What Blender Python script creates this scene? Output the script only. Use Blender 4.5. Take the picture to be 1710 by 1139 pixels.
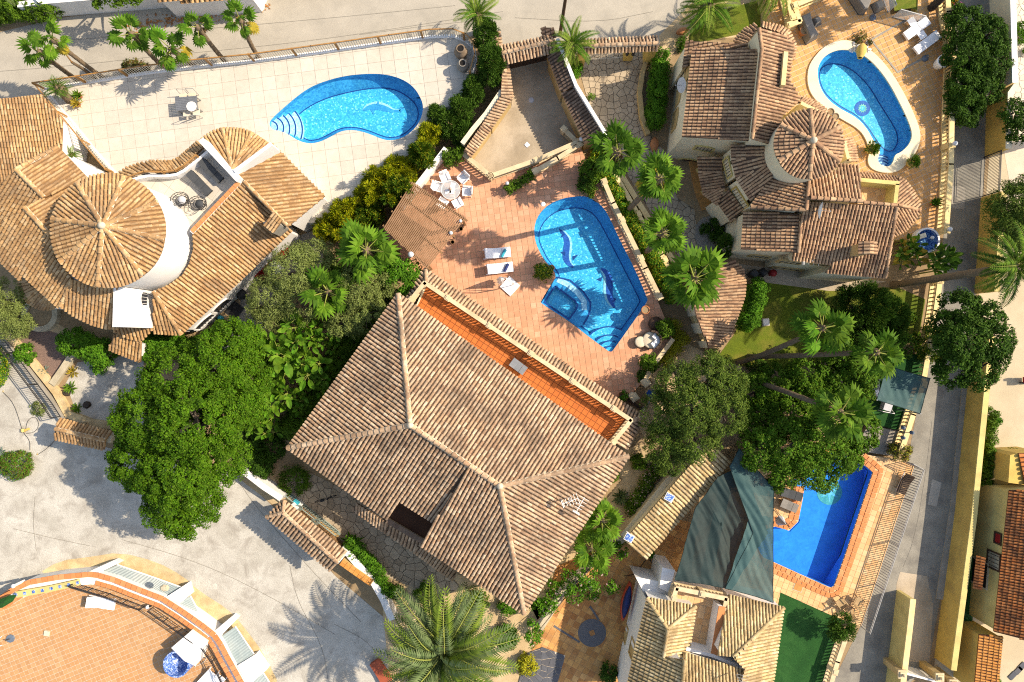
import bpy, math, random
import numpy as np
from mathutils import Vector, Matrix
from mathutils.geometry import tessellate_polygon, intersect_point_line
random.seed(7); rng = np.random.default_rng(7)
R = math.radians
scene = bpy.context.scene
for o in list(bpy.data.objects): bpy.data.objects.remove(o)
COL = scene.collection

# ---------------------------------------------------------------- camera, sky, sun, exposure
H = 47.5                       # drone height over the lowest ground, metres
S = 24.0                       # photograph pixels per metre at ground level
CX, CY = 855.0, 569.5
cam_d = bpy.data.cameras.new('drone_camera'); cam_d.sensor_width = 36; cam_d.lens = 36*H/(1710/S)
cam_d.clip_start = 0.5; cam_d.clip_end = 600
cam = bpy.data.objects.new('drone_camera', cam_d); cam.location = (0, 0, H); COL.objects.link(cam); scene.camera = cam

SUN_AZ, SUN_EL = R(13), R(41)  # direction towards the sun: azimuth from +X counter-clockwise
w = bpy.data.worlds.new('World'); scene.world = w; w.use_nodes = True
nt = w.node_tree; bg = nt.nodes['Background']
sky = nt.nodes.new('ShaderNodeTexSky'); sky.sky_type = 'NISHITA'; sky.sun_disc = False
sky.sun_elevation = SUN_EL; sky.sun_rotation = R(90) - SUN_AZ
nt.links.new(sky.outputs[0], bg.inputs[0]); bg.inputs[1].default_value = 0.15
sd = bpy.data.lights.new('sun', 'SUN'); sd.energy = 3.7; sd.angle = R(0.5); sd.color = (1.0, 0.95, 0.87)
so = bpy.data.objects.new('sun', sd); COL.objects.link(so)
sdir = Vector((math.cos(SUN_EL)*math.cos(SUN_AZ), math.cos(SUN_EL)*math.sin(SUN_AZ), math.sin(SUN_EL)))
so.rotation_euler = sdir.to_track_quat('Z', 'Y').to_euler()
so.location = sdir*200
vs = scene.view_settings; vs.view_transform = 'Standard'; vs.look = 'None'; vs.gamma = 1; vs.use_curve_mapping = False
vs.exposure = 1.0
vs.use_white_balance = True; vs.white_balance_temperature = 7900; vs.white_balance_tint = 12
scene.cycles.filter_width = 1.1; scene.cycles.use_denoising = False; scene.cycles.max_bounces = 6; scene.cycles.transparent_max_bounces = 12

# ---------------------------------------------------------------- placing: a photograph pixel seen at height z is this point of the place
def P(x, y, z=0.0):
    k = (H - z)/H/S
    return Vector(((x - CX)*k, (CY - y)*k, z))
def PL(pts, z=0.0): return [P(p[0], p[1], p[2] if len(p) > 2 else z) for p in pts]
def XY(pts, z=0.0): return [(v.x, v.y) for v in PL(pts, z)]
def U(px, z=0.0): return px/S*(H - z)/H          # pixels -> metres at height z

# ---------------------------------------------------------------- materials
MATS = {}
def _mat(name):
    m = bpy.data.materials.new(name); m.use_nodes = True
    m.node_tree.nodes.clear(); n = m.node_tree.nodes
    out = n.new('ShaderNodeOutputMaterial'); MATS[name] = m
    return m, n, m.node_tree.links, out
def _rgb(c): return (c[0], c[1], c[2], 1)
def _pr(n, l, out, rough, spec, metal=0):
    b = n.new('ShaderNodeBsdfPrincipled'); b.inputs['Roughness'].default_value = rough
    b.inputs['Specular IOR Level'].default_value = spec; b.inputs['Metallic'].default_value = metal
    l.new(b.outputs[0], out.inputs[0]); return b
def _noise(n, l, scale, detail=4, rough=.55, vec=None, dist=0):
    t = n.new('ShaderNodeTexNoise'); t.inputs['Scale'].default_value = scale; t.inputs['Detail'].default_value = detail
    t.inputs['Roughness'].default_value = rough; t.inputs['Distortion'].default_value = dist
    if vec is not None: l.new(vec, t.inputs['Vector'])
    return t
def _ramp(n, stops):
    r = n.new('ShaderNodeValToRGB'); e = r.color_ramp.elements
    while len(e) < len(stops): e.new(0.5)
    for i, (p, c) in enumerate(stops): e[i].position = p; e[i].color = _rgb(c)
    return r
def _mix(n, l, a, b, f, mode='MIX'):
    m = n.new('ShaderNodeMix'); m.data_type = 'RGBA'; m.blend_type = mode
    for s, v in ((m.inputs[0], f), (m.inputs[6], a), (m.inputs[7], b)):
        if hasattr(v, 'node'): l.new(v, s)
        elif isinstance(v, (int, float)): s.default_value = v
        else: s.default_value = _rgb(v)
    return m.outputs[2]
def _rand(n, l):
    g = n.new('ShaderNodeNewGeometry'); o = n.new('ShaderNodeObjectInfo')
    a = n.new('ShaderNodeMath'); a.operation = 'ADD'; l.new(g.outputs['Random Per Island'], a.inputs[0]); l.new(o.outputs['Random'], a.inputs[1])
    f = n.new('ShaderNodeMath'); f.operation = 'FRACT'; l.new(a.outputs[0], f.inputs[0])
    return f.outputs[0], g.outputs['Position']
def surf(name, c1, c2=None, scale=1.2, rough=.85, spec=.25, bump=0, bscale=25, stain=None, stain_scale=.35, stain_amt=.6, metal=0, lo=.35, hi=.65, fine=.12):
    """weathered plain surface: two colours mixed by noise, fine grain, optional stains"""
    m, n, l, out = _mat(name); b = _pr(n, l, out, rough, spec, metal)
    g = n.new('ShaderNodeNewGeometry'); pos = g.outputs['Position']
    c2 = c2 or tuple(x*.8 for x in c1)
    t = _noise(n, l, scale, 6, .6, pos); r = _ramp(n, [(lo, c1), (hi, c2)]); l.new(t.outputs[0], r.inputs[0])
    col = r.outputs[0]
    if fine:
        t2 = _noise(n, l, 22, 3, .6, pos); r2 = _ramp(n, [(.3, (1-fine*2,)*3), (.7, (1,)*3)]); l.new(t2.outputs[0], r2.inputs[0])
        col = _mix(n, l, col, r2.outputs[0], 1.0, 'MULTIPLY')
    if stain:
        t3 = _noise(n, l, stain_scale, 8, .68, pos, .6); r3 = _ramp(n, [(.48, (0, 0, 0)), (.68, (stain_amt,)*3)]); l.new(t3.outputs[0], r3.inputs[0])
        col = _mix(n, l, col, stain, r3.outputs[0])
    l.new(col, b.inputs['Base Color'])
    if bump:
        tb = _noise(n, l, bscale, 4, .6, pos); bp = n.new('ShaderNodeBump'); bp.inputs['Strength'].default_value = bump; bp.inputs['Distance'].default_value = .05
        l.new(tb.outputs[0], bp.inputs['Height']); l.new(bp.outputs[0], b.inputs['Normal'])
    return m
def piece(name, cols, rough=.8, spec=.2, dirt=None, dirt_scale=.5, dirt_amt=.6, grain=9, trans=0, gamt=.3, d0=.45, d1=.66):
    """pieces each of their own shade: roof tiles, paving, stones, leaves"""
    m, n, l, out = _mat(name); b = _pr(n, l, out, rough, spec)
    rnd, pos = _rand(n, l)
    r = _ramp(n, [(i/(len(cols)-1), c) for i, c in enumerate(cols)]); l.new(rnd, r.inputs[0]); col = r.outputs[0]
    t = _noise(n, l, grain, 4, .6, pos); rg = _ramp(n, [(.3, (1-gamt,)*3), (.62, (1.0,)*3)]); l.new(t.outputs[0], rg.inputs[0])
    col = _mix(n, l, col, rg.outputs[0], 1.0, 'MULTIPLY')
    if dirt:
        t3 = _noise(n, l, dirt_scale, 7, .7, pos, .4); r3 = _ramp(n, [(d0, (0, 0, 0)), (d1, (dirt_amt,)*3)]); l.new(t3.outputs[0], r3.inputs[0])
        col = _mix(n, l, col, dirt, r3.outputs[0])
    l.new(col, b.inputs['Base Color'])
    if trans:
        tr = n.new('ShaderNodeBsdfTranslucent'); l.new(col, tr.inputs[0]); mx = n.new('ShaderNodeMixShader'); mx.inputs[0].default_value = trans
        l.new(b.outputs[0], mx.inputs[1]); l.new(tr.outputs[0], mx.inputs[2]); l.new(mx.outputs[0], out.inputs[0])
    return m
def mosaic(name, cols, scale=9, patch=None):
    m, n, l, out = _mat(name); b = _pr(n, l, out, .4, .3)
    g = n.new('ShaderNodeNewGeometry')
    v = n.new('ShaderNodeTexVoronoi'); v.inputs['Scale'].default_value = scale; l.new(g.outputs['Position'], v.inputs['Vector'])
    sp = n.new('ShaderNodeSeparateColor'); l.new(v.outputs['Color'], sp.inputs[0])
    r = _ramp(n, cols); l.new(sp.outputs[0], r.inputs[0]); col = r.outputs[0]
    t = _noise(n, l, 1.1, 4, .6, g.outputs['Position']); rg = _ramp(n, [(.3, (.8,)*3), (.65, (1,)*3)]); l.new(t.outputs[0], rg.inputs[0])
    col = _mix(n, l, col, rg.outputs[0], 1, 'MULTIPLY')
    l.new(col, b.inputs['Base Color']); return m
def water(name, tint, gloss=.02):
    m, n, l, out = _mat(name)
    t = n.new('ShaderNodeBsdfTransparent'); t.inputs[0].default_value = _rgb(tint)
    gl = n.new('ShaderNodeBsdfGlossy'); gl.inputs['Roughness'].default_value = .06
    lw = n.new('ShaderNodeLayerWeight'); lw.inputs[0].default_value = .12
    g = n.new('ShaderNodeNewGeometry'); nz = _noise(n, l, 5, 3, .5, g.outputs['Position']); bp = n.new('ShaderNodeBump'); bp.inputs['Strength'].default_value = .35; bp.inputs['Distance'].default_value = .05
    l.new(nz.outputs[0], bp.inputs['Height']); l.new(bp.outputs[0], gl.inputs['Normal'])
    mp = n.new('ShaderNodeMath'); mp.operation = 'MULTIPLY'; l.new(lw.outputs['Fresnel'], mp.inputs[0]); mp.inputs[1].default_value = .7
    mx = n.new('ShaderNodeMixShader'); l.new(mp.outputs[0], mx.inputs[0]); l.new(t.outputs[0], mx.inputs[1]); l.new(gl.outputs[0], mx.inputs[2]); l.new(mx.outputs[0], out.inputs[0])
    return m
def netting(name, c1, c2, alpha):
    m, n, l, out = _mat(name); b = _pr(n, l, out, .7, .2); g = n.new('ShaderNodeNewGeometry')
    t = _noise(n, l, 1.0, 5, .6, g.outputs['Position']); r = _ramp(n, [(.35, c1), (.65, c2)]); l.new(t.outputs[0], r.inputs[0]); l.new(r.outputs[0], b.inputs['Base Color'])
    tp = n.new('ShaderNodeBsdfTransparent'); mx = n.new('ShaderNodeMixShader'); mx.inputs[0].default_value = alpha
    l.new(tp.outputs[0], mx.inputs[1]); l.new(b.outputs[0], mx.inputs[2]); l.new(mx.outputs[0], out.inputs[0]); return m

# ---------------------------------------------------------------- objects
WORLD = {}                                          # object name -> where its own origin stands
def link(name, me, parent=None, at=(0, 0, 0)):
    o = bpy.data.objects.new(name, me); COL.objects.link(o)
    at = Vector(at)
    if parent is not None:
        o.parent = parent; o.location = at - WORLD[parent.name]
    else: o.location = at
    WORLD[o.name] = at
    return o
def T(name, label, cat, at, group=None):
    o = link(name, None, None, at); o.empty_display_size = .3
    o['label'] = label; o['category'] = cat
    if group: o['group'] = group
    return o
def tag(o, label, cat, group=None):
    o['label'] = label; o['category'] = cat
    if group: o['group'] = group
    return o
def struct(o): o['kind'] = 'structure'; return o
def stuff(o): o['kind'] = 'stuff'; return o

class MB:
    """collects faces and links them as ONE mesh"""
    def __init__(s): s.v = []; s.f = []; s.m = []; s.sm = []
    def face(s, pts, m=0, smooth=False):
        b = len(s.v); s.v.extend([tuple(p) for p in pts]); s.f.append(tuple(range(b, b+len(pts)))); s.m.append(m); s.sm.append(smooth)
    def add(s, V, F, m=0, smooth=False):
        b = len(s.v); s.v.extend([tuple(p) for p in V]); s.f.extend([tuple(i+b for i in f) for f in F]); s.m.extend([m]*len(F)); s.sm.extend([smooth]*len(F))
    def box(s, c, d, rz=0, m=0, tilt=None):
        hx, hy, hz = d[0]/2, d[1]/2, d[2]/2
        M_ = Matrix.Rotation(rz, 3, 'Z')
        if tilt: M_ = M_ @ Matrix.Rotation(tilt, 3, 'Y')
        V = [Vector(c) + M_ @ Vector((x*hx, y*hy, z*hz)) for z in (-1, 1) for y in (-1, 1) for x in (-1, 1)]
        s.add(V, [(0, 2, 3, 1), (4, 5, 7, 6), (0, 1, 5, 4), (2, 6, 7, 3), (0, 4, 6, 2), (1, 3, 7, 5)], m)
    def cyl(s, a, b, ra, rb=None, n=8, m=0, caps=True, smooth=True):
        a = Vector(a); b = Vector(b); rb = ra if rb is None else rb
        d = (b-a); q = d.to_track_quat('Z', 'Y') if d.length > 1e-6 else Matrix.Identity(3).to_quaternion()
        V = []
        for c, r in ((a, ra), (b, rb)):
            for i in range(n): V.append(c + q @ Vector((r*math.cos(2*math.pi*i/n), r*math.sin(2*math.pi*i/n), 0)))
        s.add(V, [(i, (i+1) % n, n+(i+1) % n, n+i) for i in range(n)], m, smooth)
        if caps: s.face(V[n:], m); s.face(V[:n][::-1], m)
    def tube(s, pts, r, n=6, m=0):
        for i in range(len(pts)-1): s.cyl(pts[i], pts[i+1], r if not isinstance(r, list) else r[i], r if not isinstance(r, list) else r[i+1], n, m)
    def lathe(s, c, prof, n=12, m=0, smooth=True, cap=True):
        c = Vector(c); V = []
        for r, z in prof:
            for i in range(n): V.append(c + Vector((r*math.cos(2*math.pi*i/n), r*math.sin(2*math.pi*i/n), z)))
        F = []
        for k in range(len(prof)-1):
            for i in range(n): F.append((k*n+i, k*n+(i+1) % n, (k+1)*n+(i+1) % n, (k+1)*n+i))
        s.add(V, F, m, smooth)
        if cap and prof[-1][0] > 1e-3: s.face(V[-n:], m)
    def ball(s, c, r, m=0, n=10, sz=1): s.lathe(c, [(max(.001, r*math.sin(math.pi*k/6)), -r*sz*math.cos(math.pi*k/6)) for k in range(7)], n, m)
    def poly(s, xy, z, m=0, holes=()):
        loops = [[Vector((p[0], p[1], 0)) for p in L] for L in [xy]+list(holes)]
        tri = tessellate_polygon(loops); flat = [p for L in loops for p in L]
        b = len(s.v); s.v.extend([(p.x, p.y, z) for p in flat])
        for t in tri:
            a, c, d = (flat[i] for i in t)
            if (c-a).cross(d-a).z < 0: t = t[::-1]
            s.f.append(tuple(i+b for i in t)); s.m.append(m); s.sm.append(False)
    def prism(s, xy, z0, z1, m=0, ms=None, holes=(), top=True):
        if top: s.poly(xy, z1, m, holes)
        ms = m if ms is None else ms
        for L in [xy]+list(holes):
            n = len(L)
            for i in range(n):
                a, b = L[i], L[(i+1) % n]
                s.face([(a[0], a[1], z0), (b[0], b[1], z0), (b[0], b[1], z1), (a[0], a[1], z1)], ms)
    def build(s, name, mats, parent=None, at=(0, 0, 0), local=False):
        me = bpy.data.meshes.new(name); V = s.v
        if not local and parent is None and Vector(at).length: V = [tuple(Vector(p)-Vector(at)) for p in V]
        me.from_pydata(V, [], s.f)
        mats = mats if isinstance(mats, (list, tuple)) else [mats]
        for m in mats: me.materials.append(MATS[m])
        me.polygons.foreach_set('material_index', s.m); me.polygons.foreach_set('use_smooth', s.sm); me.update()
        return link(name, me, parent, at)
def mesh_only(mb, name, mats):
    me = bpy.data.meshes.new(name); me.from_pydata(mb.v, [], mb.f)
    for m in (mats if isinstance(mats, (list, tuple)) else [mats]): me.materials.append(MATS[m])
    me.polygons.foreach_set('material_index', mb.m); me.polygons.foreach_set('use_smooth', mb.sm); me.update(); return me
def inst(name, me, parent, mtx):
    """another part sharing a mesh; mtx is in the place's own axes"""
    o = bpy.data.objects.new(name, me); COL.objects.link(o); o.parent = parent
    o.matrix_local = Matrix.Translation(-WORLD[parent.name]) @ mtx
    return o
def copy_thing(o, at, rz, label, kids):
    c = o.copy(); COL.objects.link(c); c.location = at; c.rotation_euler = (0, 0, rz); c['label'] = label
    for k in kids:
        d = k[0].copy(); COL.objects.link(d); d.parent = c
        for g in k[1]:
            e = g.copy(); COL.objects.link(e); e.parent = d
    return c

# ---------------------------------------------------------------- plane geometry
def area2(p): return sum(p[i][0]*p[(i+1) % len(p)][1]-p[(i+1) % len(p)][0]*p[i][1] for i in range(len(p)))/2
def ccw(p): return list(p) if area2(p) > 0 else list(p)[::-1]
def inside(pt, poly):
    x, y = pt; c = False; n = len(poly)
    for i in range(n):
        x1, y1 = poly[i][0], poly[i][1]; x2, y2 = poly[i-1][0], poly[i-1][1]
        if (y1 > y) != (y2 > y) and x < (x2-x1)*(y-y1)/(y2-y1)+x1: c = not c
    return c
def clip(sub, conv):
    conv = ccw(conv); out = list(sub); n = len(conv)
    for i in range(n):
        ax, ay = conv[i]; bx, by = conv[(i+1) % n]; ex, ey = bx-ax, by-ay
        inp, out = out, []
        for j in range(len(inp)):
            p, q = inp[j-1], inp[j]
            dp = ex*(p[1]-ay)-ey*(p[0]-ax); dq = ex*(q[1]-ay)-ey*(q[0]-ax)
            if (dp >= 0) != (dq >= 0):
                t = dp/(dp-dq); out.append((p[0]+t*(q[0]-p[0]), p[1]+t*(q[1]-p[1])))
            if dq >= 0: out.append(q)
        if not out: return []
    return out
def offset(poly, d):
    """closed polygon moved inwards by d"""
    p = ccw(poly); n = len(p); out = []
    for i in range(n):
        a, b, c = Vector(p[i-1][:2]), Vector(p[i][:2]), Vector(p[(i+1) % n][:2])
        e1 = (b-a).normalized(); e2 = (c-b).normalized(); n1 = Vector((-e1.y, e1.x)); n2 = Vector((-e2.y, e2.x))
        m = n1+n2; m = m/max(m.dot(n1), .45) if m.length > 1e-4 else n1
        out.append(tuple(b+m*d))
    return out
def ribbon(pts, w, closed=False, side=0):
    """both sides of a line of width w (side -1/1: the line is one edge)"""
    n = len(pts); L = []; Rr = []
    for i in range(n):
        b = Vector(pts[i][:2]); a = Vector(pts[i-1][:2]) if (i or closed) else None; c = Vector(pts[(i+1) % n][:2]) if (i < n-1 or closed) else None
        e1 = (b-a).normalized() if a is not None else (c-b).normalized(); e2 = (c-b).normalized() if c is not None else e1
        n1 = Vector((-e1.y, e1.x)); n2 = Vector((-e2.y, e2.x)); m = n1+n2; m = m/max(m.dot(n1), .5) if m.length > 1e-4 else n1
        L.append(tuple(b+m*(w/2*(1+side)))); Rr.append(tuple(b-m*(w/2*(1-side))))
    return L, Rr
def walk(pts, step, closed=False):
    """points every step along a 3-D line with its direction"""
    P_ = [Vector(p) for p in pts]+([Vector(pts[0])] if closed else [])
    tot = sum((P_[i+1]-P_[i]).length for i in range(len(P_)-1)); n = max(1, round(tot/step)); out = []
    i = 0; acc = 0
    for k in range(n+1):
        d = tot*k/n
        while i < len(P_)-2 and acc+(P_[i+1]-P_[i]).length < d: acc += (P_[i+1]-P_[i]).length; i += 1
        e = P_[i+1]-P_[i]; out.append((P_[i]+e*((d-acc)/max(e.length, 1e-6)), e.normalized()))
    return out[:-1] if closed else out
def smooth_loop(pts, it=2, closed=True):
    p = [Vector(q) for q in pts]
    for _ in range(it):
        q = []; n = len(p)
        for i in range(n if closed else n-1):
            a, b = p[i], p[(i+1) % n]; q += [a*.75+b*.25, a*.25+b*.75]
        if not closed: q = [p[0]]+q+[p[-1]]
        p = q
    return [tuple(v) for v in p]
# ---------------------------------------------------------------- materials of the place
surf('soil', (.36, .26, .15), (.28, .19, .10), .8, bump=.5, stain=(.20, .13, .07), stain_scale=.5)
surf('pale_earth', (.58, .45, .27), (.46, .33, .18), .9, bump=.4, stain=(.33, .22, .11), stain_scale=.6, stain_amt=.5)
surf('road_top', (.42, .385, .32), (.36, .33, .275), .5, bump=.3, stain=(.27, .25, .21), stain_scale=.6, stain_amt=.6)
surf('road_side', (.30, .28, .235), (.23, .215, .18), .8, bump=.4, stain=(.14, .13, .115), stain_scale=.8, stain_amt=.8, fine=.18)
surf('concrete_pale', (.58, .555, .49), (.44, .415, .355), .5, bump=.4, stain=(.24, .215, .18), stain_scale=.9, stain_amt=.75, fine=.22, bscale=9)
surf('concrete_court', (.47, .39, .29), (.38, .31, .22), .6, bump=.3, stain=(.24, .19, .13), stain_scale=.6, stain_amt=.7)
surf('concrete_lot', (.52, .44, .30), (.45, .37, .25), .4, bump=.3, stain=(.36, .29, .19), stain_scale=.5, stain_amt=.5)
surf('lime_crust', (.66, .52, .30), (.52, .38, .19), 1.4, bump=.6, stain=(.33, .24, .14), stain_scale=.9)
surf('joint_dark', (.14, .11, .08), (.10, .08, .06)); surf('joint_pale', (.62, .53, .41), (.54, .46, .36)); surf('joint_beige', (.44, .40, .335), (.40, .36, .30)); surf('joint_deep', (.24, .075, .025), (.20, .06, .02))
surf('joint_orange', (.50, .34, .20), (.45, .30, .18))
surf('white_paint', (.76, .75, .73), (.70, .69, .67), .7, rough=.7, fine=.05, stain=(.62, .60, .55), stain_scale=.4, stain_amt=.35)
surf('cream_paint', (.72, .65, .48), (.66, .58, .42), .6, fine=.06, stain=(.55, .46, .30), stain_amt=.4)
surf('yellow_paint', (.60, .42, .12), (.52, .35, .09), .9, fine=.12, stain=(.30, .21, .08), stain_scale=.9, stain_amt=.6)
surf('yellow_pale', (.64, .52, .21), (.56, .45, .17), .9, fine=.12, stain=(.34, .26, .11), stain_scale=.9, stain_amt=.55)
surf('stone_rail', (.66, .53, .34), (.56, .43, .26), 2.0, fine=.1, stain=(.36, .27, .16), stain_scale=.9, stain_amt=.5)
surf('stone_rail_yellow', (.74, .60, .32), (.66, .50, .24), 2.0, fine=.08, stain=(.45, .33, .14), stain_scale=.9, stain_amt=.4)
surf('stone_curb', (.55, .48, .34), (.43, .37, .26), 1.5, bump=.5, stain=(.30, .25, .17)); surf('stone_grey', (.36, .33, .28), (.27, .25, .21), 1.5, bump=.4)
surf('plaster_ochre', (.58, .42, .20), (.48, .33, .14), .8, stain=(.30, .20, .09), stain_scale=.6, stain_amt=.6)
surf('wood_brown', (.27, .155, .075), (.19, .105, .05), 3, rough=.7); surf('wood_rail', (.40, .21, .07), (.30, .15, .05), 3, rough=.6)
surf('wood_dark', (.075, .04, .025), (.05, .028, .018), 3, rough=.6); surf('wood_teak', (.42, .29, .15), (.33, .22, .11), 4, rough=.7)
surf('wood_pergola', (.33, .19, .105), (.24, .135, .07), 2.5, rough=.75)
surf('black_metal', (.02, .02, .022), (.03, .03, .03), 3, rough=.5); surf('grey_metal', (.32, .33, .34), (.26, .27, .28), 3, rough=.4, metal=.6); surf('green_metal', (.20, .27, .24), (.26, .31, .28), 3, rough=.5)
surf('white_metal', (.74, .73, .70), (.68, .67, .64), 3, rough=.5, fine=.03); surf('steel_bar', (.36, .36, .34), (.28, .28, .27), 3, rough=.45)
surf('bar_cream', (.64, .58, .47), (.58, .52, .42), 3, rough=.6)
surf('white_plastic', (.82, .82, .82), (.78, .78, .78), 2, rough=.45, fine=.03); surf('white_cloth', (.80, .80, .80), (.74, .74, .76), 2, rough=.9, fine=.04)
surf('grey_cloth', (.22, .205, .185), (.17, .16, .145), 2, rough=.9); surf('charcoal_cloth', (.045, .05, .055), (.06, .065, .07), 2, rough=.8); surf('pale_grey', (.52, .53, .56), (.45, .46, .49), 2)
surf('lounger_grey', (.20, .22, .25), (.16, .18, .21), 2); surf('cream_cloth', (.66, .58, .44), (.60, .52, .39), 2, rough=.9); surf('rattan', (.05, .03, .02), (.08, .05, .03), 6, rough=.7)
surf('red_paint', (.36, .02, .02), (.26, .015, .015), 2, rough=.5); surf('red_plastic', (.45, .06, .03), (.40, .05, .02), 2, rough=.4); surf('navy', (.015, .025, .10), (.02, .04, .16), 4, rough=.6)
surf('turquoise', (.02, .36, .46), (.02, .28, .38), 3, rough=.8); surf('blue_cloth', (.015, .10, .36), (.015, .08, .30), 3, rough=.7); surf('blue_float', (.02, .28, .70), (.02, .22, .60), 3, rough=.3, spec=.5)
surf('blue_grey', (.13, .17, .22), (.10, .13, .18), 4, rough=.6); surf('glass_ball', (.60, .63, .66), (.55, .58, .62), 3, rough=.2, spec=.5); surf('dark_glass', (.03, .035, .04), (.05, .05, .06), 3, rough=.15, spec=.5)
surf('terracotta', (.46, .19, .08), (.38, .15, .06), 3, rough=.8); surf('jar_brown', (.17, .125, .085), (.23, .17, .12), 3, rough=.7); surf('jar_grey', (.28, .255, .22), (.22, .20, .17), 3, rough=.8); surf('hole_dark', (.012, .01, .008), (.015, .012, .01))
surf('corrugated', (.27, .33, .34), (.22, .28, .29), 1, rough=.5, stain=(.36, .38, .36)); surf('pebble_grey', (.10, .10, .11), (.16, .16, .17), 25, rough=.8, bump=.6, bscale=60)
surf('pink_gravel', (.30, .20, .16), (.22, .145, .115), 14, bump=.8, bscale=40, fine=.25); surf('white_gravel', (.40, .36, .30), (.28, .25, .21), 14, bump=.8, bscale=40, fine=.25)
surf('lawn', (.15, .20, .012), (.10, .155, .010), .6, bump=.8, bscale=50, stain=(.24, .19, .04), stain_scale=.4, stain_amt=.7, fine=.25)
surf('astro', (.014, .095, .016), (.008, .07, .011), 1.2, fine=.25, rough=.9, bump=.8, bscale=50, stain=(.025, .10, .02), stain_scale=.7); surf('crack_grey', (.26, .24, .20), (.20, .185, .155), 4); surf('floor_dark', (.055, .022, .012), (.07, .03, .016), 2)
surf('bark_grey', (.12, .095, .07), (.07, .055, .04), 6, bump=.8, bscale=20); surf('bark_palm', (.20, .145, .09), (.12, .085, .055), 9, bump=.8, bscale=14); surf('bark_dark', (.06, .045, .035), (.035, .026, .02), 6, bump=.8, bscale=16)
surf('petiole', (.26, .30, .06), (.20, .22, .05), 4)
# roofs: gap colour and tile colours of each house
piece('tile_main', [(.33, .20, .12), (.46, .30, .18), (.53, .37, .24), (.40, .26, .16), (.60, .45, .31), (.47, .29, .17)], dirt=(.12, .085, .06), dirt_scale=.55, dirt_amt=.7, d0=.43, d1=.63, gamt=.4)
piece('tile_gold', [(.36, .20, .085), (.47, .28, .125), (.54, .345, .17), (.42, .245, .105), (.58, .41, .23), (.50, .28, .12)], dirt=(.17, .105, .06), dirt_scale=.6, dirt_amt=.7, d0=.42, d1=.62, gamt=.4)
piece('tile_rose', [(.30, .17, .10), (.42, .25, .14), (.52, .33, .19), (.37, .215, .125), (.56, .38, .23)], dirt=(.085, .055, .04), dirt_scale=.6, dirt_amt=.75)
piece('tile_cream', [(.48, .345, .16), (.58, .43, .22), (.64, .50, .28), (.52, .38, .19), (.68, .55, .34)], dirt=(.17, .115, .06), dirt_scale=.7, dirt_amt=.7, d0=.42, d1=.6)
piece('tile_red', [(.44, .13, .035), (.56, .19, .055), (.60, .23, .08), (.48, .155, .045)], dirt=(.07, .04, .025), dirt_scale=.6, dirt_amt=.85, d0=.45, d1=.6)
piece('tile_amber', [(.54, .22, .05), (.62, .28, .08), (.58, .25, .06)], dirt=(.30, .16, .07), dirt_amt=.3)
piece('tile_dark', [(.13, .085, .06), (.19, .125, .09), (.25, .17, .12), (.16, .105, .075)], dirt=(.05, .038, .03), dirt_scale=.6, dirt_amt=.6)
surf('gap_main', (.13, .08, .05), (.09, .058, .038), 1.5); surf('gap_gold', (.26, .14, .06), (.20, .11, .05), 1.5); surf('gap_rose', (.12, .07, .045), (.08, .05, .035), 1.5)
surf('gap_cream', (.27, .19, .09), (.20, .14, .07), 1.5); surf('gap_red', (.16, .055, .025), (.09, .035, .02), 1.5); surf('mortar', (.58, .50, .38), (.48, .41, .31), 3)
# paving
piece('pave_beige', [(.50, .46, .39), (.53, .49, .42), (.485, .445, .38), (.55, .51, .44)], gamt=.1, grain=3, rough=.6, dirt=(.43, .375, .30), dirt_scale=.6, dirt_amt=.4)
piece('pave_salmon', [(.53, .25, .145), (.58, .29, .175), (.61, .325, .20), (.55, .265, .155), (.65, .37, .24)], gamt=.14, grain=4, dirt=(.44, .20, .11), dirt_scale=.5, dirt_amt=.5)
piece('pave_orange', [(.40, .215, .098), (.45, .25, .118), (.42, .23, .105), (.48, .28, .14)], gamt=.14, grain=4, dirt=(.46, .21, .075), dirt_scale=.4, dirt_amt=.4)
piece('pave_villa', [(.52, .27, .095), (.57, .31, .12), (.60, .34, .14), (.54, .285, .105)], gamt=.14, grain=4, dirt=(.44, .23, .09), dirt_scale=.4, dirt_amt=.5)
piece('pave_deep', [(.40, .11, .028), (.46, .135, .036), (.43, .12, .03)], gamt=.12, grain=4, dirt=(.40, .115, .03), dirt_amt=.4)
piece('pave_brown', [(.44, .20, .06), (.60, .32, .11), (.54, .27, .09), (.36, .15, .05), (.62, .36, .14)], gamt=.2, grain=4, dirt=(.24, .11, .045), dirt_scale=.6, dirt_amt=.5)
piece('pave_peach', [(.60, .34, .155), (.64, .40, .20), (.66, .43, .23), (.58, .32, .14)], gamt=.14, grain=4); piece('cope_orange', [(.50, .185, .065), (.56, .22, .085), (.53, .20, .075), (.60, .27, .12)], gamt=.15, grain=4)
piece('pave_red', [(.30, .07, .035), (.33, .08, .04)], gamt=.1); piece('pave_pool4', [(.60, .34, .19), (.66, .42, .26), (.56, .27, .13)], gamt=.12, grain=4)
piece('flag_tan', [(.30, .235, .16), (.40, .32, .225), (.47, .385, .275), (.35, .28, .20)], gamt=.25, grain=5, dirt=(.22, .165, .11), dirt_amt=.4)
piece('flag_court', [(.36, .29, .20), (.43, .35, .25), (.40, .32, .225), (.33, .26, .18)], gamt=.2, grain=5, dirt=(.24, .19, .13), dirt_amt=.5)
piece('flag_slate', [(.07, .075, .09), (.11, .115, .13), (.09, .09, .10)], gamt=.2, grain=5); piece('flag_pale', [(.50, .46, .38), (.57, .53, .45), (.46, .42, .35)], gamt=.2, grain=5)
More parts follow.
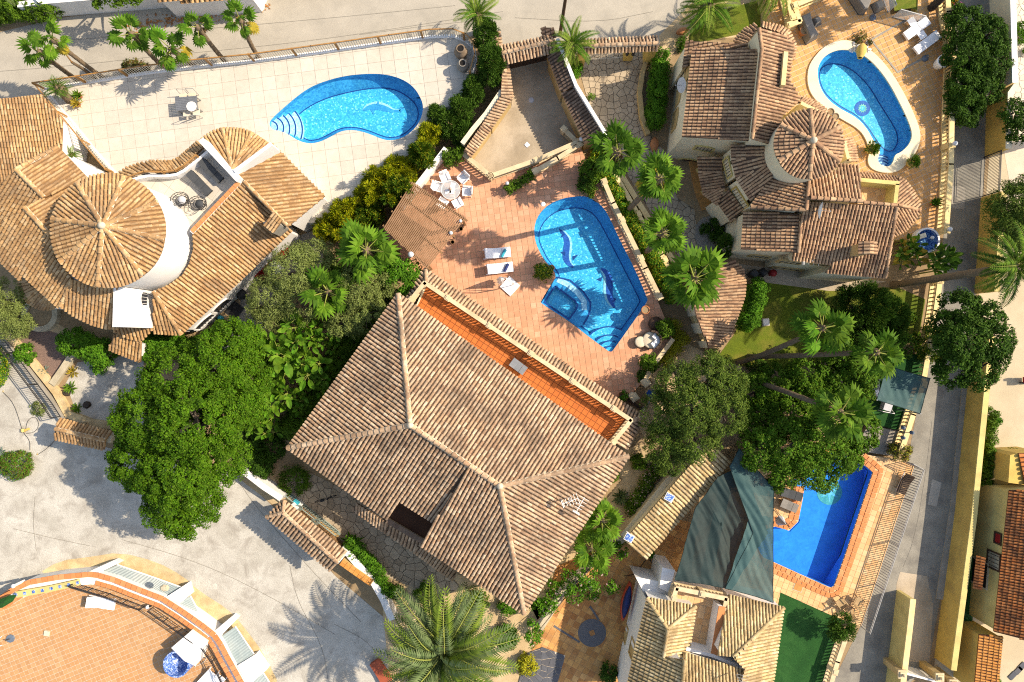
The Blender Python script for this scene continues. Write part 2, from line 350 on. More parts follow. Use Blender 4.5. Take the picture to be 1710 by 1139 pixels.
# foliage
L_ = dict(rough=.7, spec=.12, gamt=.42, grain=1.1)
piece('leaf_big', [(.030, .10, .004), (.055, .155, .006), (.085, .205, .008), (.045, .13, .005), (.13, .26, .012)], trans=.25, **L_)
piece('leaf_olive', [(.12, .17, .035), (.18, .23, .06), (.23, .28, .085), (.14, .19, .045)], trans=.2, **L_)
piece('leaf_gold', [(.24, .30, .010), (.36, .39, .012), (.48, .46, .02), (.12, .20, .010), (.18, .25, .010)], trans=.2, **L_)
piece('leaf_cypress', [(.03, .085, .010), (.055, .13, .014), (.09, .18, .02)], trans=.15, **L_)
piece('leaf_dark', [(.014, .046, .004), (.026, .072, .006), (.04, .105, .008), (.065, .14, .012)], trans=.15, **L_)
piece('leaf_mid', [(.04, .10, .008), (.07, .15, .010), (.105, .195, .014), (.055, .125, .009)], trans=.2, **L_)
piece('leaf_pine', [(.04, .085, .012), (.07, .125, .016), (.10, .165, .024), (.14, .20, .03)], trans=.2, **L_)
piece('leaf_hedge', [(.035, .12, .008), (.055, .175, .010), (.08, .22, .012), (.115, .26, .02)], trans=.2, **L_)
piece('leaf_yellow', [(.34, .35, .02), (.46, .42, .03), (.24, .28, .02)], trans=.2, **L_); piece('leaf_brown', [(.16, .09, .03), (.10, .06, .02), (.13, .15, .03), (.09, .13, .025)], trans=.1, **L_)
piece('leaf_fall', [(.34, .13, .04), (.42, .20, .07), (.25, .10, .04)]); piece('leaf_banana', [(.05, .15, .012), (.09, .22, .016), (.14, .28, .03), (.04, .12, .012)], trans=.3, **L_)
piece('fan_green', [(.035, .11, .008), (.06, .155, .010), (.10, .21, .018), (.05, .13, .010)], trans=.3, **L_)
piece('fan_lime', [(.09, .22, .014), (.13, .27, .02), (.17, .31, .03)], trans=.35, **L_); piece('fan_old', [(.38, .27, .03), (.30, .24, .03), (.42, .33, .05)], trans=.25, **L_); piece('fan_dead', [(.16, .10, .05), (.22, .14, .07)], trans=.1, **L_)
piece('date_green', [(.085, .135, .045), (.12, .175, .065), (.15, .20, .085), (.07, .11, .04)], trans=.2, **L_); piece('date_lime', [(.13, .21, .025), (.18, .26, .035), (.10, .17, .022)], trans=.25, **L_)
piece('agave_blue', [(.14, .22, .18), (.20, .28, .23)], trans=.1, **L_); piece('petal_pink', [(.60, .36, .36), (.70, .55, .50)], trans=.3, **L_); piece('petal_purple', [(.30, .05, .22), (.42, .10, .28)], trans=.3, **L_); piece('petal_orange', [(.65, .22, .02), (.55, .14, .02)], trans=.3, **L_)
# pools
mosaic('mosaic_blue_sparkle', [(0, (.012, .34, .60)), (.4, (.025, .44, .73)), (.84, (.05, .54, .82)), (.95, (.20, .70, .89)), (1, (.42, .82, .92))], 12)  # palest cells paint the sun's sparkle through water into the tile colour
mosaic('mosaic_deep', [(0, (.01, .24, .52)), (.5, (.02, .33, .62)), (1, (.05, .42, .70))], 11)
mosaic('mosaic_pale', [(0, (.35, .52, .70)), (.5, (.55, .70, .82)), (1, (.75, .85, .92))], 10)
mosaic('mosaic_mid', [(0, (.015, .26, .56)), (1, (.04, .40, .70))], 12); mosaic('mosaic_navy', [(0, (.01, .05, .22)), (1, (.015, .08, .30))], 12); mosaic('mosaic_dolphin', [(0, (.015, .08, .35)), (1, (.03, .14, .46))], 12)
mosaic('mosaic_belly', [(0, (.25, .55, .65)), (1, (.60, .78, .80))], 12); mosaic('mosaic_teal', [(0, (.10, .38, .36)), (1, (.35, .60, .40))], 14)
mosaic('mosaic_basin', [(0, (.02, .07, .30)), (.5, (.06, .16, .45)), (1, (.45, .55, .75))], 14)
mosaic('pool_plain', [(0, (.02, .30, .72)), (1, (.035, .36, .80))], 6)
water('water', (.72, .94, .985)); water('water_deep', (.42, .80, .97))
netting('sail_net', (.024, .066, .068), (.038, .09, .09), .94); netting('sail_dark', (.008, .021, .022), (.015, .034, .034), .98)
netting('table_glass', (.45, .50, .54), (.52, .57, .60), .45)

# ---------------------------------------------------------------- tiled roofs
def _tile_template():
    V = []; n = 7
    for y, k, lift in ((0, 1.0, .22), (1.08, .80, 0.0)):
        for i in range(n):
            a = math.pi*i/(n-1); V.append((k*math.cos(a), y, k*.95*math.sin(a)+lift))
    F = [(i, i+n, i+1+n, i+1) for i in range(n-1)]
    V += V[:n]; F.append(tuple(range(2*n, 3*n)))
    return np.array(V), F
TV, TF = _tile_template(); TILE_ME = {}
def tile_mesh(mat):
    if mat not in TILE_ME:
        mb = MB(); mb.add([tuple(v) for v in TV], TF, 0); TILE_ME[mat] = mesh_only(mb, 'roof_tile', mat)
    return TILE_ME[mat]
def join_tiles(name, mats4, mat, parent):
    A = np.array([np.array(m) for m in mats4]); n = len(TV)
    V = np.einsum('kij,nj->kni', A[:, :3, :3], TV)+A[:, None, :3, 3]
    V = V.reshape(-1, 3); k = len(A)
    lv = np.concatenate([np.array(f, dtype=np.int32) for f in TF]); cnt = np.array([len(f) for f in TF], dtype=np.int32)
    loops = (lv[None, :]+(np.arange(k, dtype=np.int32)*n)[:, None]).ravel(); counts = np.tile(cnt, k)
    return raw_mesh(name, V, loops, counts, mat, parent)
def raw_mesh(name, V, loops, counts, mat, parent=None, at=(0, 0, 0), smooth=False):
    me = bpy.data.meshes.new(name); me.vertices.add(len(V)); me.vertices.foreach_set('co', np.asarray(V, dtype=np.float32).ravel())
    me.loops.add(len(loops)); me.loops.foreach_set('vertex_index', np.asarray(loops, dtype=np.int32))
    me.polygons.add(len(counts)); st = np.zeros(len(counts), dtype=np.int32); st[1:] = np.cumsum(counts)[:-1]
    me.polygons.foreach_set('loop_start', st); me.polygons.foreach_set('loop_total', np.asarray(counts, dtype=np.int32))
    me.materials.append(MATS[mat]); me.update(calc_edges=True)
    return link(name, me, parent, at)

class Roof:
    def __init__(s, house, mat, gap, wall=None, z0=0, pitch=.24, L=.36, inset=.28, name='roof', mortar=None):
        s.mo = mortar or ('mortar' if mat in ('tile_main', 'tile_gold') else gap)
        s.h, s.mat, s.gap, s.wall, s.z0, s.pitch, s.L, s.inset, s.name = house, mat, gap, wall, z0, pitch, L, inset, name
        s.sheet = MB(); s.body = MB(); s.tiles = []; s.ridges = []; s.mort = MB()
    def slope(s, pts, down=None, body=True, z0=None, inset=None, thick=.12, odd=False):
        P3 = [Vector(p) for p in pts]
        if area2([(p.x, p.y) for p in P3]) < 0: P3 = P3[::-1]
        n = Vector((0, 0, 0))
        for i in range(len(P3)):
            a, b = P3[i], P3[(i+1) % len(P3)]
            n += Vector(((a.y-b.y)*(a.z+b.z), (a.z-b.z)*(a.x+b.x), (a.x-b.x)*(a.y+b.y)))
        n.normalize(); c = sum(P3, Vector())/len(P3)
        fz = lambda x, y: c.z-(n.x*(x-c.x)+n.y*(y-c.y))/n.z
        d = Vector(down) if down is not None else Vector((n.x, n.y, 0))
        if d.length < 1e-4: d = Vector((0, -1, 0))
        d.z = -(n.x*d.x+n.y*d.y)/n.z; d.normalize(); v = -d; u = v.cross(n).normalized()
        xy = [(p.x, p.y) for p in P3]
        top = [Vector((x, y, fz(x, y))) for x, y in xy]
        tri = tessellate_polygon([[Vector((x, y, 0)) for x, y in xy]])
        b = len(s.sheet.v); s.sheet.v.extend([tuple(p) for p in top])
        for t in tri:
            a, c2, e = (top[i] for i in t)
            if (c2-a).cross(e-a).z < 0: t = t[::-1]
            s.sheet.f.append(tuple(i+b for i in t)); s.sheet.m.append(0); s.sheet.sm.append(False)
        m = len(top)
        for i in range(m):
            a, c2 = top[i], top[(i+1) % m]; dn = Vector((0, 0, thick)); s.sheet.face([a-dn, c2-dn, c2, a])
        if body and s.wall:
            ins = s.inset if inset is None else inset; q = offset(xy, ins) if ins else xy; zz = s.z0 if z0 is None else z0
            for i in range(m):
                a, c2 = q[i], q[(i+1) % m]
                s.body.face([(a[0], a[1], zz), (c2[0], c2[1], zz), (c2[0], c2[1], fz(*c2)-thick*.6), (a[0], a[1], fz(*a)-thick*.6)])
        loc = [((p-c).dot(u), (p-c).dot(v)) for p in top]
        us = [p[0] for p in loc]; lo, hi = min(us), max(us); nc = max(1, round((hi-lo)/s.pitch)); nc += (odd and nc % 2 == 0); w = (hi-lo)/nc
        for k in range(nc):
            x = lo+w*(k+.5); xs = []
            for i in range(m):
                (x1, y1), (x2, y2) = loc[i], loc[(i+1) % m]
                if (x1 > x) != (x2 > x): xs.append(y1+(y2-y1)*(x-x1)/(x2-x1))
            xs.sort()
            for j in range(0, len(xs)-1, 2):
                a0, a1 = xs[j], xs[j+1]; y = a0-.04
                if a1-a0 < .1: continue
                while y < a1-.05:
                    l = min(s.L, a1-y)
                    r = s.pitch*.40*random.uniform(.95, 1.05); jx = random.uniform(-.012, .012); an = random.uniform(-.025, .025)
                    uu = u+v*an; vv = v-u*an
                    o = c+u*(x+jx)+v*y
                    M4 = Matrix(((uu.x*r, vv.x*l, n.x*r, o.x), (uu.y*r, vv.y*l, n.y*r, o.y), (uu.z*r, vv.z*l, n.z*r, o.z), (0, 0, 0, 1)))
                    s.tiles.append((o.z, M4)); y += s.L
        return s
    def facets(s, inner, outer, **k):
        """curved roof: inner and outer edge lines with matching points (a single inner point makes a cone)"""
        for i in range(len(outer)-1):
            a, b = Vector(outer[i]), Vector(outer[i+1]); ia = Vector(inner[i] if len(inner) > 1 else inner[0]); ib = Vector(inner[i+1] if len(inner) > 1 else inner[0])
            pts = [a, b, ib, ia] if (ia-ib).length > .01 else [a, b, ia]
            d = (a+b)/2-(ia+ib)/2
            s.slope(pts, down=(d.x, d.y, 0), odd=True, **k)
        return s
    def ridge(s, a, b, r=.15, lift=.03):
        a, b = Vector(a), Vector(b); d = b-a; n = max(1, round(d.length/.40)); v = d.normalized(); u = v.cross(Vector((0, 0, 1))).normalized(); nn = u.cross(v).normalized()
        for k in range(n):
            o = a+v*(d.length*k/n+.03)+Vector((0, 0, lift)); l = d.length/n*.90
            s.ridges.append(Matrix(((u.x*r, v.x*l, nn.x*r, o.x), (u.y*r, v.y*l, nn.y*r, o.y), (u.z*r, v.z*l, nn.z*r, o.z), (0, 0, 0, 1))))
        w = u*(r*1.02); up = nn*(r*.40); z = Vector((0, 0, lift))
        for p, q in (((-1, 0), (-.6, 1)), ((-.6, 1), (.6, 1)), ((.6, 1), (1, 0))):
            s.mort.face([a+w*p[0]+up*p[1]*1.3+z, b+w*p[0]+up*p[1]*1.3+z, b+w*q[0]+up*q[1]*1.3+z, a+w*q[0]+up*q[1]*1.3+z])
        return s
    def done(s, budget=300):
        o = s.sheet.build(s.name, s.gap, s.h)
        if s.body.f: s.body.build('wall', s.wall, s.h)
        me = tile_mesh(s.mat)
        for m in s.ridges: inst('ridge_tile', me, o, m)
        if s.mort.f: s.mort.build('ridge_mortar', s.mo, o)
        s.tiles.sort(key=lambda t: -t[0]); k = max(0, budget)
        for z, m in s.tiles[:k]: inst('roof_tile', me, o, m)
        if len(s.tiles) > k: stuff(join_tiles('roof_tiles', [t[1] for t in s.tiles[k:]], s.mat, o))
        return o
def gable_strip(R_, a, b, wl, wr, ze, zr, hip_a=False, hip_b=False):
    """two slopes along a ridge a-b (pixel points of eaves given directly)"""
def clip_px(pts, z): return PL(pts, z)

# ---------------------------------------------------------------- windows on an upright wall through A-B, seen at pixel (px, py)
def window(house, A, B, px, py, w_, h_, arch=True, frame='plaster_ochre', pane='dark_glass', bars=4, name='window', barmat='black_metal', flip=False):
    A = Vector((A[0], A[1])); B = Vector((B[0], B[1])); e = (B-A).normalized(); nrm = Vector((e.y, -e.x))
    p0 = P(px, py, 0); q = Vector((p0.x, p0.y)); k = nrm.dot(A)/nrm.dot(q); z = H*(1-k); c = q*k
    if nrm.dot(-c) < 0: nrm = -nrm
    f = MB(); g = MB(); br = MB()
    def prof(hw, hh, off, n=8):
        pts = [(-hw, -hh), (hw, -hh)]
        if arch: pts += [(hw*math.cos(math.pi*i/n), hh*.45+hh*.55*math.sin(math.pi*i/n)) for i in range(n+1)]
        else: pts += [(hw, hh), (-hw, hh)]
        return [Vector((c.x+e.x*x+nrm.x*off, c.y+e.y*x+nrm.y*off, z+y)) for x, y in pts]
    o1 = prof(w_/2+.1, h_/2+.1, .07); i1 = prof(w_/2, h_/2, .07); o0 = prof(w_/2+.1, h_/2+.1, -.02); i0 = prof(w_/2, h_/2, .015); n = len(o1)
    for i in range(n):
        j = (i+1) % n; f.face([o1[i], o1[j], i1[j], i1[i]]); f.face([o0[i], o0[j], o1[j], o1[i]]); f.face([i1[i], i1[j], i0[j], i0[i]])
    g.face(i0)
    o = f.build(name, frame, house); g.build('pane', pane, o)
    if bars:
        for i in range(bars):
            x = w_*((i+.5)/bars-.5); br.cyl((c.x+e.x*x+nrm.x*.05, c.y+e.y*x+nrm.y*.05, z-h_/2), (c.x+e.x*x+nrm.x*.05, c.y+e.y*x+nrm.y*.05, z+h_*.42), .018, n=4)
        br.build('grille', barmat, o)
    return o

# ---------------------------------------------------------------- paving
def keyhole(reg, holes):
    reg = ccw(reg)
    for h in holes:
        h = ccw(h)[::-1]
        i, j = min(((i, j) for i in range(len(reg)) for j in range(len(h))), key=lambda t: (reg[t[0]][0]-h[t[1]][0])**2+(reg[t[0]][1]-h[t[1]][1])**2)
        reg = reg[:i+1]+h[j:]+h[:j+1]+reg[i:]
    return reg
def slab(name, reg, z0, z1, mat, holes=(), side=None):
    """piece of the setting: raised floor with openings"""
    mb = MB(); mb.prism(ccw(reg), z0, z1, 0, 1 if side else 0, [])
    if holes:
        mb = MB(); mb.poly(ccw(reg), z1, 0, holes)
        L = ccw(reg)
        for i in range(len(L)):
            a, b = L[i], L[(i+1) % len(L)]; mb.face([(a[0], a[1], z0), (b[0], b[1], z0), (b[0], b[1], z1), (a[0], a[1], z1)], 1 if side else 0)
    return struct(mb.build(name, [mat, side] if side else mat))
def pave(parent, reg, size, ang, z, mat, holes=(), gap=.02, h=.014, n_ind=300, size2=None, stagger=0, name='tile', origin=(0, 0)):
    ca, sa = math.cos(ang), math.sin(ang); s2 = size2 or size
    rot = lambda p: ((p[0]-origin[0])*ca+(p[1]-origin[1])*sa, -(p[0]-origin[0])*sa+(p[1]-origin[1])*ca)
    inv = lambda p: (p[0]*ca-p[1]*sa+origin[0], p[0]*sa+p[1]*ca+origin[1])
    key = [rot(p) for p in keyhole(reg, holes)]; loops = [[rot(p) for p in L] for L in [reg]+list(holes)]
    xs = [p[0] for p in loops[0]]; ys = [p[1] for p in loops[0]]
    segs = np.array([(L[i]+L[(i+1) % len(L)]) for L in loops for i in range(len(L))])
    mb = MB(); mb.box((0, 0, 0), (size-gap, s2-gap, h)); me = mesh_only(mb, name, mat)
    rest = MB(); full = []; hz = z+h/2+.001; rad = math.hypot(size, s2)/2
    for j in range(math.floor(min(ys)/s2), math.ceil(max(ys)/s2)+1):
        off = (j % 2)*stagger*size
        for i in range(math.floor(min(xs)/size)-1, math.ceil(max(xs)/size)+1):
            cx, cy = (i+.5)*size+off, (j+.5)*s2
            ax, ay, bx, by = segs.T; ex, ey = bx-ax, by-ay; t = np.clip(((cx-ax)*ex+(cy-ay)*ey)/np.maximum(ex*ex+ey*ey, 1e-9), 0, 1)
            dmin = np.sqrt(((cx-ax-t*ex)**2+(cy-ay-t*ey)**2).min())
            if dmin > rad:
                if inside((cx, cy), loops[0]) and not any(inside((cx, cy), L) for L in loops[1:]): full.append(inv((cx, cy)))
                continue
            a, b = (size-gap)/2, (s2-gap)/2
            q = clip(key, [(cx-a, cy-b), (cx+a, cy-b), (cx+a, cy+b), (cx-a, cy+b)])
            if len(q) < 3 or abs(area2(q)) < size*s2*.04: continue
            rest.poly([inv(p) for p in q], z+h+.001)
    random.shuffle(full); rm = Matrix.Rotation(ang, 4, 'Z')
    for p in full[:n_ind]: inst(name, me, parent, Matrix.Translation((p[0], p[1], hz+random.uniform(-.002, .003))) @ rm)
    for p in full[n_ind:]: rest.box((p[0], p[1], hz+random.uniform(-.002, .003)), (size-gap, s2-gap, h), ang)
    if rest.f: stuff(rest.build(name+'s', mat, parent))
def flagstones(parent, reg, cell, z, mat, n_ind=300, gap=.035, h=.03, name='stone', seed=1, holes=()):
    rr = random.Random(seed); key = keyhole(reg, holes); xs = [p[0] for p in reg]; ys = [p[1] for p in reg]; pts = {}
    for i in range(math.floor(min(xs)/cell)-1, math.ceil(max(xs)/cell)+1):
        for j in range(math.floor(min(ys)/cell)-1, math.ceil(max(ys)/cell)+1): pts[i, j] = ((i+rr.uniform(.05, .95))*cell, (j+rr.uniform(.05, .95))*cell)
    out = []
    for (i, j), p in pts.items():
        c = [(p[0]-cell*1.6, p[1]-cell*1.6), (p[0]+cell*1.6, p[1]-cell*1.6), (p[0]+cell*1.6, p[1]+cell*1.6), (p[0]-cell*1.6, p[1]+cell*1.6)]
        for di in range(-2, 3):
            for dj in range(-2, 3):
                q = pts.get((i+di, j+dj))
                if q is None or (di == 0 and dj == 0): continue
                mx, my = (p[0]+q[0])/2, (p[1]+q[1])/2; nx, ny = p[0]-q[0], p[1]-q[1]; d = math.hypot(nx, ny); nx /= d; ny /= d; mx += nx*gap/2; my += ny*gap/2
                nc = []
                for k in range(len(c)):
                    a, b = c[k-1], c[k]; da = (a[0]-mx)*nx+(a[1]-my)*ny; db = (b[0]-mx)*nx+(b[1]-my)*ny
                    if (da >= 0) != (db >= 0): t = da/(da-db); nc.append((a[0]+t*(b[0]-a[0]), a[1]+t*(b[1]-a[1])))
                    if db >= 0: nc.append(b)
                c = nc
                if len(c) < 3: break
            if len(c) < 3: break
        if len(c) < 3: continue
        if any(not inside(v, reg) for v in c) or any(inside(v, L) for v in c for L in holes): c = clip(key, c)
        if len(c) < 3 or abs(area2(c)) < .02: continue
        out.append(ccw(c))
    out.sort(key=lambda c: -area2(c)); rest = MB()
    for k, c in enumerate(out):
        mb = MB() if k < n_ind else rest; mb.prism(c, z, z+h*rr.uniform(.7, 1.1))
        if k < n_ind: mb.build(name, mat, parent)
    if rest.f: stuff(rest.build(name+'s', mat, parent))

# ---------------------------------------------------------------- walls, balustrades, railings
def wall_mb(mb, pts, z0, z1, w_, m=0, side=0):
    L, Rr = ribbon(pts, w_, side=side)
    for i in range(len(L)-1): mb.prism(ccw([L[i], L[i+1], Rr[i+1], Rr[i]]), z0, z1, m)
def cap_wall(label, cat, pts, z0, z1, w_, mat, cap, cw=.06, ch=.08, name='garden_wall', side=0):
    root = T(name, label, cat, (pts[0][0], pts[0][1], z0)); mb = MB(); wall_mb(mb, pts, z0, z1, w_, side=side); mb.build('wall_body', mat, root)
    c = MB(); wall_mb(c, pts, z1, z1+ch, w_+cw, side=side); c.build('coping', cap, root); return root
def _baluster(mat):
    mb = MB(); mb.lathe((0, 0, 0), [(.055, 0), (.055, .06), (.03, .10), (.075, .28), (.05, .42), (.03, .52), (.055, .58), (.055, .64)], 8); return mesh_only(mb, 'baluster', mat)
BAL = {}
def balustrade(label, pts, h=.9, mat='stone_rail', post=2.6, sp=.24, w_=.2, z0=None, lamps=(), rail=None, zbase=None):
    """stone balustrade along a 3-D line: plinth, top rail, posts and turned balusters"""
    if mat not in BAL: BAL[mat] = _baluster(mat)
    pts = [Vector(p) for p in pts]; root = T('balustrade', label, 'balustrade', pts[0]); pl = MB(); rl = MB()
    for i in range(len(pts)-1):
        a, b = pts[i], pts[i+1]; d = b-a; rz = math.atan2(d.y, d.x); c = (a+b)/2; L = Vector((d.x, d.y, 0)).length; tl = -math.atan2(d.z, L)
        zb = .14
        if zbase is not None and zbase < a.z: pl.box((c.x, c.y, (zbase+c.z)/2), (d.length+.02, w_+.02, c.z-zbase), rz)
        pl.box((c.x, c.y, c.z+zb/2), (d.length, w_+.04, zb), rz, tilt=tl); rl.box((c.x, c.y, c.z+h-.06), (d.length+.1, w_+.1, .12), rz, tilt=tl)
        rl.box((c.x, c.y, c.z+h-.15), (d.length, w_, .06), rz, tilt=tl)
    pl.build('plinth', mat, root); rl.build('top_rail', rail or mat, root)
    tot = sum((pts[i+1]-pts[i]).length for i in range(len(pts)-1)); posts = set()
    pm = MB(); pm.box((0, 0, .5*h), (w_+.1, w_+.1, h), 0); pm.box((0, 0, h+.04), (w_+.2, w_+.2, .08), 0); pm.box((0, 0, h+.10), (w_+.06, w_+.06, .05), 0); pme = mesh_only(pm, 'post', mat)
    pp = walk(pts, post)
    for p, e in pp: inst('post', pme, root, Matrix.Translation(p) @ Matrix.Rotation(math.atan2(e.y, e.x), 4, 'Z'))
    sc = (h-.32)/.64
    for p, e in walk(pts, sp):
        if min((p-q).length for q, _ in pp) > .22: inst('baluster', BAL[mat], root, Matrix.Translation(p+Vector((0, 0, .13))) @ Matrix.Diagonal((1, 1, sc, 1)))
    for k in lamps:
        q = pp[min(k, len(pp)-1)][0]; g = MB(); g.cyl(q+Vector((0, 0, h)), q+Vector((0, 0, h+.2)), .05); g.ball(q+Vector((0, 0, h+.34)), .17, 1); g.build('ball_lamp', ['black_metal', 'glass_ball'], root)
    return root
def railing(label, pts, h=1.0, sp=.13, post=2.4, rail='wood_rail', bar='bar_cream', postm='wood_rail', pw=.12, barr=.017, cat='railing', name='railing', wide_rail=.07, low=.08, lean=0):
    pts = [Vector(p) for p in pts]; root = T(name, label, cat, pts[0]); rl = MB()
    up = Vector((0, 0, h))
    for i in range(len(pts)-1):
        a, b = pts[i]+up, pts[i+1]+up; d = b-a; rl.box((a+b)/2, (d.length+.04, wide_rail, .05), math.atan2(d.y, d.x), tilt=-math.atan2(d.z, Vector((d.x, d.y)).length))
    rl.build('top_rail', rail, root)
    lw = MB()
    for i in range(len(pts)-1):
        for zz in (low, h-.12):
            a, b = pts[i]+Vector((0, 0, zz)), pts[i+1]+Vector((0, 0, zz)); d = b-a; lw.box((a+b)/2, (d.length, .03, .03), math.atan2(d.y, d.x))
    lw.build('cross_rail', bar, root)
    pm = MB(); pm.box((0, 0, h/2), (pw, pw, h)); pme = mesh_only(pm, 'post', postm)
    for p, e in walk(pts, post): inst('post', pme, root, Matrix.Translation(p) @ Matrix.Rotation(math.atan2(e.y, e.x), 4, 'Z'))
    bm = MB(); bm.cyl((0, 0, low), (0, 0, h-.1), barr, n=4, caps=False); bme = mesh_only(bm, 'bar', bar)
    bars = walk(pts, sp); rest = MB()
    for k, (p, e) in enumerate(bars):
        if k < 300: inst('bar', bme, root, Matrix.Translation(p))
        else: rest.cyl(p+Vector((0, 0, low)), p+Vector((0, 0, h-.1)), barr, n=4, caps=False)
    if rest.f: stuff(rest.build('bars', bar, root))
    return root

# ---------------------------------------------------------------- pools
def closest(p, loop):
    best = None; n = len(loop)
    for i in range(n):
        a, b = Vector(loop[i]), Vector(loop[(i+1) % n]); e = b-a; t = max(0, min(1, (Vector(p)-a).dot(e)/max(e.length_squared, 1e-9))); q = a+e*t; d = (q-Vector(p)).length
        if best is None or d < best[0]: best = (d, q)
    return tuple(best[1])
def pool(label, out_px, in_px, z, depth, wallm, floorm, line='mosaic_navy', wtr='water', steps=(), sm=2, shelf=.45):
    out = ccw(smooth_loop(XY(out_px, z), sm)) if sm else ccw(XY(out_px, z)); zf = z-depth
    inn = ccw(smooth_loop(XY(in_px, zf), sm)) if sm else ccw(XY(in_px, zf))
    root = T('swimming_pool', label, 'swimming pool', (sum(p[0] for p in out)/len(out), sum(p[1] for p in out)/len(out), zf)); mb = MB(); n = len(out)
    near = [closest(p, inn) for p in out]
    for i in range(n):
        j = (i+1) % n; a, b = out[i], out[j]; c, d = near[i], near[j]
        mb.face([(a[0], a[1], z+.012), (b[0], b[1], z+.012), (b[0], b[1], z-shelf), (a[0], a[1], z-shelf)][::-1])
        mb.face([(a[0], a[1], z-shelf), (b[0], b[1], z-shelf), (d[0], d[1], zf), (c[0], c[1], zf)][::-1])
    mb.poly(inn, zf, 1); mb.poly(out, zf-.05, 1)
    mb.build('basin', [wallm, floorm], root)
    if line:
        l = MB(); A, B = ribbon(inn, .13, True)
        for i in range(len(A)): j = (i+1) % len(A); l.face([(A[i][0], A[i][1], zf+.012), (A[j][0], A[j][1], zf+.012), (B[j][0], B[j][1], zf+.012), (B[i][0], B[i][1], zf+.012)])
        l.build('border_line', line, root)
    for c, radii, mat in steps:
        cc = P(c[0], c[1], z)
        for k, r in enumerate(radii):
            rr = U(r, z); q = clip(out, [(cc.x+rr*math.cos(2*math.pi*i/40), cc.y+rr*math.sin(2*math.pi*i/40)) for i in range(40)])
            if len(q) < 3: continue
            zt = z-.22-(depth-.35)*(len(radii)-1-k)/len(radii); s_ = MB(); s_.prism(ccw(q), zf, zt); o = s_.build('step', mat, root)
            e = MB(); arc = [(cc.x+(rr-.05)*math.cos(2*math.pi*i/60), cc.y+(rr-.05)*math.sin(2*math.pi*i/60)) for i in range(61)]
            for i in range(60):
                if inside(arc[i], out) and inside(arc[i+1], out):
                    A, B = ribbon([arc[i], arc[i+1]], .09); e.face([(A[0][0], A[0][1], zt+.012), (B[0][0], B[0][1], zt+.012), (B[1][0], B[1][1], zt+.012), (A[1][0], A[1][1], zt+.012)])
            if e.f: e.build('step_edge', line or 'mosaic_navy', o)
    wm = MB(); wm.poly(out, z-.13); wm.build('water', wtr, root)
    return root, out, inn, zf
def inlay(root, name, px, z, mat, sm=1, lift=.02, vary=None):
    xy = XY(px, z); xy = smooth_loop(xy, sm) if sm else xy; mb = MB(); mb.poly(ccw(xy), z+lift); return mb.build(name, mat, root)
def dolphin(root, spine, wid, z, fins, tail, flip=1, mb_='mosaic_dolphin', mf='mosaic_navy'):
    """mosaic dolphin: dark back, pale belly, fins and tail laid on the pool floor"""
    s_ = [Vector(p) for p in smooth_loop([(v.x, v.y) for v in PL(spine, z)], 2, False)]; n = len(s_); ws = [U(w_) for w_ in wid]
    def wat(t): f = t*(len(ws)-1); i = min(int(f), len(ws)-2); return ws[i]*(1-(f-i))+ws[i+1]*(f-i)
    L, Rr = ribbon([tuple(p) for p in s_], 2); back = MB(); belly = MB()
    for i in range(n-1):
        q = []
        for k in (i, i+1):
            c = s_[k]; d = (Vector(L[k])-c)*flip; w_ = wat(k/(n-1)); q.append((c+d*w_, c-d*w_*.45, c-d*w_))
        back.face([(p.x, p.y, z+.02) for p in (q[0][0], q[1][0], q[1][1], q[0][1])]); belly.face([(p.x, p.y, z+.02) for p in (q[0][1], q[1][1], q[1][2], q[0][2])])
    o = back.build('mosaic_dolphin', mb_, root); belly.build('belly', 'mosaic_belly', o)
    for tri in fins+tail: f = MB(); f.poly(ccw(XY(tri, z)), z+.028); f.build('fin', mf, o)

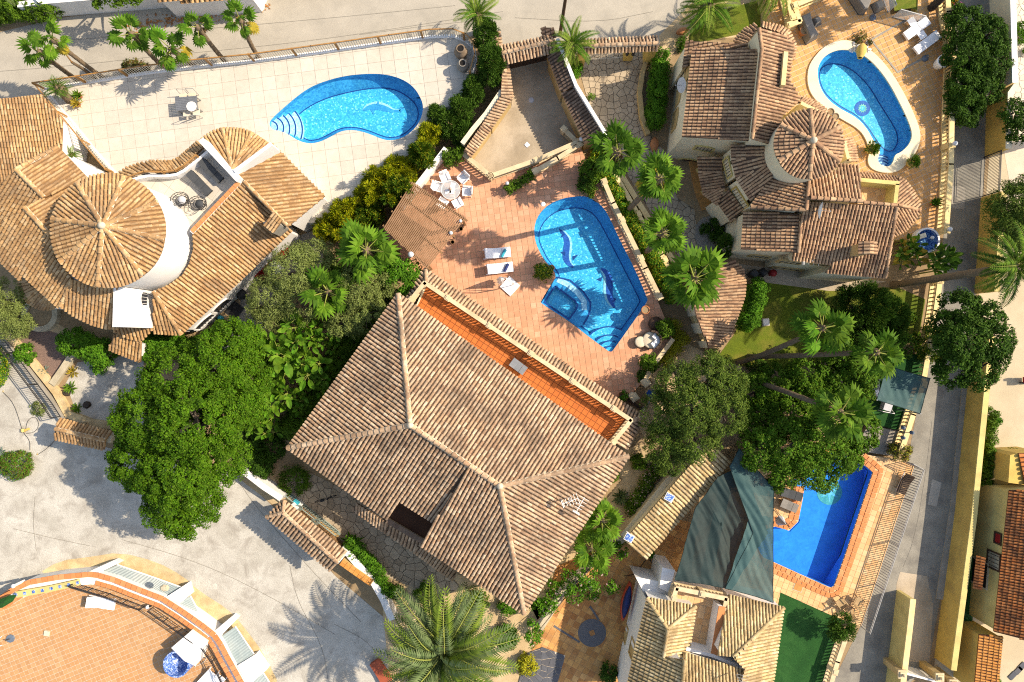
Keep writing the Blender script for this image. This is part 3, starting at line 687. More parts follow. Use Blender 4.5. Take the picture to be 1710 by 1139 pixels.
# ---------------------------------------------------------------- plants
def leaf_mesh(name, C, D, N, size, asp, mat, parent=None, at=(0, 0, 0)):
    """many leaf faces: centres C, long axes D, normals N"""
    D = D/np.maximum(np.linalg.norm(D, axis=1), 1e-6)[:, None]; B = np.cross(N, D); B /= np.maximum(np.linalg.norm(B, axis=1), 1e-6)[:, None]
    k = len(C); s = size*rng.uniform(.65, 1.35, k)[:, None]
    nn = np.cross(D, B)
    V = np.stack([C-D*s*.5, C+B*s*asp*.5+nn*s*.06, C+D*s*.5, C-B*s*asp*.5+nn*s*.06], 1).reshape(-1, 3)
    return raw_mesh(name, V, np.arange(4*k), np.full(k, 4), mat, parent, at)
def cloud(blobs, clump, dens, out=.35, low=-.25, jit=.8):
    """leaf places over clumps that sit on ellipsoids (centre, (rx, ry, rz))"""
    Cs, Ds, Ns = [], [], []
    for c, r in blobs:
        c = np.array(c); r = np.array(r); A = 4*math.pi*((r[0]*r[1]*1.0+r[0]*r[2]+r[1]*r[2])/3)*(1-low)/2
        nc = max(6, int(A/(clump*clump)*1.0)); d = rng.normal(size=(nc*4, 3)); d /= np.linalg.norm(d, axis=1)[:, None]; d = d[d[:, 2] > low][:nc]
        cl = c+d*r*rng.uniform(.72, 1.02, (len(d), 1)); cr = clump*rng.uniform(.55, 1.0, len(d))
        m = max(10, int(dens*clump*clump*5.2))
        e = rng.normal(size=(len(d), m, 3)); e /= np.linalg.norm(e, axis=2)[:, :, None]; e[:, :, 2] = np.abs(e[:, :, 2])*.9-.15
        p = cl[:, None, :]+e*cr[:, None, None]*rng.uniform(.6, 1.0, (len(d), m, 1))
        o = e*.7+d[:, None, :]*.7+np.array([0, 0, .25])
        p = p.reshape(-1, 3); o = o.reshape(-1, 3); o /= np.linalg.norm(o, axis=1)[:, None]
        rd = rng.normal(size=p.shape); t = np.cross(o, rd); t /= np.maximum(np.linalg.norm(t, axis=1), 1e-6)[:, None]
        Cs.append(p); Ds.append(t*(1-out)+o*out); Ns.append(o+rng.normal(size=p.shape)*jit*.45)
    return np.concatenate(Cs), np.concatenate(Ds), np.concatenate(Ns)
def pblob(px, py, r, z, rz=None, ry=None): k = U(1, z); return (tuple(P(px, py, z)), (r*k, (ry or r)*k, rz if rz else r*k*.75))
def tree(name, label, cat, base, blobs, mat='leaf_big', leaf=.16, asp=.6, clump=.55, dens=55, out=.35, trunk=.16, bark='bark_grey', z0=0, group=None, low=-.25, limbs=True, core=True, second=None, frac=.2):
    b = P(base[0], base[1], z0); root = T(name, label, cat, b, group)
    bl = [pblob(*q) for q in blobs]
    C, D, N = cloud(bl, clump, dens, out, low)
    if second:
        k = rng.random(len(C)) < frac; o = leaf_mesh('crown', C[~k], D[~k], N[~k], leaf, asp, mat, root); leaf_mesh('flowers' if second.startswith('petal') else 'tips', C[k], D[k], N[k], leaf, asp, second, o)
    else: leaf_mesh('crown', C, D, N, leaf, asp, mat, root)
    mb = MB(); cen = sum((Vector(c) for c, _ in bl), Vector())/len(bl); fork = b.lerp(cen, .45); fork.z = b.z+(cen.z-b.z)*.45
    mb.tube([b-Vector((0, 0, .1)), b.lerp(fork, .5)+Vector((.08, .05, 0)), fork], [trunk*1.3, trunk, trunk*.85], 8)
    if limbs:
        for c, r in bl: mb.tube([fork, fork.lerp(Vector(c), .6)+Vector((0, 0, .1)), Vector(c)+Vector((0, 0, r[2]*.3))], [trunk*.6, trunk*.4, trunk*.15], 6)
        for c, r in bl:
            for q in range(4):
                a = random.uniform(0, 6.28); mb.tube([Vector(c), Vector(c)+Vector((math.cos(a)*r[0]*.75, math.sin(a)*r[1]*.75, r[2]*.3))], [trunk*.3, trunk*.08], 5)
    mb.build('trunk', bark, root)
    return root
def hedge(name, label, cat, pts, w_, z0, z1, mat, leaf=.11, asp=.55, dens=110, out=.3, group=None, clump=.32, bark='bark_dark', rough=.12, second=None, frac=.2):
    """clipped hedge along a line: leafy box with sides and a top, woody stems inside"""
    p3 = [Vector((p[0], p[1], z0)) for p in pts]; root = T(name, label, cat, p3[0], group); bl = []
    for p, e in walk([(p.x, p.y, 0) for p in p3], w_*.55): bl.append(((p.x, p.y, (z0+z1)/2), (w_*.5, w_*.5, (z1-z0)/2)))
    C, D, N = cloud(bl, clump, dens, out, -.6)
    if second:
        k = rng.random(len(C)) < frac; o = leaf_mesh('foliage', C[~k], D[~k], N[~k], leaf, asp, mat, root); leaf_mesh('flowers' if second.startswith('petal') else 'tips', C[k], D[k], N[k], leaf, asp, second, o)
    else: leaf_mesh('foliage', C, D, N, leaf, asp, mat, root)
    mb = MB()
    for p, e in walk([(p.x, p.y, z0) for p in p3], w_*.9): mb.cyl(p, p+Vector((0, 0, (z1-z0)*.75)), .05, .03, 5)
    mb.build('stems', bark, root); return root
def _fan_leaf(mat, nseg=17, seed=0):
    rr = random.Random(seed); mb = MB(); pl = .56
    mb.cyl((0, 0, 0), (pl, 0, .02), .024, .014, 4, 1, False)
    sp = R(285); hub = Vector((pl, 0, .02)); prev = None
    for i in range(nseg):
        a = -sp/2+sp*i/(nseg-1); L = (.47-.13*abs(a)/(sp/2))*rr.uniform(.9, 1.08); d = Vector((math.cos(a), math.sin(a), 0)); sd_ = Vector((-d.y, d.x, 0)); wd = .056
        fold = .03*(1 if i % 2 else -1)
        m1 = hub+d*L*.55+Vector((0, 0, .03+fold*.5)); tip = hub+d*L+Vector((0, 0, -.10-.10*abs(a)/(sp/2)-rr.uniform(0, .08)))
        mb.face([hub, m1-sd_*wd*1.15+Vector((0, 0, -.012)), m1]); mb.face([hub, m1, m1+sd_*wd*1.15+Vector((0, 0, -.012))])
        mb.face([m1-sd_*wd*1.15+Vector((0, 0, -.012)), tip, m1]); mb.face([m1, tip, m1+sd_*wd*1.15+Vector((0, 0, -.012))])
    return mesh_only(mb, 'frond', [mat, 'petiole'])
def _feather(mat, n=26, seed=0, droop=.45, wid=.17, stiff=.55):
    rr = random.Random(seed); mb = MB(); pts = []
    for i in range(9):
        t = i/8; pts.append(Vector((t*(1-.12*t), 0, .16*t-droop*t*t*t)))
    mb.tube(pts, [.016*(1-.8*i/8) for i in range(9)], 4, 1)
    for i in range(n):
        t = .12+.88*i/(n-1); f = t*8; k = min(int(f), 7); p = pts[k].lerp(pts[k+1], f-k); d = (pts[k+1]-pts[k]).normalized()
        L = wid*(math.sin(math.pi*min(1, .18+t*.82))**.6+.25)
        for sg in (-1, 1):
            q = (Vector((0, sg, 0))*(1-stiff*.4)+d*stiff+Vector((0, 0, .18))).normalized(); e = p+q*L*rr.uniform(.85, 1.1); wv = d*.017
            mid = p+q*L*.5+Vector((0, 0, .012)); mb.face([p, mid-wv, e-Vector((0, 0, .03)), mid+wv])
    return mesh_only(mb, 'frond', [mat, 'petiole'])
FROND = {}
def frond(kind, mat, v):
    k = (kind, mat, v)
    if k not in FROND: FROND[k] = _fan_leaf(mat, 15+2*v, v) if kind == 'fan' else _feather(mat, 30 if kind == 'date' else 24, v, .5 if kind == 'date' else .55, .15 if kind == 'date' else .2)
    return FROND[k]
def palm(label, base, crown, z0=0, size=1.4, n=22, kind='fan', mats=('fan_green',), old=None, nold=0, trunk=.16, name=None, zc=None, up=70, dn=-45, dead=0, group='palms', bark='bark_palm', cat='palm tree'):
    b = P(base[0], base[1], z0); rb = Vector((base[0]-CX, base[1]-CY)).length; rc = Vector((crown[0]-CX, crown[1]-CY)).length
    z = zc if zc is not None else max(z0+1.0, H-(H-z0)*rb/rc)
    c = P(crown[0], crown[1], z); root = T(name or ('fan_palm' if kind == 'fan' else 'date_palm'), label, cat, b, group)
    mb = MB(); K = 10; pts = []
    for i in range(K+1): t = i/K; q = b.lerp(c, t); q += Vector(((c-b).x, (c-b).y, 0))*(-.12*math.sin(math.pi*t)); pts.append(q)
    for i in range(K): mb.cyl(pts[i], pts[i+1], trunk*(1.25 if i == 0 else 1.06), trunk*.92, 9)
    mb.ball(c, trunk*1.5, 0, 8, 1.2); mb.build('trunk', bark, root)
    ga = 2.39996; a0 = random.uniform(0, 6)
    for i in range(n):
        t = i/(n-1); el = R(up+(dn-up)*t**.8+random.uniform(-9, 9)); az = a0+i*ga+random.uniform(-.2, .2); mt = mats[i % len(mats)]
        if old and i >= n-nold: mt = old
        s_ = size*random.uniform(.85, 1.12)*(.8+.2*math.sin(math.pi*min(1, t+.3)))
        inst('frond', frond(kind, mt, i % 3), root, Matrix.Translation(c+Vector((0, 0, trunk*(1-t)))) @ Matrix.Rotation(az, 4, 'Z') @ Matrix.Rotation(-el, 4, 'Y') @ Matrix.Rotation(random.uniform(-.4, .4), 4, 'X') @ Matrix.Scale(s_, 4))
    for i in range(dead):
        az = random.uniform(0, 6.28); inst('dead_frond', frond(kind, 'fan_dead', i % 3), root, Matrix.Translation(c-Vector((0, 0, .2))) @ Matrix.Rotation(az, 4, 'Z') @ Matrix.Rotation(R(70), 4, 'Y') @ Matrix.Scale(size*.8, 4))
    return root
def rosette(name, label, cat, at, r, n, mat, el0=75, el1=10, wd=.16, pot=None, pr=.25, ph=.3, group=None, z=0, droop=.2):
    """spiky plant: agave, aloe, yucca, cycad, with an optional pot"""
    root = T(name, label, cat, at, group); at = Vector(at); zz = 0
    if pot:
        mb = MB(); mb.lathe(at, [(pr*.65, 0), (pr*.9, ph*.6), (pr, ph), (pr*1.08, ph), (pr*1.08, ph+.04), (pr*.9, ph+.04), (pr*.85, ph-.03)], 12); mb.build('pot', pot, root); zz = ph
        s_ = MB(); s_.poly([(at.x+pr*.86*math.cos(i*.5236), at.y+pr*.86*math.sin(i*.5236)) for i in range(12)], at.z+ph-.03); s_.build('earth', 'soil', root)
    mb = MB()
    for i in range(n):
        az = i*2.39996+random.uniform(-.2, .2); el = R(el0+(el1-el0)*i/(n-1)+random.uniform(-6, 6)); L = r*random.uniform(.85, 1.1)*(1.0 if el < .9 else 1.15)
        d = Vector((math.cos(az)*math.cos(el), math.sin(az)*math.cos(el), math.sin(el))); sd_ = Vector((-math.sin(az), math.cos(az), 0)); o = at+Vector((0, 0, zz)); m1 = o+d*L*.45; m2 = o+d*L*.8-Vector((0, 0, droop*.3*L)); tip = o+d*L*1.02-Vector((0, 0, droop*L)); wv = sd_*r*wd*.5; dp = Vector((0, 0, -.1*r*wd*4))
        mb.face([o, m1-wv, m1+dp]); mb.face([o, m1+dp, m1+wv]); mb.face([m1-wv, m2-wv*.8, m2+dp, m1+dp]); mb.face([m1+dp, m2+dp, m2+wv*.8, m1+wv]); mb.face([m2-wv*.8, tip, m2+dp]); mb.face([m2+dp, tip, m2+wv*.8])
    mb.build('leaves', mat, root); return root
def bush(name, label, cat, px, py, r, z0=0, h=None, mat='leaf_mid', leaf=.11, asp=.6, dens=95, clump=.28, out=.35, pot=None, pr=.3, ph=.4, group=None, second=None, frac=.15, ry=None):
    b = P(px, py, z0); rr = U(r, z0); ry_ = U(ry, z0) if ry else rr; h = h or rr*1.1; root = T(name, label, cat, b, group); zz = b.z
    if pot:
        mb = MB(); mb.lathe(b, [(pr*.65, 0), (pr*.92, ph*.6), (pr, ph), (pr*1.1, ph), (pr*1.1, ph+.05), (pr*.9, ph+.05), (pr*.86, ph-.04)], 14); mb.build('pot', pot, root); zz += ph
    C, D, N = cloud([((b.x, b.y, zz+h*.35), (rr*.85, ry_*.85, h*.6))], clump, dens, out, -.45)
    if second:
        k = rng.random(len(C)) < frac; o = leaf_mesh('foliage', C[~k], D[~k], N[~k], leaf, asp, mat, root); leaf_mesh('flowers' if second.startswith('petal') else 'tips', C[k], D[k], N[k], leaf, asp, second, o)
    else: leaf_mesh('foliage', C, D, N, leaf, asp, mat, root)
    mb = MB()
    for i in range(5): a = i*1.256; mb.cyl((b.x, b.y, zz-.02), (b.x+math.cos(a)*rr*.6, b.y+math.sin(a)*ry_*.6, zz+h*.55), .03, .012, 5)
    mb.build('stems', 'bark_grey', root); return root
def _big_leaf(mat):
    mb = MB(); mb.cyl((0, 0, 0), (.35, 0, .03), .02, .012, 4, 1, False); pr = [(.30, 0), (.42, .12), (.58, .17), (.78, .15), (.92, .08), (1.0, 0)]
    z = lambda x: .03+.10*math.sin((x-.3)/.7*2.6)-.10*max(0, x-.6)
    for i in range(5):
        (x1, w1), (x2, w2) = pr[i], pr[i+1]
        for sg in (-1, 1): mb.face([(x1, 0, z(x1)), (x2, 0, z(x2)), (x2, sg*w2, z(x2)+.04), (x1, sg*w1, z(x1)+.04)])
    return mesh_only(mb, 'leaf', [mat, 'petiole'])
BIGL = {}
def bigleaf(name, label, cat, px, py, r, z0, n, mat='leaf_banana', h=1.2, stems=5, group=None, mats=None):
    b = P(px, py, z0); root = T(name, label, cat, b, group); rr = U(r, z0); ms = mats or (mat,); st = MB()
    for k in range(stems):
        a = k*2.4; q = b+Vector((math.cos(a), math.sin(a), 0))*rr*.55*math.sqrt((k+.3)/stems); hh = h*random.uniform(.7, 1.15); st.cyl(q, q+Vector((0, 0, hh)), .06, .04, 6)
        for i in range(max(3, n//stems)):
            m = ms[(i+k) % len(ms)]
            if m not in BIGL: BIGL[m] = _big_leaf(m)
            az = i*2.4+k; el = R(random.uniform(8, 62)); s_ = rr*random.uniform(.42, .68)
            inst('leaf', BIGL[m], root, Matrix.Translation(q+Vector((0, 0, hh*random.uniform(.7, 1.0)))) @ Matrix.Rotation(az, 4, 'Z') @ Matrix.Rotation(-el, 4, 'Y') @ Matrix.Rotation(random.uniform(-.5, .5), 4, 'X') @ Matrix.Scale(s_, 4))
    st.build('stems', 'petiole', root); return root
# ================================================================ LEVELS
ZT, ZD, ZV, ZQ, ZB = 1.5, 0.6, 0.8, 0.6, 0.5     # left terrace, middle pool deck, right villa terrace, lower right pool terrace, round roof terrace
# pool outlines, photograph pixels at deck level
P1_OUT = [(449, 208), (453, 199), (476, 178), (506, 153), (532, 139), (573, 127), (613, 123), (644, 124), (672, 132), (692, 146), (705, 168), (707, 183), (702, 201), (692, 216), (674, 230), (654, 235), (639, 233), (618, 224), (598, 218), (580, 217), (565, 221), (550, 230), (532, 238), (514, 240), (496, 234), (481, 224), (468, 219), (456, 217)]
P1_IN = [(494, 210), (492, 196), (514, 178), (545, 163), (583, 153), (623, 146), (654, 147), (677, 157), (695, 173), (700, 188), (697, 203), (688, 214), (672, 227), (654, 231), (640, 229), (619, 220), (598, 214), (580, 213), (563, 217), (548, 226), (531, 234), (514, 236), (499, 225)]
P2_OUT = [(892, 390), (893, 374), (901, 356), (918, 340), (941, 331), (962, 328), (980, 328), (995, 336), (1008, 347), (1018, 364), (1038, 407), (1061, 451), (1081, 498), (1081, 503), (1072, 517), (1024, 585), (1020, 588), (1014, 585), (984, 563), (951, 537), (904, 507), (903, 503), (927, 465), (928, 461), (925, 452), (910, 436), (903, 424), (895, 407)]
P2_IN = [(899, 398), (900, 384), (911, 365), (931, 351), (957, 346), (977, 348), (992, 357), (1005, 375), (1033, 430), (1069, 500), (1069, 506), (1047, 538), (1020, 574), (1014, 578), (985, 556), (952, 531), (912, 505), (912, 501), (934, 467), (932, 455), (915, 435), (908, 422), (901, 407)]
P3_OUT = [(1363, 122), (1368, 104), (1382, 90), (1402, 83.5), (1422.6, 85), (1443, 94), (1463, 112), (1484, 140), (1504, 178), (1517, 206), (1522.6, 226.6), (1517, 242), (1504, 254.6), (1493, 259), (1491, 270), (1484, 279), (1471, 277.5), (1464, 270), (1466, 260), (1469, 253), (1458, 237), (1445.5, 214), (1428, 196), (1402, 183), (1382, 168), (1368, 148)]
P3_COP = [(1347.5, 120), (1354, 102), (1374, 79), (1400, 68), (1422.6, 69), (1453, 84), (1478.6, 109.5), (1504, 148), (1524, 188), (1537, 224), (1532, 249.5), (1517, 270), (1499, 288), (1473.5, 290), (1453, 282.6), (1447, 270), (1450.6, 254.6), (1445.5, 234), (1433, 216), (1402, 198.6), (1377, 183), (1356, 163), (1347.5, 142.6)]
P3_IN = [(1366, 122), (1374, 109.5), (1392, 105), (1412, 109.5), (1433, 123.5), (1453, 145), (1471, 176), (1486, 198.6), (1499, 221.5), (1500, 239), (1491, 254), (1477, 252), (1463, 235), (1449, 213), (1431, 193), (1405, 180), (1385, 165), (1371, 147)]
P4_OUT = [(1425, 763), (1456.5, 788), (1456, 791), (1393.5, 977), (1388, 981), (1381, 979), (1289, 937), (1272, 930), (1262, 905), (1283, 876), (1329, 889.5), (1344, 816), (1344, 790), (1366, 752)]
P4_IN = [(1425, 765), (1454.5, 789), (1392, 976), (1387, 979), (1381, 977), (1289, 935), (1274, 928), (1264, 905), (1284, 878), (1331, 891.5), (1346, 816), (1346, 791), (1367, 755)]
sml = lambda px, z, it=2: ccw(smooth_loop(XY(px, z), it))
h1, h2, h3, h4 = sml(P1_OUT, ZT), sml(P2_OUT, ZD, 1), sml(P3_OUT, ZV), sml(P4_OUT, ZQ, 1)

# ================================================================ GROUND
g = MB(); g.poly([(-160, -130), (160, -130), (160, 130), (-160, 130)], 0, 0, [h2, h3, h4]); struct(g.build('ground', 'soil'))
def sheet(name, px, mat, lift, z=0, sm=0, holes=()):
    mb = MB(); xy = XY(px, z); xy = smooth_loop(xy, sm) if sm else xy; mb.poly(ccw(xy), z+lift, 0, holes); return struct(mb.build(name, mat))
sheet('road', [(-700, 120), (-60, 68), (100, 30), (300, 8), (430, -12), (900, -90), (1800, -160), (1800, -60), (1330, -20), (1140, 20), (1100, 76), (985, 66), (900, 72), (838, 82), (790, 60), (735, 75), (330, 130), (75, 172), (-40, 185), (-700, 260)], 'road_top', .008)
sheet('road', [(1588, -40), (1655, -40), (1652, 150), (1646, 262), (1640, 335), (1630, 480), (1616, 640), (1596, 850), (1570, 1000), (1550, 1110), (1500, 1160), (1400, 1400), (1250, 1400), (1385, 1150), (1440, 1040), (1500, 850), (1540, 640), (1566, 470), (1576, 390), (1584, 250), (1588, 100)], 'road_side', .008)
sheet('road', [(-700, 640), (-40, 545), (0, 566), (40, 616), (88, 682), (100, 702), (170, 745), (260, 770), (395, 790), (452, 842), (560, 962), (640, 1030), (668, 1300), (668, 1500), (-700, 1500)], 'concrete_pale', .008)
sheet('driveway', [(842, 108), (928, 84), (1000, 225), (990, 250), (825, 300), (770, 262), (854, 165)], 'concrete_court', .008)
DRV2 = [(958, 84), (1075, 84), (1068, 160), (1082, 222), (1118, 262), (1130, 330), (1160, 350), (1165, 410), (1205, 445), (1170, 480), (1140, 440), (1010, 232), (985, 180)]
drv2 = sheet('driveway', DRV2, 'joint_dark', .008)
FLAG = [(470, 800), (520, 790), (640, 850), (770, 980), (735, 1000), (640, 960), (560, 900), (500, 850)]
flagp = sheet('patio', FLAG, 'joint_dark', .012)
sheet('patio', [(405, 470), (440, 440), (495, 395), (540, 380), (540, 440), (430, 560), (340, 600), (345, 560), (400, 520)], 'stone_grey', .012)
sheet('patio', [(110, 640), (130, 605), (240, 590), (240, 720), (190, 715), (128, 690)], 'concrete_pale', .014)
sheet('garden_bed', [(20, 575), (60, 545), (105, 560), (122, 592), (85, 643), (60, 628), (62, 605), (48, 600)], 'pink_gravel', .012)
sheet('garden_bed', [(0, 556), (60, 520), (130, 560), (120, 600), (60, 640)], 'pale_earth', .006)
sheet('garden_bed', [(400, 785), (440, 770), (480, 835), (455, 842), (400, 800)], 'pale_earth', .012)
sheet('garden_bed', [(1010, 760), (1080, 740), (1090, 800), (1040, 900), (960, 960), (900, 1040), (880, 1000), (1040, 800)], 'pale_earth', .006)
sheet('garden_bed', [(700, 940), (900, 1000), (940, 1060), (900, 1200), (640, 1200), (640, 1010)], 'pale_earth', .006)
sheet('garden_bed', [(1060, 590), (1120, 560), (1180, 590), (1240, 610), (1200, 720), (1080, 740), (1050, 680), (1090, 640)], 'pale_earth', .006)
sheet('garden_bed', [(1100, 60), (1160, 0), (1290, -20), (1270, 60), (1140, 68), (1110, 110)], 'pale_earth', .012)
sheet('lawn', [(1150, 60), (1190, 20), (1270, 0), (1270, 50), (1150, 75)], 'lawn', .016)
sheet('lawn', [(1195, 600), (1225, 560), (1245, 520), (1262, 470), (1400, 480), (1500, 480), (1545, 500), (1535, 560), (1400, 600), (1300, 620), (1240, 612)], 'lawn', .012)
sheet('patio', [(1225, 440), (1400, 462), (1480, 470), (1410, 485), (1385, 486), (1265, 470), (1222, 455)], 'concrete_court', .016)
sheet('lot', [(1645, -60), (2200, -60), (2200, 1400), (1530, 1400), (1560, 1110), (1600, 850), (1622, 640), (1636, 480), (1646, 335), (1652, 262), (1656, 150)], 'concrete_lot', .004)
sheet('artificial_lawn', [(1617, 850), (1640, 640), (1652, 640), (1640, 850), (1624, 1035), (1600, 1110), (1580, 1110)], 'astro', .010)
lotp = sheet('patio', [(1690, -40), (1900, -40), (1900, 330), (1690, 330), (1676, 250), (1676, 150)], 'joint_pale', .010)
flagstones(drv2, XY(DRV2), .44, .010, 'flag_court', 300, seed=2, h=.02); flagstones(flagp, XY(FLAG), .52, .014, 'flag_tan', 300, seed=3, h=.02)
flagstones(lotp, XY([(1680, -5), (1730, -5), (1730, 190), (1680, 150)]), .42, .014, 'flag_pale', 300, seed=4, h=.02)
# crust of worn earth along the foot of the round building
cr = [(60, 960), (100, 936), (150, 930), (200, 922), (262, 938), (306, 962), (330, 985), (385, 1020), (410, 1050), (440, 1090), (470, 1150), (430, 1150), (380, 1060), (300, 985), (200, 945), (120, 955)]
sheet('garden_bed', cr, 'lime_crust', .014, sm=1)

# ================================================================ TERRACES
T1 = [(74, 149), (153, 137), (250, 122), (330, 112), (430, 102), (527, 89), (654, 71), (720, 62), (758, 61), (779, 69), (791, 81), (794, 102), (786, 132), (768, 160), (735, 205), (690, 250), (640, 300), (585, 340), (545, 372), (500, 372), (395, 330), (300, 330), (222, 322), (193, 290), (163, 257), (130, 216)]
t1 = slab('terrace', XY(T1, ZT), 0, ZT, 'joint_beige', [h1], 'white_paint')
pave(t1, XY(T1, ZT), .90, R(7.5), ZT, 'pave_beige', [h1], gap=.018, n_ind=300)
DK = [(703, 308), (742, 256), (772, 262), (820, 299), (895, 276), (968, 243), (986, 284), (1005, 308), (1020, 343), (1074, 450), (1096, 497), (1116, 545), (1122, 564), (1090, 612), (1074, 637), (1050, 663), (1030, 690), (880, 580), (720, 480), (690, 470), (640, 384)]
dk = slab('pool_deck', XY(DK, ZD), 0, ZD, 'joint_orange', [h2], 'plaster_ochre')
pave(dk, XY(DK, ZD), .40, R(8), ZD, 'pave_salmon', [h2], gap=.03, n_ind=300)
VT = [(1262, -40), (1485, -40), (1484, 0), (1487, 25), (1500, 21), (1515, 20), (1532, 24), (1534, -40), (1560, -40), (1568, 0), (1577, 50), (1583, 90), (1581, 250), (1571, 392), (1520, 402), (1478, 400), (1380, 330), (1320, 240), (1290, 60)]
vt = slab('terrace', XY(VT, ZV), 0, ZV, 'joint_pale', [h3], 'yellow_pale')
pave(vt, XY(VT, ZV), .36, R(24), ZV, 'pave_villa', [h3], gap=.035, n_ind=300)
sheet('lawn', [(1483, -40), (1484, 0), (1487, 25), (1500, 21), (1515, 20), (1532, 24), (1535, -40)], 'lawn', .5, z=.25)
QT = [(1366, 745), (1427, 756), (1509, 770), (1527, 778), (1438, 1046), (1385, 1026), (1303, 989), (1295, 1030), (1200, 1010), (1190, 960), (1232, 760), (1300, 740)]
qt = slab('pool_terrace', XY(QT, ZQ), 0, ZQ, 'joint_orange', [h4], 'cream_paint')
pave(qt, XY(QT, ZQ), .40, R(-20), ZQ, 'pave_peach', [h4], gap=.02, n_ind=300)
AL = XY([(1303, 989), (1385, 1026), (1410, 1035), (1368, 1160), (1290, 1160), (1296, 1030)], ZQ); s_ = MB(); s_.prism(ccw(AL), 0, ZQ-.01); struct(s_.build('artificial_lawn', 'astro'))
PB = [(930, 945), (1000, 915), (1060, 880), (1110, 860), (1180, 880), (1235, 760), (1210, 960), (1120, 1000), (1040, 1160), (880, 1200), (890, 1060)]
pb = sheet('patio', PB, 'joint_orange', .012); pave(pb, XY(PB), .42, R(-28), .012, 'pave_brown', n_ind=300, gap=.02)
al2 = MB(); al2.prism(ccw(XY([(1440, 600), (1550, 590), (1538, 640), (1506, 720), (1452, 706)], .5)), 0, .5); struct(al2.build('artificial_lawn', 'astro'))
wp = MB(); wp.prism(ccw(XY([(1452, 707), (1505, 721), (1494, 762), (1425, 752)], .5)), 0, .5); struct(wp.build('patio', 'white_gravel'))
sheet('driveway', [(1497, 975), (1503, 955), (1548, 962), (1558, 1010), (1552, 1106), (1488, 1104)], 'concrete_court', .014)
ke = MB(); A, B = ribbon(XY(T1[:14], ZT), .22)
for i in range(13): ke.prism(ccw([A[i], A[i+1], B[i+1], B[i]]), ZT-.02, ZT+.10)
A, B = ribbon(XY([T1[0]]+T1[:-5:-1][:4], ZT), .22)
for i in range(len(A)-1): ke.prism(ccw([A[i], A[i+1], B[i+1], B[i]]), ZT-.02, ZT+.09)
struct(ke.build('kerb', 'white_paint'))
sm_ = MB()
for px in ([(-30, 122), (120, 108), (260, 96), (430, 78), (560, 62), (700, 42), (840, 18)], [(60, 70), (300, 52), (560, 30), (760, 8)], [(600, 60), (720, 44), (800, 36)], [(860, 30), (1000, 38), (1090, 20)]):
    A, B = ribbon(smooth_loop(XY([(x, y+random.uniform(-2, 2)) for x, y in px]), 2, False), .035)
    for i in range(len(A)-1): sm_.face([(A[i][0], A[i][1], .016), (A[i+1][0], A[i+1][1], .016), (B[i+1][0], B[i+1][1], .016), (B[i][0], B[i][1], .016)])
for px in ([(60, 830), (58, 870), (62, 920)], [(210, 905), (300, 925), (380, 960), (470, 1010), (560, 1060)], [(395, 800), (430, 850), (520, 960), (600, 1040)], [(20, 880), (90, 900), (150, 915)], [(480, 940), (500, 1000), (540, 1080), (545, 1139)], [(560, 1040), (610, 1070), (640, 1100)], [(1560, 700), (1545, 800), (1530, 900), (1505, 950)], [(1575, 420), (1568, 520), (1560, 620)]):
    A, B = ribbon(smooth_loop(XY([(x+random.uniform(-4, 4), y+random.uniform(-4, 4)) for x, y in px]), 2, False), .03)
    for i in range(len(A)-1): sm_.face([(A[i][0], A[i][1], .018), (A[i+1][0], A[i+1][1], .018), (B[i+1][0], B[i+1][1], .018), (B[i][0], B[i][1], .018)])
struct(sm_.build('road_seam', 'crack_grey'))
sheet('road_patch', [(1556, 800), (1572, 806), (1564, 846), (1549, 842)], 'road_top', .016); sheet('road_patch', [(1590, 310), (1612, 312), (1610, 350), (1588, 348)], 'stone_grey', .016)
mh = MB(); c = P(1571, 905); mh.poly([(c.x+.3*math.cos(i*.4), c.y+.3*math.sin(i*.4)) for i in range(16)], .02); struct(mh.build('manhole_cover', 'grey_metal'))
# pavements of the lane
k_ = MB(); A_ = XY([(1612, 640), (1592, 850), (1568, 1000)]); L, Rr = ribbon(A_, .55)
for i in range(2): k_.prism(ccw([L[i], L[i+1], Rr[i+1], Rr[i]]), 0, .12)
struct(k_.build('kerb', 'stone_grey'))

# ================================================================ POOLS
p1, o1, i1, z1 = pool('long kidney shaped mosaic pool with a dolphin on the beige terrace', P1_OUT, P1_IN, ZT, 1.1, 'mosaic_deep', 'mosaic_blue_sparkle', steps=[((452, 211), [48, 38, 29, 20, 11], 'mosaic_pale')])
dolphin(p1, [(606, 184), (616, 178), (630, 176), (645, 180), (655, 185), (668, 184)], [.5, 5, 7, 6, 3, 1], z1, [[(618, 182), (624, 192), (626, 184)], [(628, 175), (632, 168), (634, 177)]], [[(666, 184), (672, 176), (668, 186)], [(666, 184), (676, 180), (670, 188)]], -1, 'mosaic_mid', 'mosaic_mid')
p2, o2, i2, z2 = pool('angular mosaic pool with two dolphins and a childrens basin on the salmon deck', P2_OUT, P2_IN, ZD, 1.25, 'mosaic_deep', 'mosaic_blue_sparkle', sm=1, steps=[((1020, 590), [46, 32, 22, 13], 'mosaic_blue_sparkle')])
dolphin(p2, [(937, 384), (943, 391), (949, 402), (948, 416), (946, 430), (951, 441), (958, 446)], [1, 4, 6.5, 7.5, 7, 4, 1], z2, [[(944, 420), (936, 421), (943, 428)], [(956, 428), (966, 425), (957, 435)]], [[(938, 385), (933, 381), (937, 391), (942, 388)], [(940, 389), (936, 398), (944, 391)]], -1)
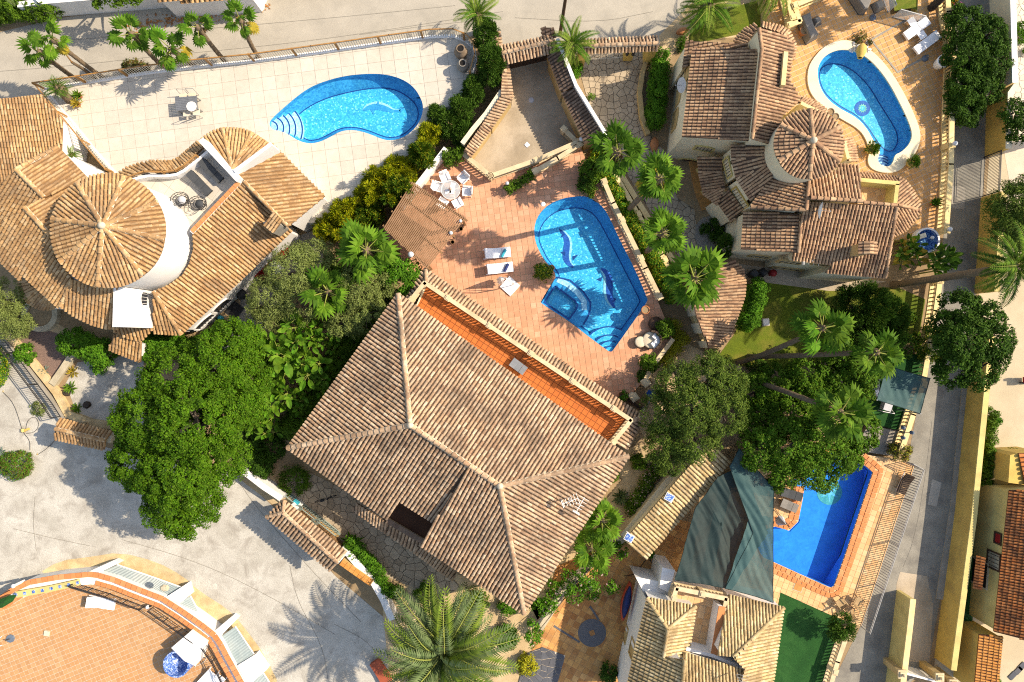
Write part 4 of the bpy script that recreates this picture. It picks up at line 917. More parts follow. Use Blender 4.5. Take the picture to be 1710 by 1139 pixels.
dolphin(p2, [(1003, 449), (1011, 455), (1016, 466), (1015, 482), (1016, 496), (1021, 508), (1026, 514)], [1, 5, 7.5, 8, 7, 4, 1], z2, [[(1006, 462), (996, 467), (1004, 470)], [(1020, 468), (1027, 470), (1021, 475)]], [[(1022, 505), (1024, 497), (1029, 499), (1026, 506)], [(1025, 512), (1030, 516), (1022, 513)]], 1)
# childrens basin: raised platform with a shallow recess and a pale washed rim
kp = XY([(904, 506), (929, 462), (952, 467), (976, 487), (987, 505), (987, 516), (983, 529), (977, 540), (966, 547), (951, 536)], ZD); kin = XY([(927, 478), (909, 505), (950, 533), (961, 518), (964, 510), (960, 503)], ZD-.6)
b_ = MB(); b_.prism(clip(o2, offset(kp, -.02)) and ccw(kp), z2, ZD-.42, 0, 0, [kin]); b_.poly(ccw(kin), ZD-.75, 1)
for i in range(len(kin)):
    a, c = kin[i], kin[(i+1) % len(kin)]; b_.face([(a[0], a[1], ZD-.75), (c[0], c[1], ZD-.75), (c[0], c[1], ZD-.42), (a[0], a[1], ZD-.42)])
kb = b_.build('childrens_basin', ['mosaic_deep', 'mosaic_blue_sparkle'], p2)
for pts, w_, m in ((XY([(927, 478), (909, 505), (950, 533), (961, 518), (964, 510), (960, 503), (927, 478)], ZD-.6), .11, 'mosaic_navy'), (XY([(929, 463), (952, 468), (975, 488), (986, 505), (986, 516), (982, 529), (974, 542)], ZD-.42), .11, 'mosaic_navy'), (XY([(931, 467), (948, 475), (964, 488), (975, 503), (976, 518)], ZD-.42), .36, 'mosaic_pale')):
    l = MB(); A, B = ribbon(pts, w_)
    for i in range(len(A)-1): l.face([(A[i][0], A[i][1], ZD-.40+.004*(m == 'mosaic_navy')), (A[i+1][0], A[i+1][1], ZD-.40+.004*(m == 'mosaic_navy')), (B[i+1][0], B[i+1][1], ZD-.40+.004*(m == 'mosaic_navy')), (B[i][0], B[i][1], ZD-.40+.004*(m == 'mosaic_navy'))])
    l.build('border_line', m, kb)
p3, o3, i3, z3 = pool('keyhole shaped blue pool with broad cream coping and a sun rosette', P3_OUT, P3_IN, ZV, 1.0, 'mosaic_deep', 'mosaic_blue_sparkle', steps=[((1477, 280), [27, 21, 15, 9], 'mosaic_pale')])
cp = MB(); A = sml(P3_COP, ZV); cp.prism(A, ZV+.001, ZV+.12, 0, 0, [o3]); cp.build('coping', 'cream_paint', p3)
for r, m, lf in ((13, 'mosaic_dolphin', .02), (8, 'mosaic_teal', .026), (4, 'mosaic_blue_sparkle', .032)):
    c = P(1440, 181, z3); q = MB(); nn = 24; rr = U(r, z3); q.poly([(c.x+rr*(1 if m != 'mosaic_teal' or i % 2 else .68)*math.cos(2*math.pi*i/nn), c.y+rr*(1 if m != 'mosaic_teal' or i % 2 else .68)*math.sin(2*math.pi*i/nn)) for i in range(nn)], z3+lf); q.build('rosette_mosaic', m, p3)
p4, o4, i4, z4 = pool('deep blue L shaped pool with square orange edge tiles', P4_OUT, P4_IN, ZQ, 1.3, 'pool_plain', 'pool_plain', line=None, wtr='water_deep', sm=1)
c = P(1385, 822, z4)
for n_, r0, r1, m, lf in ((40, 21, 21, 'mosaic_teal', .015), (12, 18, 5, 'mosaic_belly', .022)):
    q = MB(); q.poly([(c.x+U(r1 if i % 2 else r0, z4)*math.cos(2*math.pi*i/n_+.5), c.y+U(r1 if i % 2 else r0, z4)*math.sin(2*math.pi*i/n_+.5)) for i in range(n_)], z4+lf); q.build('star_mosaic', m, p4)
# edge tiles, one row round the pool
cm = MB(); cm.box((0, 0, 0), (.31, .31, .04)); cme = mesh_only(cm, 'edge_tile', 'cope_orange')
for row, d in ((0, -.19), (1, -.55)):
    lp = offset(o4, d)
    for p, e in walk([(q[0], q[1], ZQ+.035) for q in lp], .36, True):
        if inside((p.x, p.y), XY(QT, ZQ)): inst('edge_tile', cme, p4, Matrix.Translation(p) @ Matrix.Rotation(math.atan2(e.y, e.x), 4, 'Z'))
# ================================================================ MIDDLE VILLA
def V3(*pts): return [P(*p) for p in pts]
hm = T('villa', 'large sandy roofed villa with a hipped roof and orange roof terrace in the middle', 'villa', P(760, 760, 0))
r = Roof(hm, 'tile_main', 'gap_main', 'cream_paint', .0, pitch=.238, L=.35)
A, B, R1, R2, C, D, Mx = (665, 490, 5.4), (480, 748, 5.0), (685, 710, 7.6), (835, 812, 7.6), (875, 1025, 5.4), (1050, 762, 5.4), (784, 777, 7.6)
r.slope(V3(A, R1, R2, D)); r.slope(V3(A, B, R1)); r.slope(V3(B, (646, 867, 5.0), (667, 836, 5.58), (724, 872, 5.6), Mx, R1)); r.slope(V3(R2, C, D))
r.slope(V3((784, 777, 7.63), (702, 911, 5.75), C, (835, 812, 7.63)), thick=.6)
for a, b in ((A, R1), (B, R1), (C, R2), (D, R2), (R1, Mx), (Mx, R2)): r.ridge(P(*a), P(*b), .16)
hm_roof = r.done(300)
f = MB()
for q in (R1, R2): f.ball(P(q[0], q[1], 7.78), .2)
f.build('ridge_boss', 'mortar', hm_roof)
w_ = MB(); w_.prism(ccw(XY([(690, 522), (711, 474), (1054, 700), (1016, 745)], 3.2)), 0, 3.29); w_.build('wall', 'cream_paint', hm)
q = MB(); TERR = XY([(686, 530), (700, 506), (713, 478), (1047, 699), (1020, 734), (990, 738)], 3.3); q.poly(ccw(TERR), 3.3); tf = q.build('roof_terrace', 'joint_deep', hm); pave(tf, TERR, .37, R(-33), 3.3, 'pave_deep', n_ind=300, gap=.035)
r = Roof(hm, 'tile_main', 'gap_main', None, name='porch_roof')
r.slope(V3((711, 449, 2.75), (1076, 697, 2.75), (1053, 703, 3.25), (712, 471, 3.25))); r.slope(V3((711, 449, 2.75), (712, 471, 3.25), (689, 503, 3.25), (667, 486, 2.75))); r.slope(V3((1076, 697, 2.75), (1053, 703, 3.25), (1024, 737, 3.25), (1046, 752, 2.75)))
r.ridge(P(711, 449, 2.75), P(712, 471, 3.25), .14); r.ridge(P(1076, 697, 2.75), P(1053, 703, 3.25), .14); r.done(0)
balustrade('cream balustrade of the orange roof terrace, above the porch tiles', V3((690, 502, 3.32), (712, 474, 3.32), (1050, 699, 3.32), (1020, 736, 3.32)), h=.95, mat='stone_rail', post=3.2, sp=.25, w_=.16)
r = Roof(hm, 'tile_main', 'gap_main', 'cream_paint', 0, name='porch_roof', inset=.3)
r.facets(V3((596, 840, 3.1), (645, 871, 3.1), (706, 906, 3.1), (764, 951, 3.1)), V3((588, 850, 2.6), (650, 894, 2.6), (690, 921, 2.6), (757, 970, 2.6)), body=False); r.done(0)
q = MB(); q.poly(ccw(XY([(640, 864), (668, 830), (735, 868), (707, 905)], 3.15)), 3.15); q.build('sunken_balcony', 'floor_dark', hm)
q = MB(); c_ = MB(); c_.box((0, 0, 0), (.42, .34, .06)); ce = mesh_only(c_, 'coping_tile', 'tile_dark'); lp = V3((646, 869, 3.35), (707, 905, 3.35)); wall_mb(q, [(p.x, p.y) for p in lp], 2.9, 3.3, .3); o = q.build('balcony_parapet', 'mortar', hm)
for p, e in walk(lp, .46)[:-1]: inst('coping_tile', ce, o, Matrix.Translation(p+e*.23) @ Matrix.Rotation(math.atan2(e.y, e.x), 4, 'Z'))

# ================================================================ LEFT VILLA WITH THE ROUND TOWER
hv = T('villa', 'white villa with a golden conical tower roof at the left', 'villa', P(230, 430, 0))
r = Roof(hv, 'tile_gold', 'gap_gold', 'white_paint', 0, pitch=.235, L=.36, inset=.22)
cR = P(181, 385, 7.75); rad = U(95, 7.75); apx = P(172, 377, 8.75)
ends = [(134, 313), (207, 298), (265, 337), (274, 400), (237, 457), (164, 476), (108, 433), (89, 366.6)]
def cone(r, c, rad, apx, ends, z):
    an = [math.atan2(P(x, y, z).y-c.y, P(x, y, z).x-c.x) for x, y in ends]; n = len(an)
    for i in range(n):
        a, b = an[i], an[(i+1) % n]
        while b > a: b -= 2*math.pi
        arc = [Vector((c.x+rad*math.cos(a+(b-a)*k/6), c.y+rad*math.sin(a+(b-a)*k/6), z)) for k in range(7)]; m = (a+b)/2
        r.slope(arc+[apx], down=(math.cos(m), math.sin(m), 0), body=False); r.ridge(arc[0], apx, .15)
cone(r, cR, rad, apx, ends, 7.75)
nc_ = len(r.tiles)
r.slope(V3((27, 283, 6.6), (97, 246, 5.7), (146, 297, 5.7), (74, 330, 6.6)))
r.slope(V3((27, 283, 6.6), (74, 330, 6.6), (41, 346, 6.12), (-40, 425, 4.6), (-40, 343, 5.37)))
r.slope(V3((41, 346, 6.9), (84, 393, 6.9), (112, 380, 6.5), (150, 340, 5.8), (137, 306, 5.6), (74, 331, 6.44)))
r.slope(V3((41, 346, 6.9), (84, 393, 6.9), (92, 430, 6.57), (122, 467, 6.5), (102, 512, 5.8), (97, 513, 5.8), (36, 457, 5.75), (33, 468, 5.65), (0, 436, 5.63), (-40, 400, 5.6)))
r.slope(V3((122, 467, 6.5), (150, 474, 6.85), (203, 476, 6.9), (200, 549, 5.75), (175, 548, 5.75), (150, 541, 5.75), (122, 527, 5.75), (102, 512, 5.8)))
for a, b in (((27, 283, 6.6), (74, 330, 6.6)), ((41, 346, 6.9), (84, 393, 6.9)), ((102, 512, 5.8), (122, 467, 6.5)), ((27, 283, 6.6), (97, 246, 5.7))): r.ridge(P(*a), P(*b), .14)
r.facets(V3((60, 468, 3.6), (62, 473, 3.6), (66, 479, 3.6), (71, 486, 3.6), (77, 493, 3.6), (84, 500, 3.6), (92, 506, 3.6)), V3((32, 470, 3.0), (34, 484, 3.0), (40, 497, 3.0), (49, 507, 3.0), (62, 514, 3.0), (76, 517, 3.0), (94, 514, 3.0)), inset=.15)
W1 = [(405, 303, 5.0), (476, 372, 3.15), (486, 386, 2.9), (389, 480, 2.9), (303, 559, 2.95), (256, 486, 4.6), (281, 476, 4.4), (305, 459, 4.3), (316, 440, 4.4), (322, 415, 4.7), (321, 390, 5.0)]
r.slope(V3(*W1), inset=.2, down=(.72, -.70, 0)); r.slope(V3((256, 486, 4.6), (303, 559, 2.95), (256, 556, 2.95))); r.ridge(P(303, 559, 2.95), P(256, 486, 4.6), .14)
r.slope(V3((188, 552, 3.25), (202, 541, 3.5), (256, 548, 3.4), (236, 569, 2.9), (212, 564, 2.9)), body=False); r.slope(V3((192, 556, 2.8), (236, 569, 2.8), (234, 605, 2.2), (181, 583, 2.2)), inset=.3)
r.slope(V3((393, 287, 5.15), (454, 239, 4.1), (542, 327, 3.3), (481, 379, 4.15)), inset=.2); r.ridge(P(407, 303, 5.0), P(479, 376, 4.2), .12)
def sectors(r, c, arcs, **k):
    for arc in arcs: A_ = V3(*arc); m = sum(A_, Vector())/len(A_)-P(*c); r.slope(A_+[P(*c)], down=(m.x, m.y, 0), odd=True, **k)
sectors(r, (388, 283, 5.4), [[(336, 234, 4.1), (345, 226, 4.1), (356, 219.5, 4.1), (372, 215, 4.1)], [(372, 215, 4.1), (388, 214.5, 4.1), (405, 216, 4.1), (421, 222, 4.1)], [(421, 222, 4.1), (436, 231.5, 4.1), (451, 242, 4.1)]], inset=.12)
for q in ((372, 215), (421, 222)): r.ridge(P(*q, 4.1), P(388, 283, 5.4), .12)
IN_ = V3((212, 297, 4.78), (227, 291, 4.78), (245, 286, 4.78), (264, 285, 4.78), (282, 287, 4.78), (294, 285, 4.78), (308, 276, 4.78), (325, 261, 4.78), (340, 247, 4.78)); OU_ = V3((196, 292, 4.1), (209, 282, 4.1), (227, 275, 4.1), (245, 270, 4.1), (264, 269, 4.1), (282, 270, 4.1), (295, 267, 4.1), (307, 258, 4.1), (331, 236, 4.1))
OU_ = V3((193, 293, 4.1), (209, 282, 4.1), (227, 275, 4.1), (248, 270, 4.1), (266, 269, 4.1), (284, 270, 4.1), (297, 265, 4.1), (313, 252, 4.1), (331, 236, 4.1))
r.facets(IN_, OU_, inset=.12)
hv_roof = r.done(300)
mb = MB(); mb.cyl((cR.x, cR.y, 3.0), (cR.x, cR.y, 7.72), rad-.12, n=48, caps=False); mb.build('tower_drum', 'white_paint', hv)
f = MB(); f.ball(apx+Vector((0, 0, .12)), .22); f.build('tower_finial', 'mortar', hv_roof)
a, b = P(203, 479, 6.9), P(201, 546, 6.9); mb = MB(); mb.prism(ccw([(a.x, a.y), (b.x, b.y), (b.x-.5, b.y), (a.x-.5, a.y)]), 2.6, 6.86); mb.build('gable_wall', 'white_paint', hv)
window(hv, (a.x+.001, a.y), (b.x+.001, b.y), 240, 499, .8, .8, True, 'white_paint', barmat='white_metal')
PT = XY([(205, 308), (227, 296), (251, 291), (276, 292), (294, 290), (307, 283), (331, 264), (345, 250), (400, 306), (322, 386), (290, 380), (262, 330)], 4.2); q = MB(); q.poly(ccw(PT), 4.2); pt = q.build('roof_patio', 'joint_beige', hv); pave(pt, PT, .9, R(-35), 4.2, 'pave_beige', n_ind=120)
mb = MB(); wall_mb(mb, XY([(213, 303), (227, 298), (251, 292.5), (276, 293.5), (294, 291.5), (307, 285), (331, 266), (347, 252)], 4.85), 4.0, 4.85, .16); wall_mb(mb, XY([(335, 233), (398, 300)], 5.5), 4.0, 5.5, .34); wall_mb(mb, XY([(391, 286), (453, 240)], 5.6), 4.0, 5.6, .22); wall_mb(mb, XY([(401, 302), (319, 388)], 5.12), 4.0, 5.12, .24)
pw_ = mb.build('patio_parapet', 'white_paint', hv)
c_ = MB(); c_.box((0, 0, 0), (.40, .26, .05)); ce = mesh_only(c_, 'coping_tile', 'cope_orange')
for p, e in walk(V3((399, 304, 5.16), (320, 387, 5.16)), .42)[:-1]: inst('coping_tile', ce, pw_, Matrix.Translation(p+e*.2) @ Matrix.Rotation(math.atan2(e.y, e.x), 4, 'Z'))
w1a, w1b = P(389, 480, 2.9), P(303, 559, 2.95); dn = Vector((w1b.y-w1a.y, -(w1b.x-w1a.x), 0)).normalized()*(-.2)
if dn.dot(Vector((-1, 1, 0))) < 0: dn = -dn
for px, py, ww, hh in ((370, 510, 1.3, 1.1), (341, 537, 1.5, .9)): window(hv, (w1a+dn)[:2], (w1b+dn)[:2], px, py, ww, hh, True, 'white_paint', bars=6)
ch = MB(); cc = P(458, 376, 4.4); ch.box((cc.x, cc.y, 4.0), (.75, .75, 1.8), R(40)); o = ch.build('chimney', 'stone_grey', hv)
r = Roof(hv, 'tile_gold', 'gap_gold', None, pitch=.22, name='chimney_roof'); c0 = P(456, 371, 5.1); k = .62
r.slope([c0+Vector((-k, -k*.2, -.1)), c0+Vector((0, -k, -.1)), c0+Vector((k, .1, .15)), c0+Vector((.1, k, .15))], body=False); r.done(0)

han = T('annex', 'low annex with a golden tile roof crossed by palm shadows', 'house', P(30, 230, 0))
r = Roof(han, 'tile_gold', 'gap_gold', 'white_paint', 0, pitch=.2, L=.34); r.slope(V3((-60, 172, 3.6), (3, 165, 3.6), (68, 158, 3.6), (104, 200, 3.36), (102, 260, 3.0), (98, 306, 2.75), (-60, 310, 2.75))); r.done(0)

# ================================================================ RIGHT VILLA
h2_ = T('villa', 'cream two storey villa with rose brown roofs and a small round tower', 'villa', P(1320, 300, 0))
r = Roof(h2_, 'tile_rose', 'gap_rose', 'cream_paint', 0, pitch=.205, L=.29, inset=.12)
cT = P(1351, 241, 8.0); rT = U(58, 8.0); aT = P(1357.5, 235, 8.75)
cone(r, cT, rT, aT, [(1352, 184), (1401, 213), (1405, 272), (1351, 299), (1301, 268), (1302, 208)], 8.0)
r.slope(V3((1267, 47, 7.1), (1309, 58, 6.55), (1325, 75, 6.3), (1318, 130, 6.35), (1336, 165, 6.0), (1305, 195, 6.4), (1291, 242, 6.6), (1256, 232, 7.1), (1272, 82, 7.1)), inset=.04)
r.ridge(P(1267, 47, 7.1), P(1272, 82, 7.1), .12); r.ridge(P(1272, 82, 7.1), P(1256, 232, 7.1), .12)
r.slope(V3((1299, 284, 5.93), (1320, 296, 6.24), (1350, 302, 6.67), (1346, 351, 6.89), (1253, 345, 5.6), (1292, 291, 5.83))); r.ridge(P(1350, 302, 6.7), P(1346, 351, 6.9), .13); r.ridge(P(1253, 346, 5.6), P(1346, 351, 6.89), .12)
r.slope(V3((1352, 303, 6.55), (1398, 284, 6.3), (1402, 274, 6.2), (1435, 277, 6.2), (1439, 335, 7.0), (1353, 329, 7.0)), inset=.1); r.ridge(P(1352, 330, 7.0), P(1440, 336, 7.0), .13)
r.slope(V3((1157, 80, 5.0), (1272, 82, 6.4), (1254, 235, 6.4), (1139.5, 228, 5.0)), inset=.1)
r.slope(V3((1146, 68, 4.3), (1248, 74, 5.3), (1250, 84, 5.3), (1157, 81, 4.4), (1153, 107, 4.4), (1140, 114, 4.2)), inset=.1)
r.slope(V3((1350, 337, 6.3), (1497, 345, 6.3), (1488, 395, 5.6), (1478, 464, 4.65), (1379, 455, 4.7), (1391, 442, 4.88), (1323, 434, 4.9), (1338, 360, 5.95)), inset=.1)
r.ridge(P(1497, 345, 6.3), P(1478, 464, 4.65), .12); r.ridge(P(1440, 338, 6.3), P(1497, 343, 6.3), .12)
r.slope(V3((1242, 353, 4.5), (1338, 358, 5.6), (1333, 422, 5.6), (1238, 416, 4.5)), inset=.1); r.ridge(P(1338, 358, 5.65), P(1333, 422, 5.65), .13)
r.facets(V3((1286, 246, 6.3), (1288, 259, 6.3), (1292, 272, 6.3), (1299, 284, 6.3)), V3((1221, 241, 5.4), (1222, 268, 5.4), (1229, 297, 5.4), (1254, 336, 5.4)), inset=.12)
r.facets(V3((1246, 75, 4.6), (1252, 66, 4.6), (1259, 56, 4.6), (1266, 47, 4.6)), V3((1225, 70, 4.0), (1233, 58, 4.0), (1245, 47, 4.0), (1261, 40, 4.0)), inset=.1)
r.facets(V3((1272, 46, 4.6), (1285, 50, 4.6), (1298, 54, 4.6), (1309, 60, 4.6), (1318, 80, 4.6), (1313, 100, 4.6)), V3((1272, 38, 4.0), (1288, 40, 4.0), (1304, 44, 4.0), (1318, 52, 4.0), (1329, 76, 4.0), (1326, 100, 4.0)), inset=.1)
r.facets(V3((1206, 263, 3.5), (1206, 288, 3.5), (1211, 312, 3.5), (1204, 331, 3.4)), V3((1165, 261, 2.9), (1167, 290, 2.9), (1174, 322, 2.9), (1197, 344, 2.9)), body=False)
r.slope(V3((1194, 332, 2.9), (1218, 318, 3.5), (1241, 349, 3.5), (1222, 372, 2.9)), inset=.1)
r.slope(V3((1437, 289, 3.4), (1499, 296, 3.4), (1498, 305, 4.0), (1437, 297, 4.0)), inset=.06)
sectors(r, (1499, 341, 4.4), [[(1499, 296, 3.4), (1513, 303, 3.4), (1526, 319, 3.4), (1535, 336, 3.4), (1535, 351, 3.4)], [(1535, 351, 3.4), (1528, 368, 3.4), (1512, 386, 3.4), (1490, 396, 3.4)]], inset=.06); r.ridge(P(1535, 351, 3.4), P(1499, 342, 4.4), .11)
r.facets(V3((1322, 172, 4.9), (1336, 172, 4.9), (1356, 178, 4.9), (1374, 190, 4.9)), V3((1328, 160, 4.3), (1345, 163, 4.3), (1366, 172, 4.3), (1384, 187, 4.3)), inset=.1)
r.facets(V3((1408, 232, 4.9), (1414, 250, 4.9), (1416, 268, 4.9)), V3((1421, 228, 4.3), (1428, 248, 4.3), (1432, 270, 4.3)), inset=.1)
h2_roof = r.done(300)
mb = MB(); mb.cyl((cT.x, cT.y, 3.0), (cT.x, cT.y, 7.95), rT-.1, n=36, caps=False); mb.build('tower_drum', 'cream_paint', h2_)
f = MB(); f.ball(aT+Vector((0, 0, .12)), .2); f.build('tower_finial', 'mortar', h2_roof)
BF = XY([(1434, 300), (1492, 303), (1487, 344), (1432, 340)], 3.6); q = MB(); q.poly(ccw(BF), 3.6); bf = q.build('balcony', 'joint_pale', h2_); pave(bf, BF, .36, R(20), 3.6, 'pave_peach', n_ind=60)
for a, b, z, w_, m in (((1436, 300), (1502, 306), 4.7, .24, 'yellow_pale'), ((1499, 307), (1495, 341), 4.7, .24, 'yellow_pale'), ((1338, 172), (1372, 188), 5.4, .2, 'stone_rail_yellow'), ((1410, 236), (1417, 265), 5.4, .2, 'stone_rail_yellow'), ((1313, 86), (1308, 142), 6.9, .26, 'stone_rail_yellow')): mb = MB(); wall_mb(mb, XY([a, b], z), 2.8, z, w_); mb.build('balcony_parapet', m, h2_)
ch = MB(); c0 = P(1437, 417, 5.9); ch.box((c0.x, c0.y, 5.6), (.62, .62, 2.2), 0); o = ch.build('chimney', 'plaster_ochre', h2_)
r = Roof(h2_, 'tile_rose', 'gap_rose', None, pitch=.22, L=.3, name='chimney_roof'); c0 = Vector((c0.x, c0.y, 6.75))
r.slope([c0+Vector((-.5, -.4, -.05)), c0+Vector((0, -.4, .2)), c0+Vector((0, .4, .2)), c0+Vector((-.5, .4, -.05))], body=False); r.slope([c0+Vector((.5, -.4, -.05)), c0+Vector((0, -.4, .2)), c0+Vector((0, .4, .2)), c0+Vector((.5, .4, -.05))], body=False); r.done(0)
# windows of the right villa
def inset_edge(a, b, d, side):
    a, b = P(*a), P(*b); e = (b-a).normalized(); n = Vector((e.y, -e.x, 0))*side*d; return (a+n)[:2], (b+n)[:2]
a, b = inset_edge((1157, 80, 5.0), (1139.5, 228, 5.0), .1, -1)
for px, py, ww, hh in ((1149, 120, 1.0, 1.3), (1134, 160, 1.0, 1.3), (1128, 200, 1.2, 1.5)): window(h2_, a, b, px, py, ww, hh, True, 'plaster_ochre', bars=0, pane='plaster_ochre')
a, b = inset_edge((1139.5, 228, 5.0), (1254, 235, 6.4), .1, -1)
window(h2_, a, b, 1176, 247.5, 1.1, .8, True, 'yellow_pale', bars=5, pane='stone_curb'); window(h2_, a, b, 1150, 272, 1.6, 1.9, True, 'yellow_pale', pane='floor_dark', bars=0, name='door')
a, b = inset_edge((1222, 268, 5.4), (1229, 297, 5.4), .12, -1); window(h2_, a, b, 1216, 280, 1.1, .9, False, 'yellow_pale', bars=6, pane='cream_paint')
a, b = inset_edge((1229, 297, 5.4), (1254, 336, 5.4), .12, -1); window(h2_, a, b, 1236, 331, 1.4, 1.0, False, 'yellow_paint', bars=7, pane='cream_paint')
a, b = inset_edge((1238, 416, 4.5), (1333, 422, 5.6), .1, -1)
for px, py, ww, hh in ((1269, 427.5, 1.2, .9), (1250, 441, 1.3, .6)): window(h2_, a, b, px, py, ww, hh, True, 'plaster_ochre', bars=4, pane='stone_curb')
a, b = inset_edge((1323, 434, 4.9), (1391, 442, 4.88), .1, -1)
for px, py, ww, hh in ((1320, 437, 1.4, 1.0), (1316, 448, 1.9, .8), (1372, 441, 1.1, .5)): window(h2_, a, b, px, py, ww, hh, True, 'plaster_ochre', bars=4, pane='stone_curb')
# porch of the right villa
pf = XY([(1150, 268), (1190, 262), (1205, 300), (1195, 345), (1172, 352), (1160, 320), (1154, 290)], .05); q = MB(); q.prism(ccw(pf), 0, .12); o = q.build('porch_floor', 'pave_brown', h2_)
for a, b in (((1160, 290), (1175, 278)), ((1168, 326), (1184, 314)), ((1190, 350), (1204, 338))): pa, pb_ = P(*a, .1), P(*b, .1); q = MB(); q.box(((pa.x+pb_.x)/2, (pa.y+pb_.y)/2, 1.4), (.45, .3, 2.6), R(30)); q.build('porch_column', 'yellow_pale', h2_)
# fan roofed garden shed beside the hedge
hs = T('garden_shed', 'fan shaped brown tile roof of a garden shed beside the balustrade', 'shed', P(1200, 510, 0))
r = Roof(hs, 'tile_rose', 'gap_rose', 'cream_paint', 0, pitch=.22, L=.32, inset=.25)
r.facets(V3((1193, 447, 3.1), (1178, 462, 3.1), (1166, 478, 3.1), (1157, 502, 3.1), (1164, 532, 3.1), (1176, 562, 3.1), (1186, 587, 3.1)), V3((1224, 434, 2.4), (1240, 448, 2.4), (1245, 470, 2.4), (1243, 497, 2.4), (1229, 535, 2.4), (1216, 568, 2.4), (1188, 588, 2.4))); r.done(0)

# ================================================================ LOWER RIGHT HOUSE
hb = T('villa', 'white villa with straw yellow tile roofs and a terrace at the bottom edge', 'villa', P(1180, 1060, 0))
r = Roof(hb, 'tile_cream', 'gap_cream', 'white_paint', 0, pitch=.215, L=.33, inset=.12)
r.slope(V3((1080, 998, 4), (1115, 1050, 5.15), (1108, 1098, 5.2), (1143, 1104, 6.1), (1137, 1180, 6.1), (1040, 1180, 4))); r.slope(V3((1080, 998, 4), (1162, 1012, 4), (1115, 1050, 5.15))); r.slope(V3((1115, 1050, 5.15), (1162, 1012, 4), (1149, 1096, 4), (1108, 1097, 5.2)))
r.slope(V3((1143, 1092, 4.7), (1229, 1114, 4.7), (1249, 1120, 4.7), (1218, 1180, 6.2), (1138, 1180, 6.2)))
r.slope(V3((1217, 994, 3.6), (1309, 1014, 3.6), (1224, 1098, 5.6), (1198, 1094, 5.5))); r.slope(V3((1309, 1014, 3.6), (1224, 1098, 5.6), (1246, 1122, 5.5), (1222, 1180, 5.5), (1284, 1180, 3.6)))
for a, b in (((1080, 998, 4), (1115, 1050, 5.15)), ((1162, 1012, 4), (1115, 1050, 5.15)), ((1115, 1050, 5.15), (1108, 1097, 5.2)), ((1309, 1014, 3.6), (1224, 1098, 5.6)), ((1143, 1100, 6.0), (1137, 1180, 6.1))): r.ridge(P(*a), P(*b), .13)
r.done(300)
BT = XY([(1126, 976), (1202, 992), (1187, 1094), (1147, 1088), (1160, 1016), (1120, 1000)], 3.0); q = MB(); q.prism(ccw(BT), 0, 3.0, 0, 1); bt = q.build('roof_terrace', ['joint_pale', 'white_paint'], hb); pave(bt, BT, .42, R(-12), 3.0, 'pave_peach', n_ind=150)
mb = MB(); wall_mb(mb, XY([(1204, 1013), (1190, 1096)], 4.15), 2.5, 4.15, .3); mb.build('terrace_wall', 'white_paint', hb); mb = MB(); wall_mb(mb, XY([(1146, 1084), (1192, 1096), (1232, 1113)], 4.3), 2.5, 4.3, .2); mb.build('terrace_wall', 'white_paint', hb); mb = MB()
mb.prism(ccw(XY([(1061, 963), (1104, 972), (1122, 1000), (1080, 1000)], 2.4)), 0, 2.4); mb.build('terrace_wall', 'white_paint', hb)
mb = MB(); mb.prism(ccw(XY([(1106, 948), (1127, 952), (1118, 990), (1101, 982)], 2.9)), 0, 2.9); mb.build('terrace_wall', 'white_paint', hb)
mb = MB(); wall_mb(mb, XY([(1206, 1013), (1192, 1096)], 4.2), 4.15, 4.22, .42); mb.build('wall_coping', 'cope_orange', hb)
balustrade('cream balustrade of the terrace beside the dark shade sail', V3((1119, 990, 3.0), (1124, 974, 3.0), (1206, 991, 3.0), (1202, 1010, 3.0)), h=.95, mat='stone_rail', post=2.2, sp=.24, w_=.18)
a, b = P(1080, 998, 4), P(1040, 1180, 4); e = (b-a).normalized(); n = Vector((-e.y, e.x, 0))*.12; n = n if n.x > 0 else -n
for px, py in ((1045, 1058), (1056, 1083)): window(hb, (a+n)[:2], (b+n)[:2], px, py, .9, 1.1, False, 'plaster_ochre', pane='plaster_ochre', bars=0)
hl = T('lean_to', 'long straw tiled lean-to roof beside the dark shade sail', 'lean-to', P(1130, 840, 0)); r = Roof(hl, 'tile_cream', 'gap_cream', 'cream_paint', 0, pitch=.245, L=.36, inset=.2)
r.slope(V3((1196, 746, 2.9), (1219, 770, 2.45), (1079, 933, 2.45), (1042, 903, 2.9), (1163, 764, 2.9))); r.done(0)

# ================================================================ YELLOW HOUSE AT THE RIGHT EDGE
hy = T('house', 'yellow house with a weathered orange red tile roof at the right edge', 'house', P(1690, 950, 0)); r = Roof(hy, 'tile_red', 'gap_red', 'yellow_pale', 0, pitch=.19, L=.28, inset=.1)
r.slope(V3((1683, 818, 2.9), (1800, 818, 5.2), (1800, 1090, 5.2), (1710, 1067, 3.5), (1665, 1058, 2.9))); r.slope(V3((1632, 928, 2.0), (1646, 931, 2.35), (1640, 985, 2.35), (1626, 983, 2.0)), body=False); r.done(200)
a, b = P(1683, 818, 2.9), P(1665, 1058, 2.9); e = (b-a).normalized(); n = Vector((.1, 0, 0)); window(hy, (a+n)[:2], (b+n)[:2], 1660, 936, 1.0, 1.1, False, 'wood_dark', pane='stone_curb', bars=4); window(hy, (a+n)[:2], (b+n)[:2], 1667, 899, .6, .5, False, 'wood_dark', pane='red_paint', bars=0)
window(hy, (a+n)[:2], (b+n)[:2], 1633, 955, 1.6, 1.9, False, 'stone_curb', pane='hole_dark', bars=0, name='door')
ho = T('outbuilding', 'small outbuilding with a bright orange tile roof under the yellow house', 'outbuilding', P(1650, 1100, 0)); r = Roof(ho, 'tile_amber', 'gap_red', 'yellow_paint', 0, pitch=.19, L=.3, inset=.08)
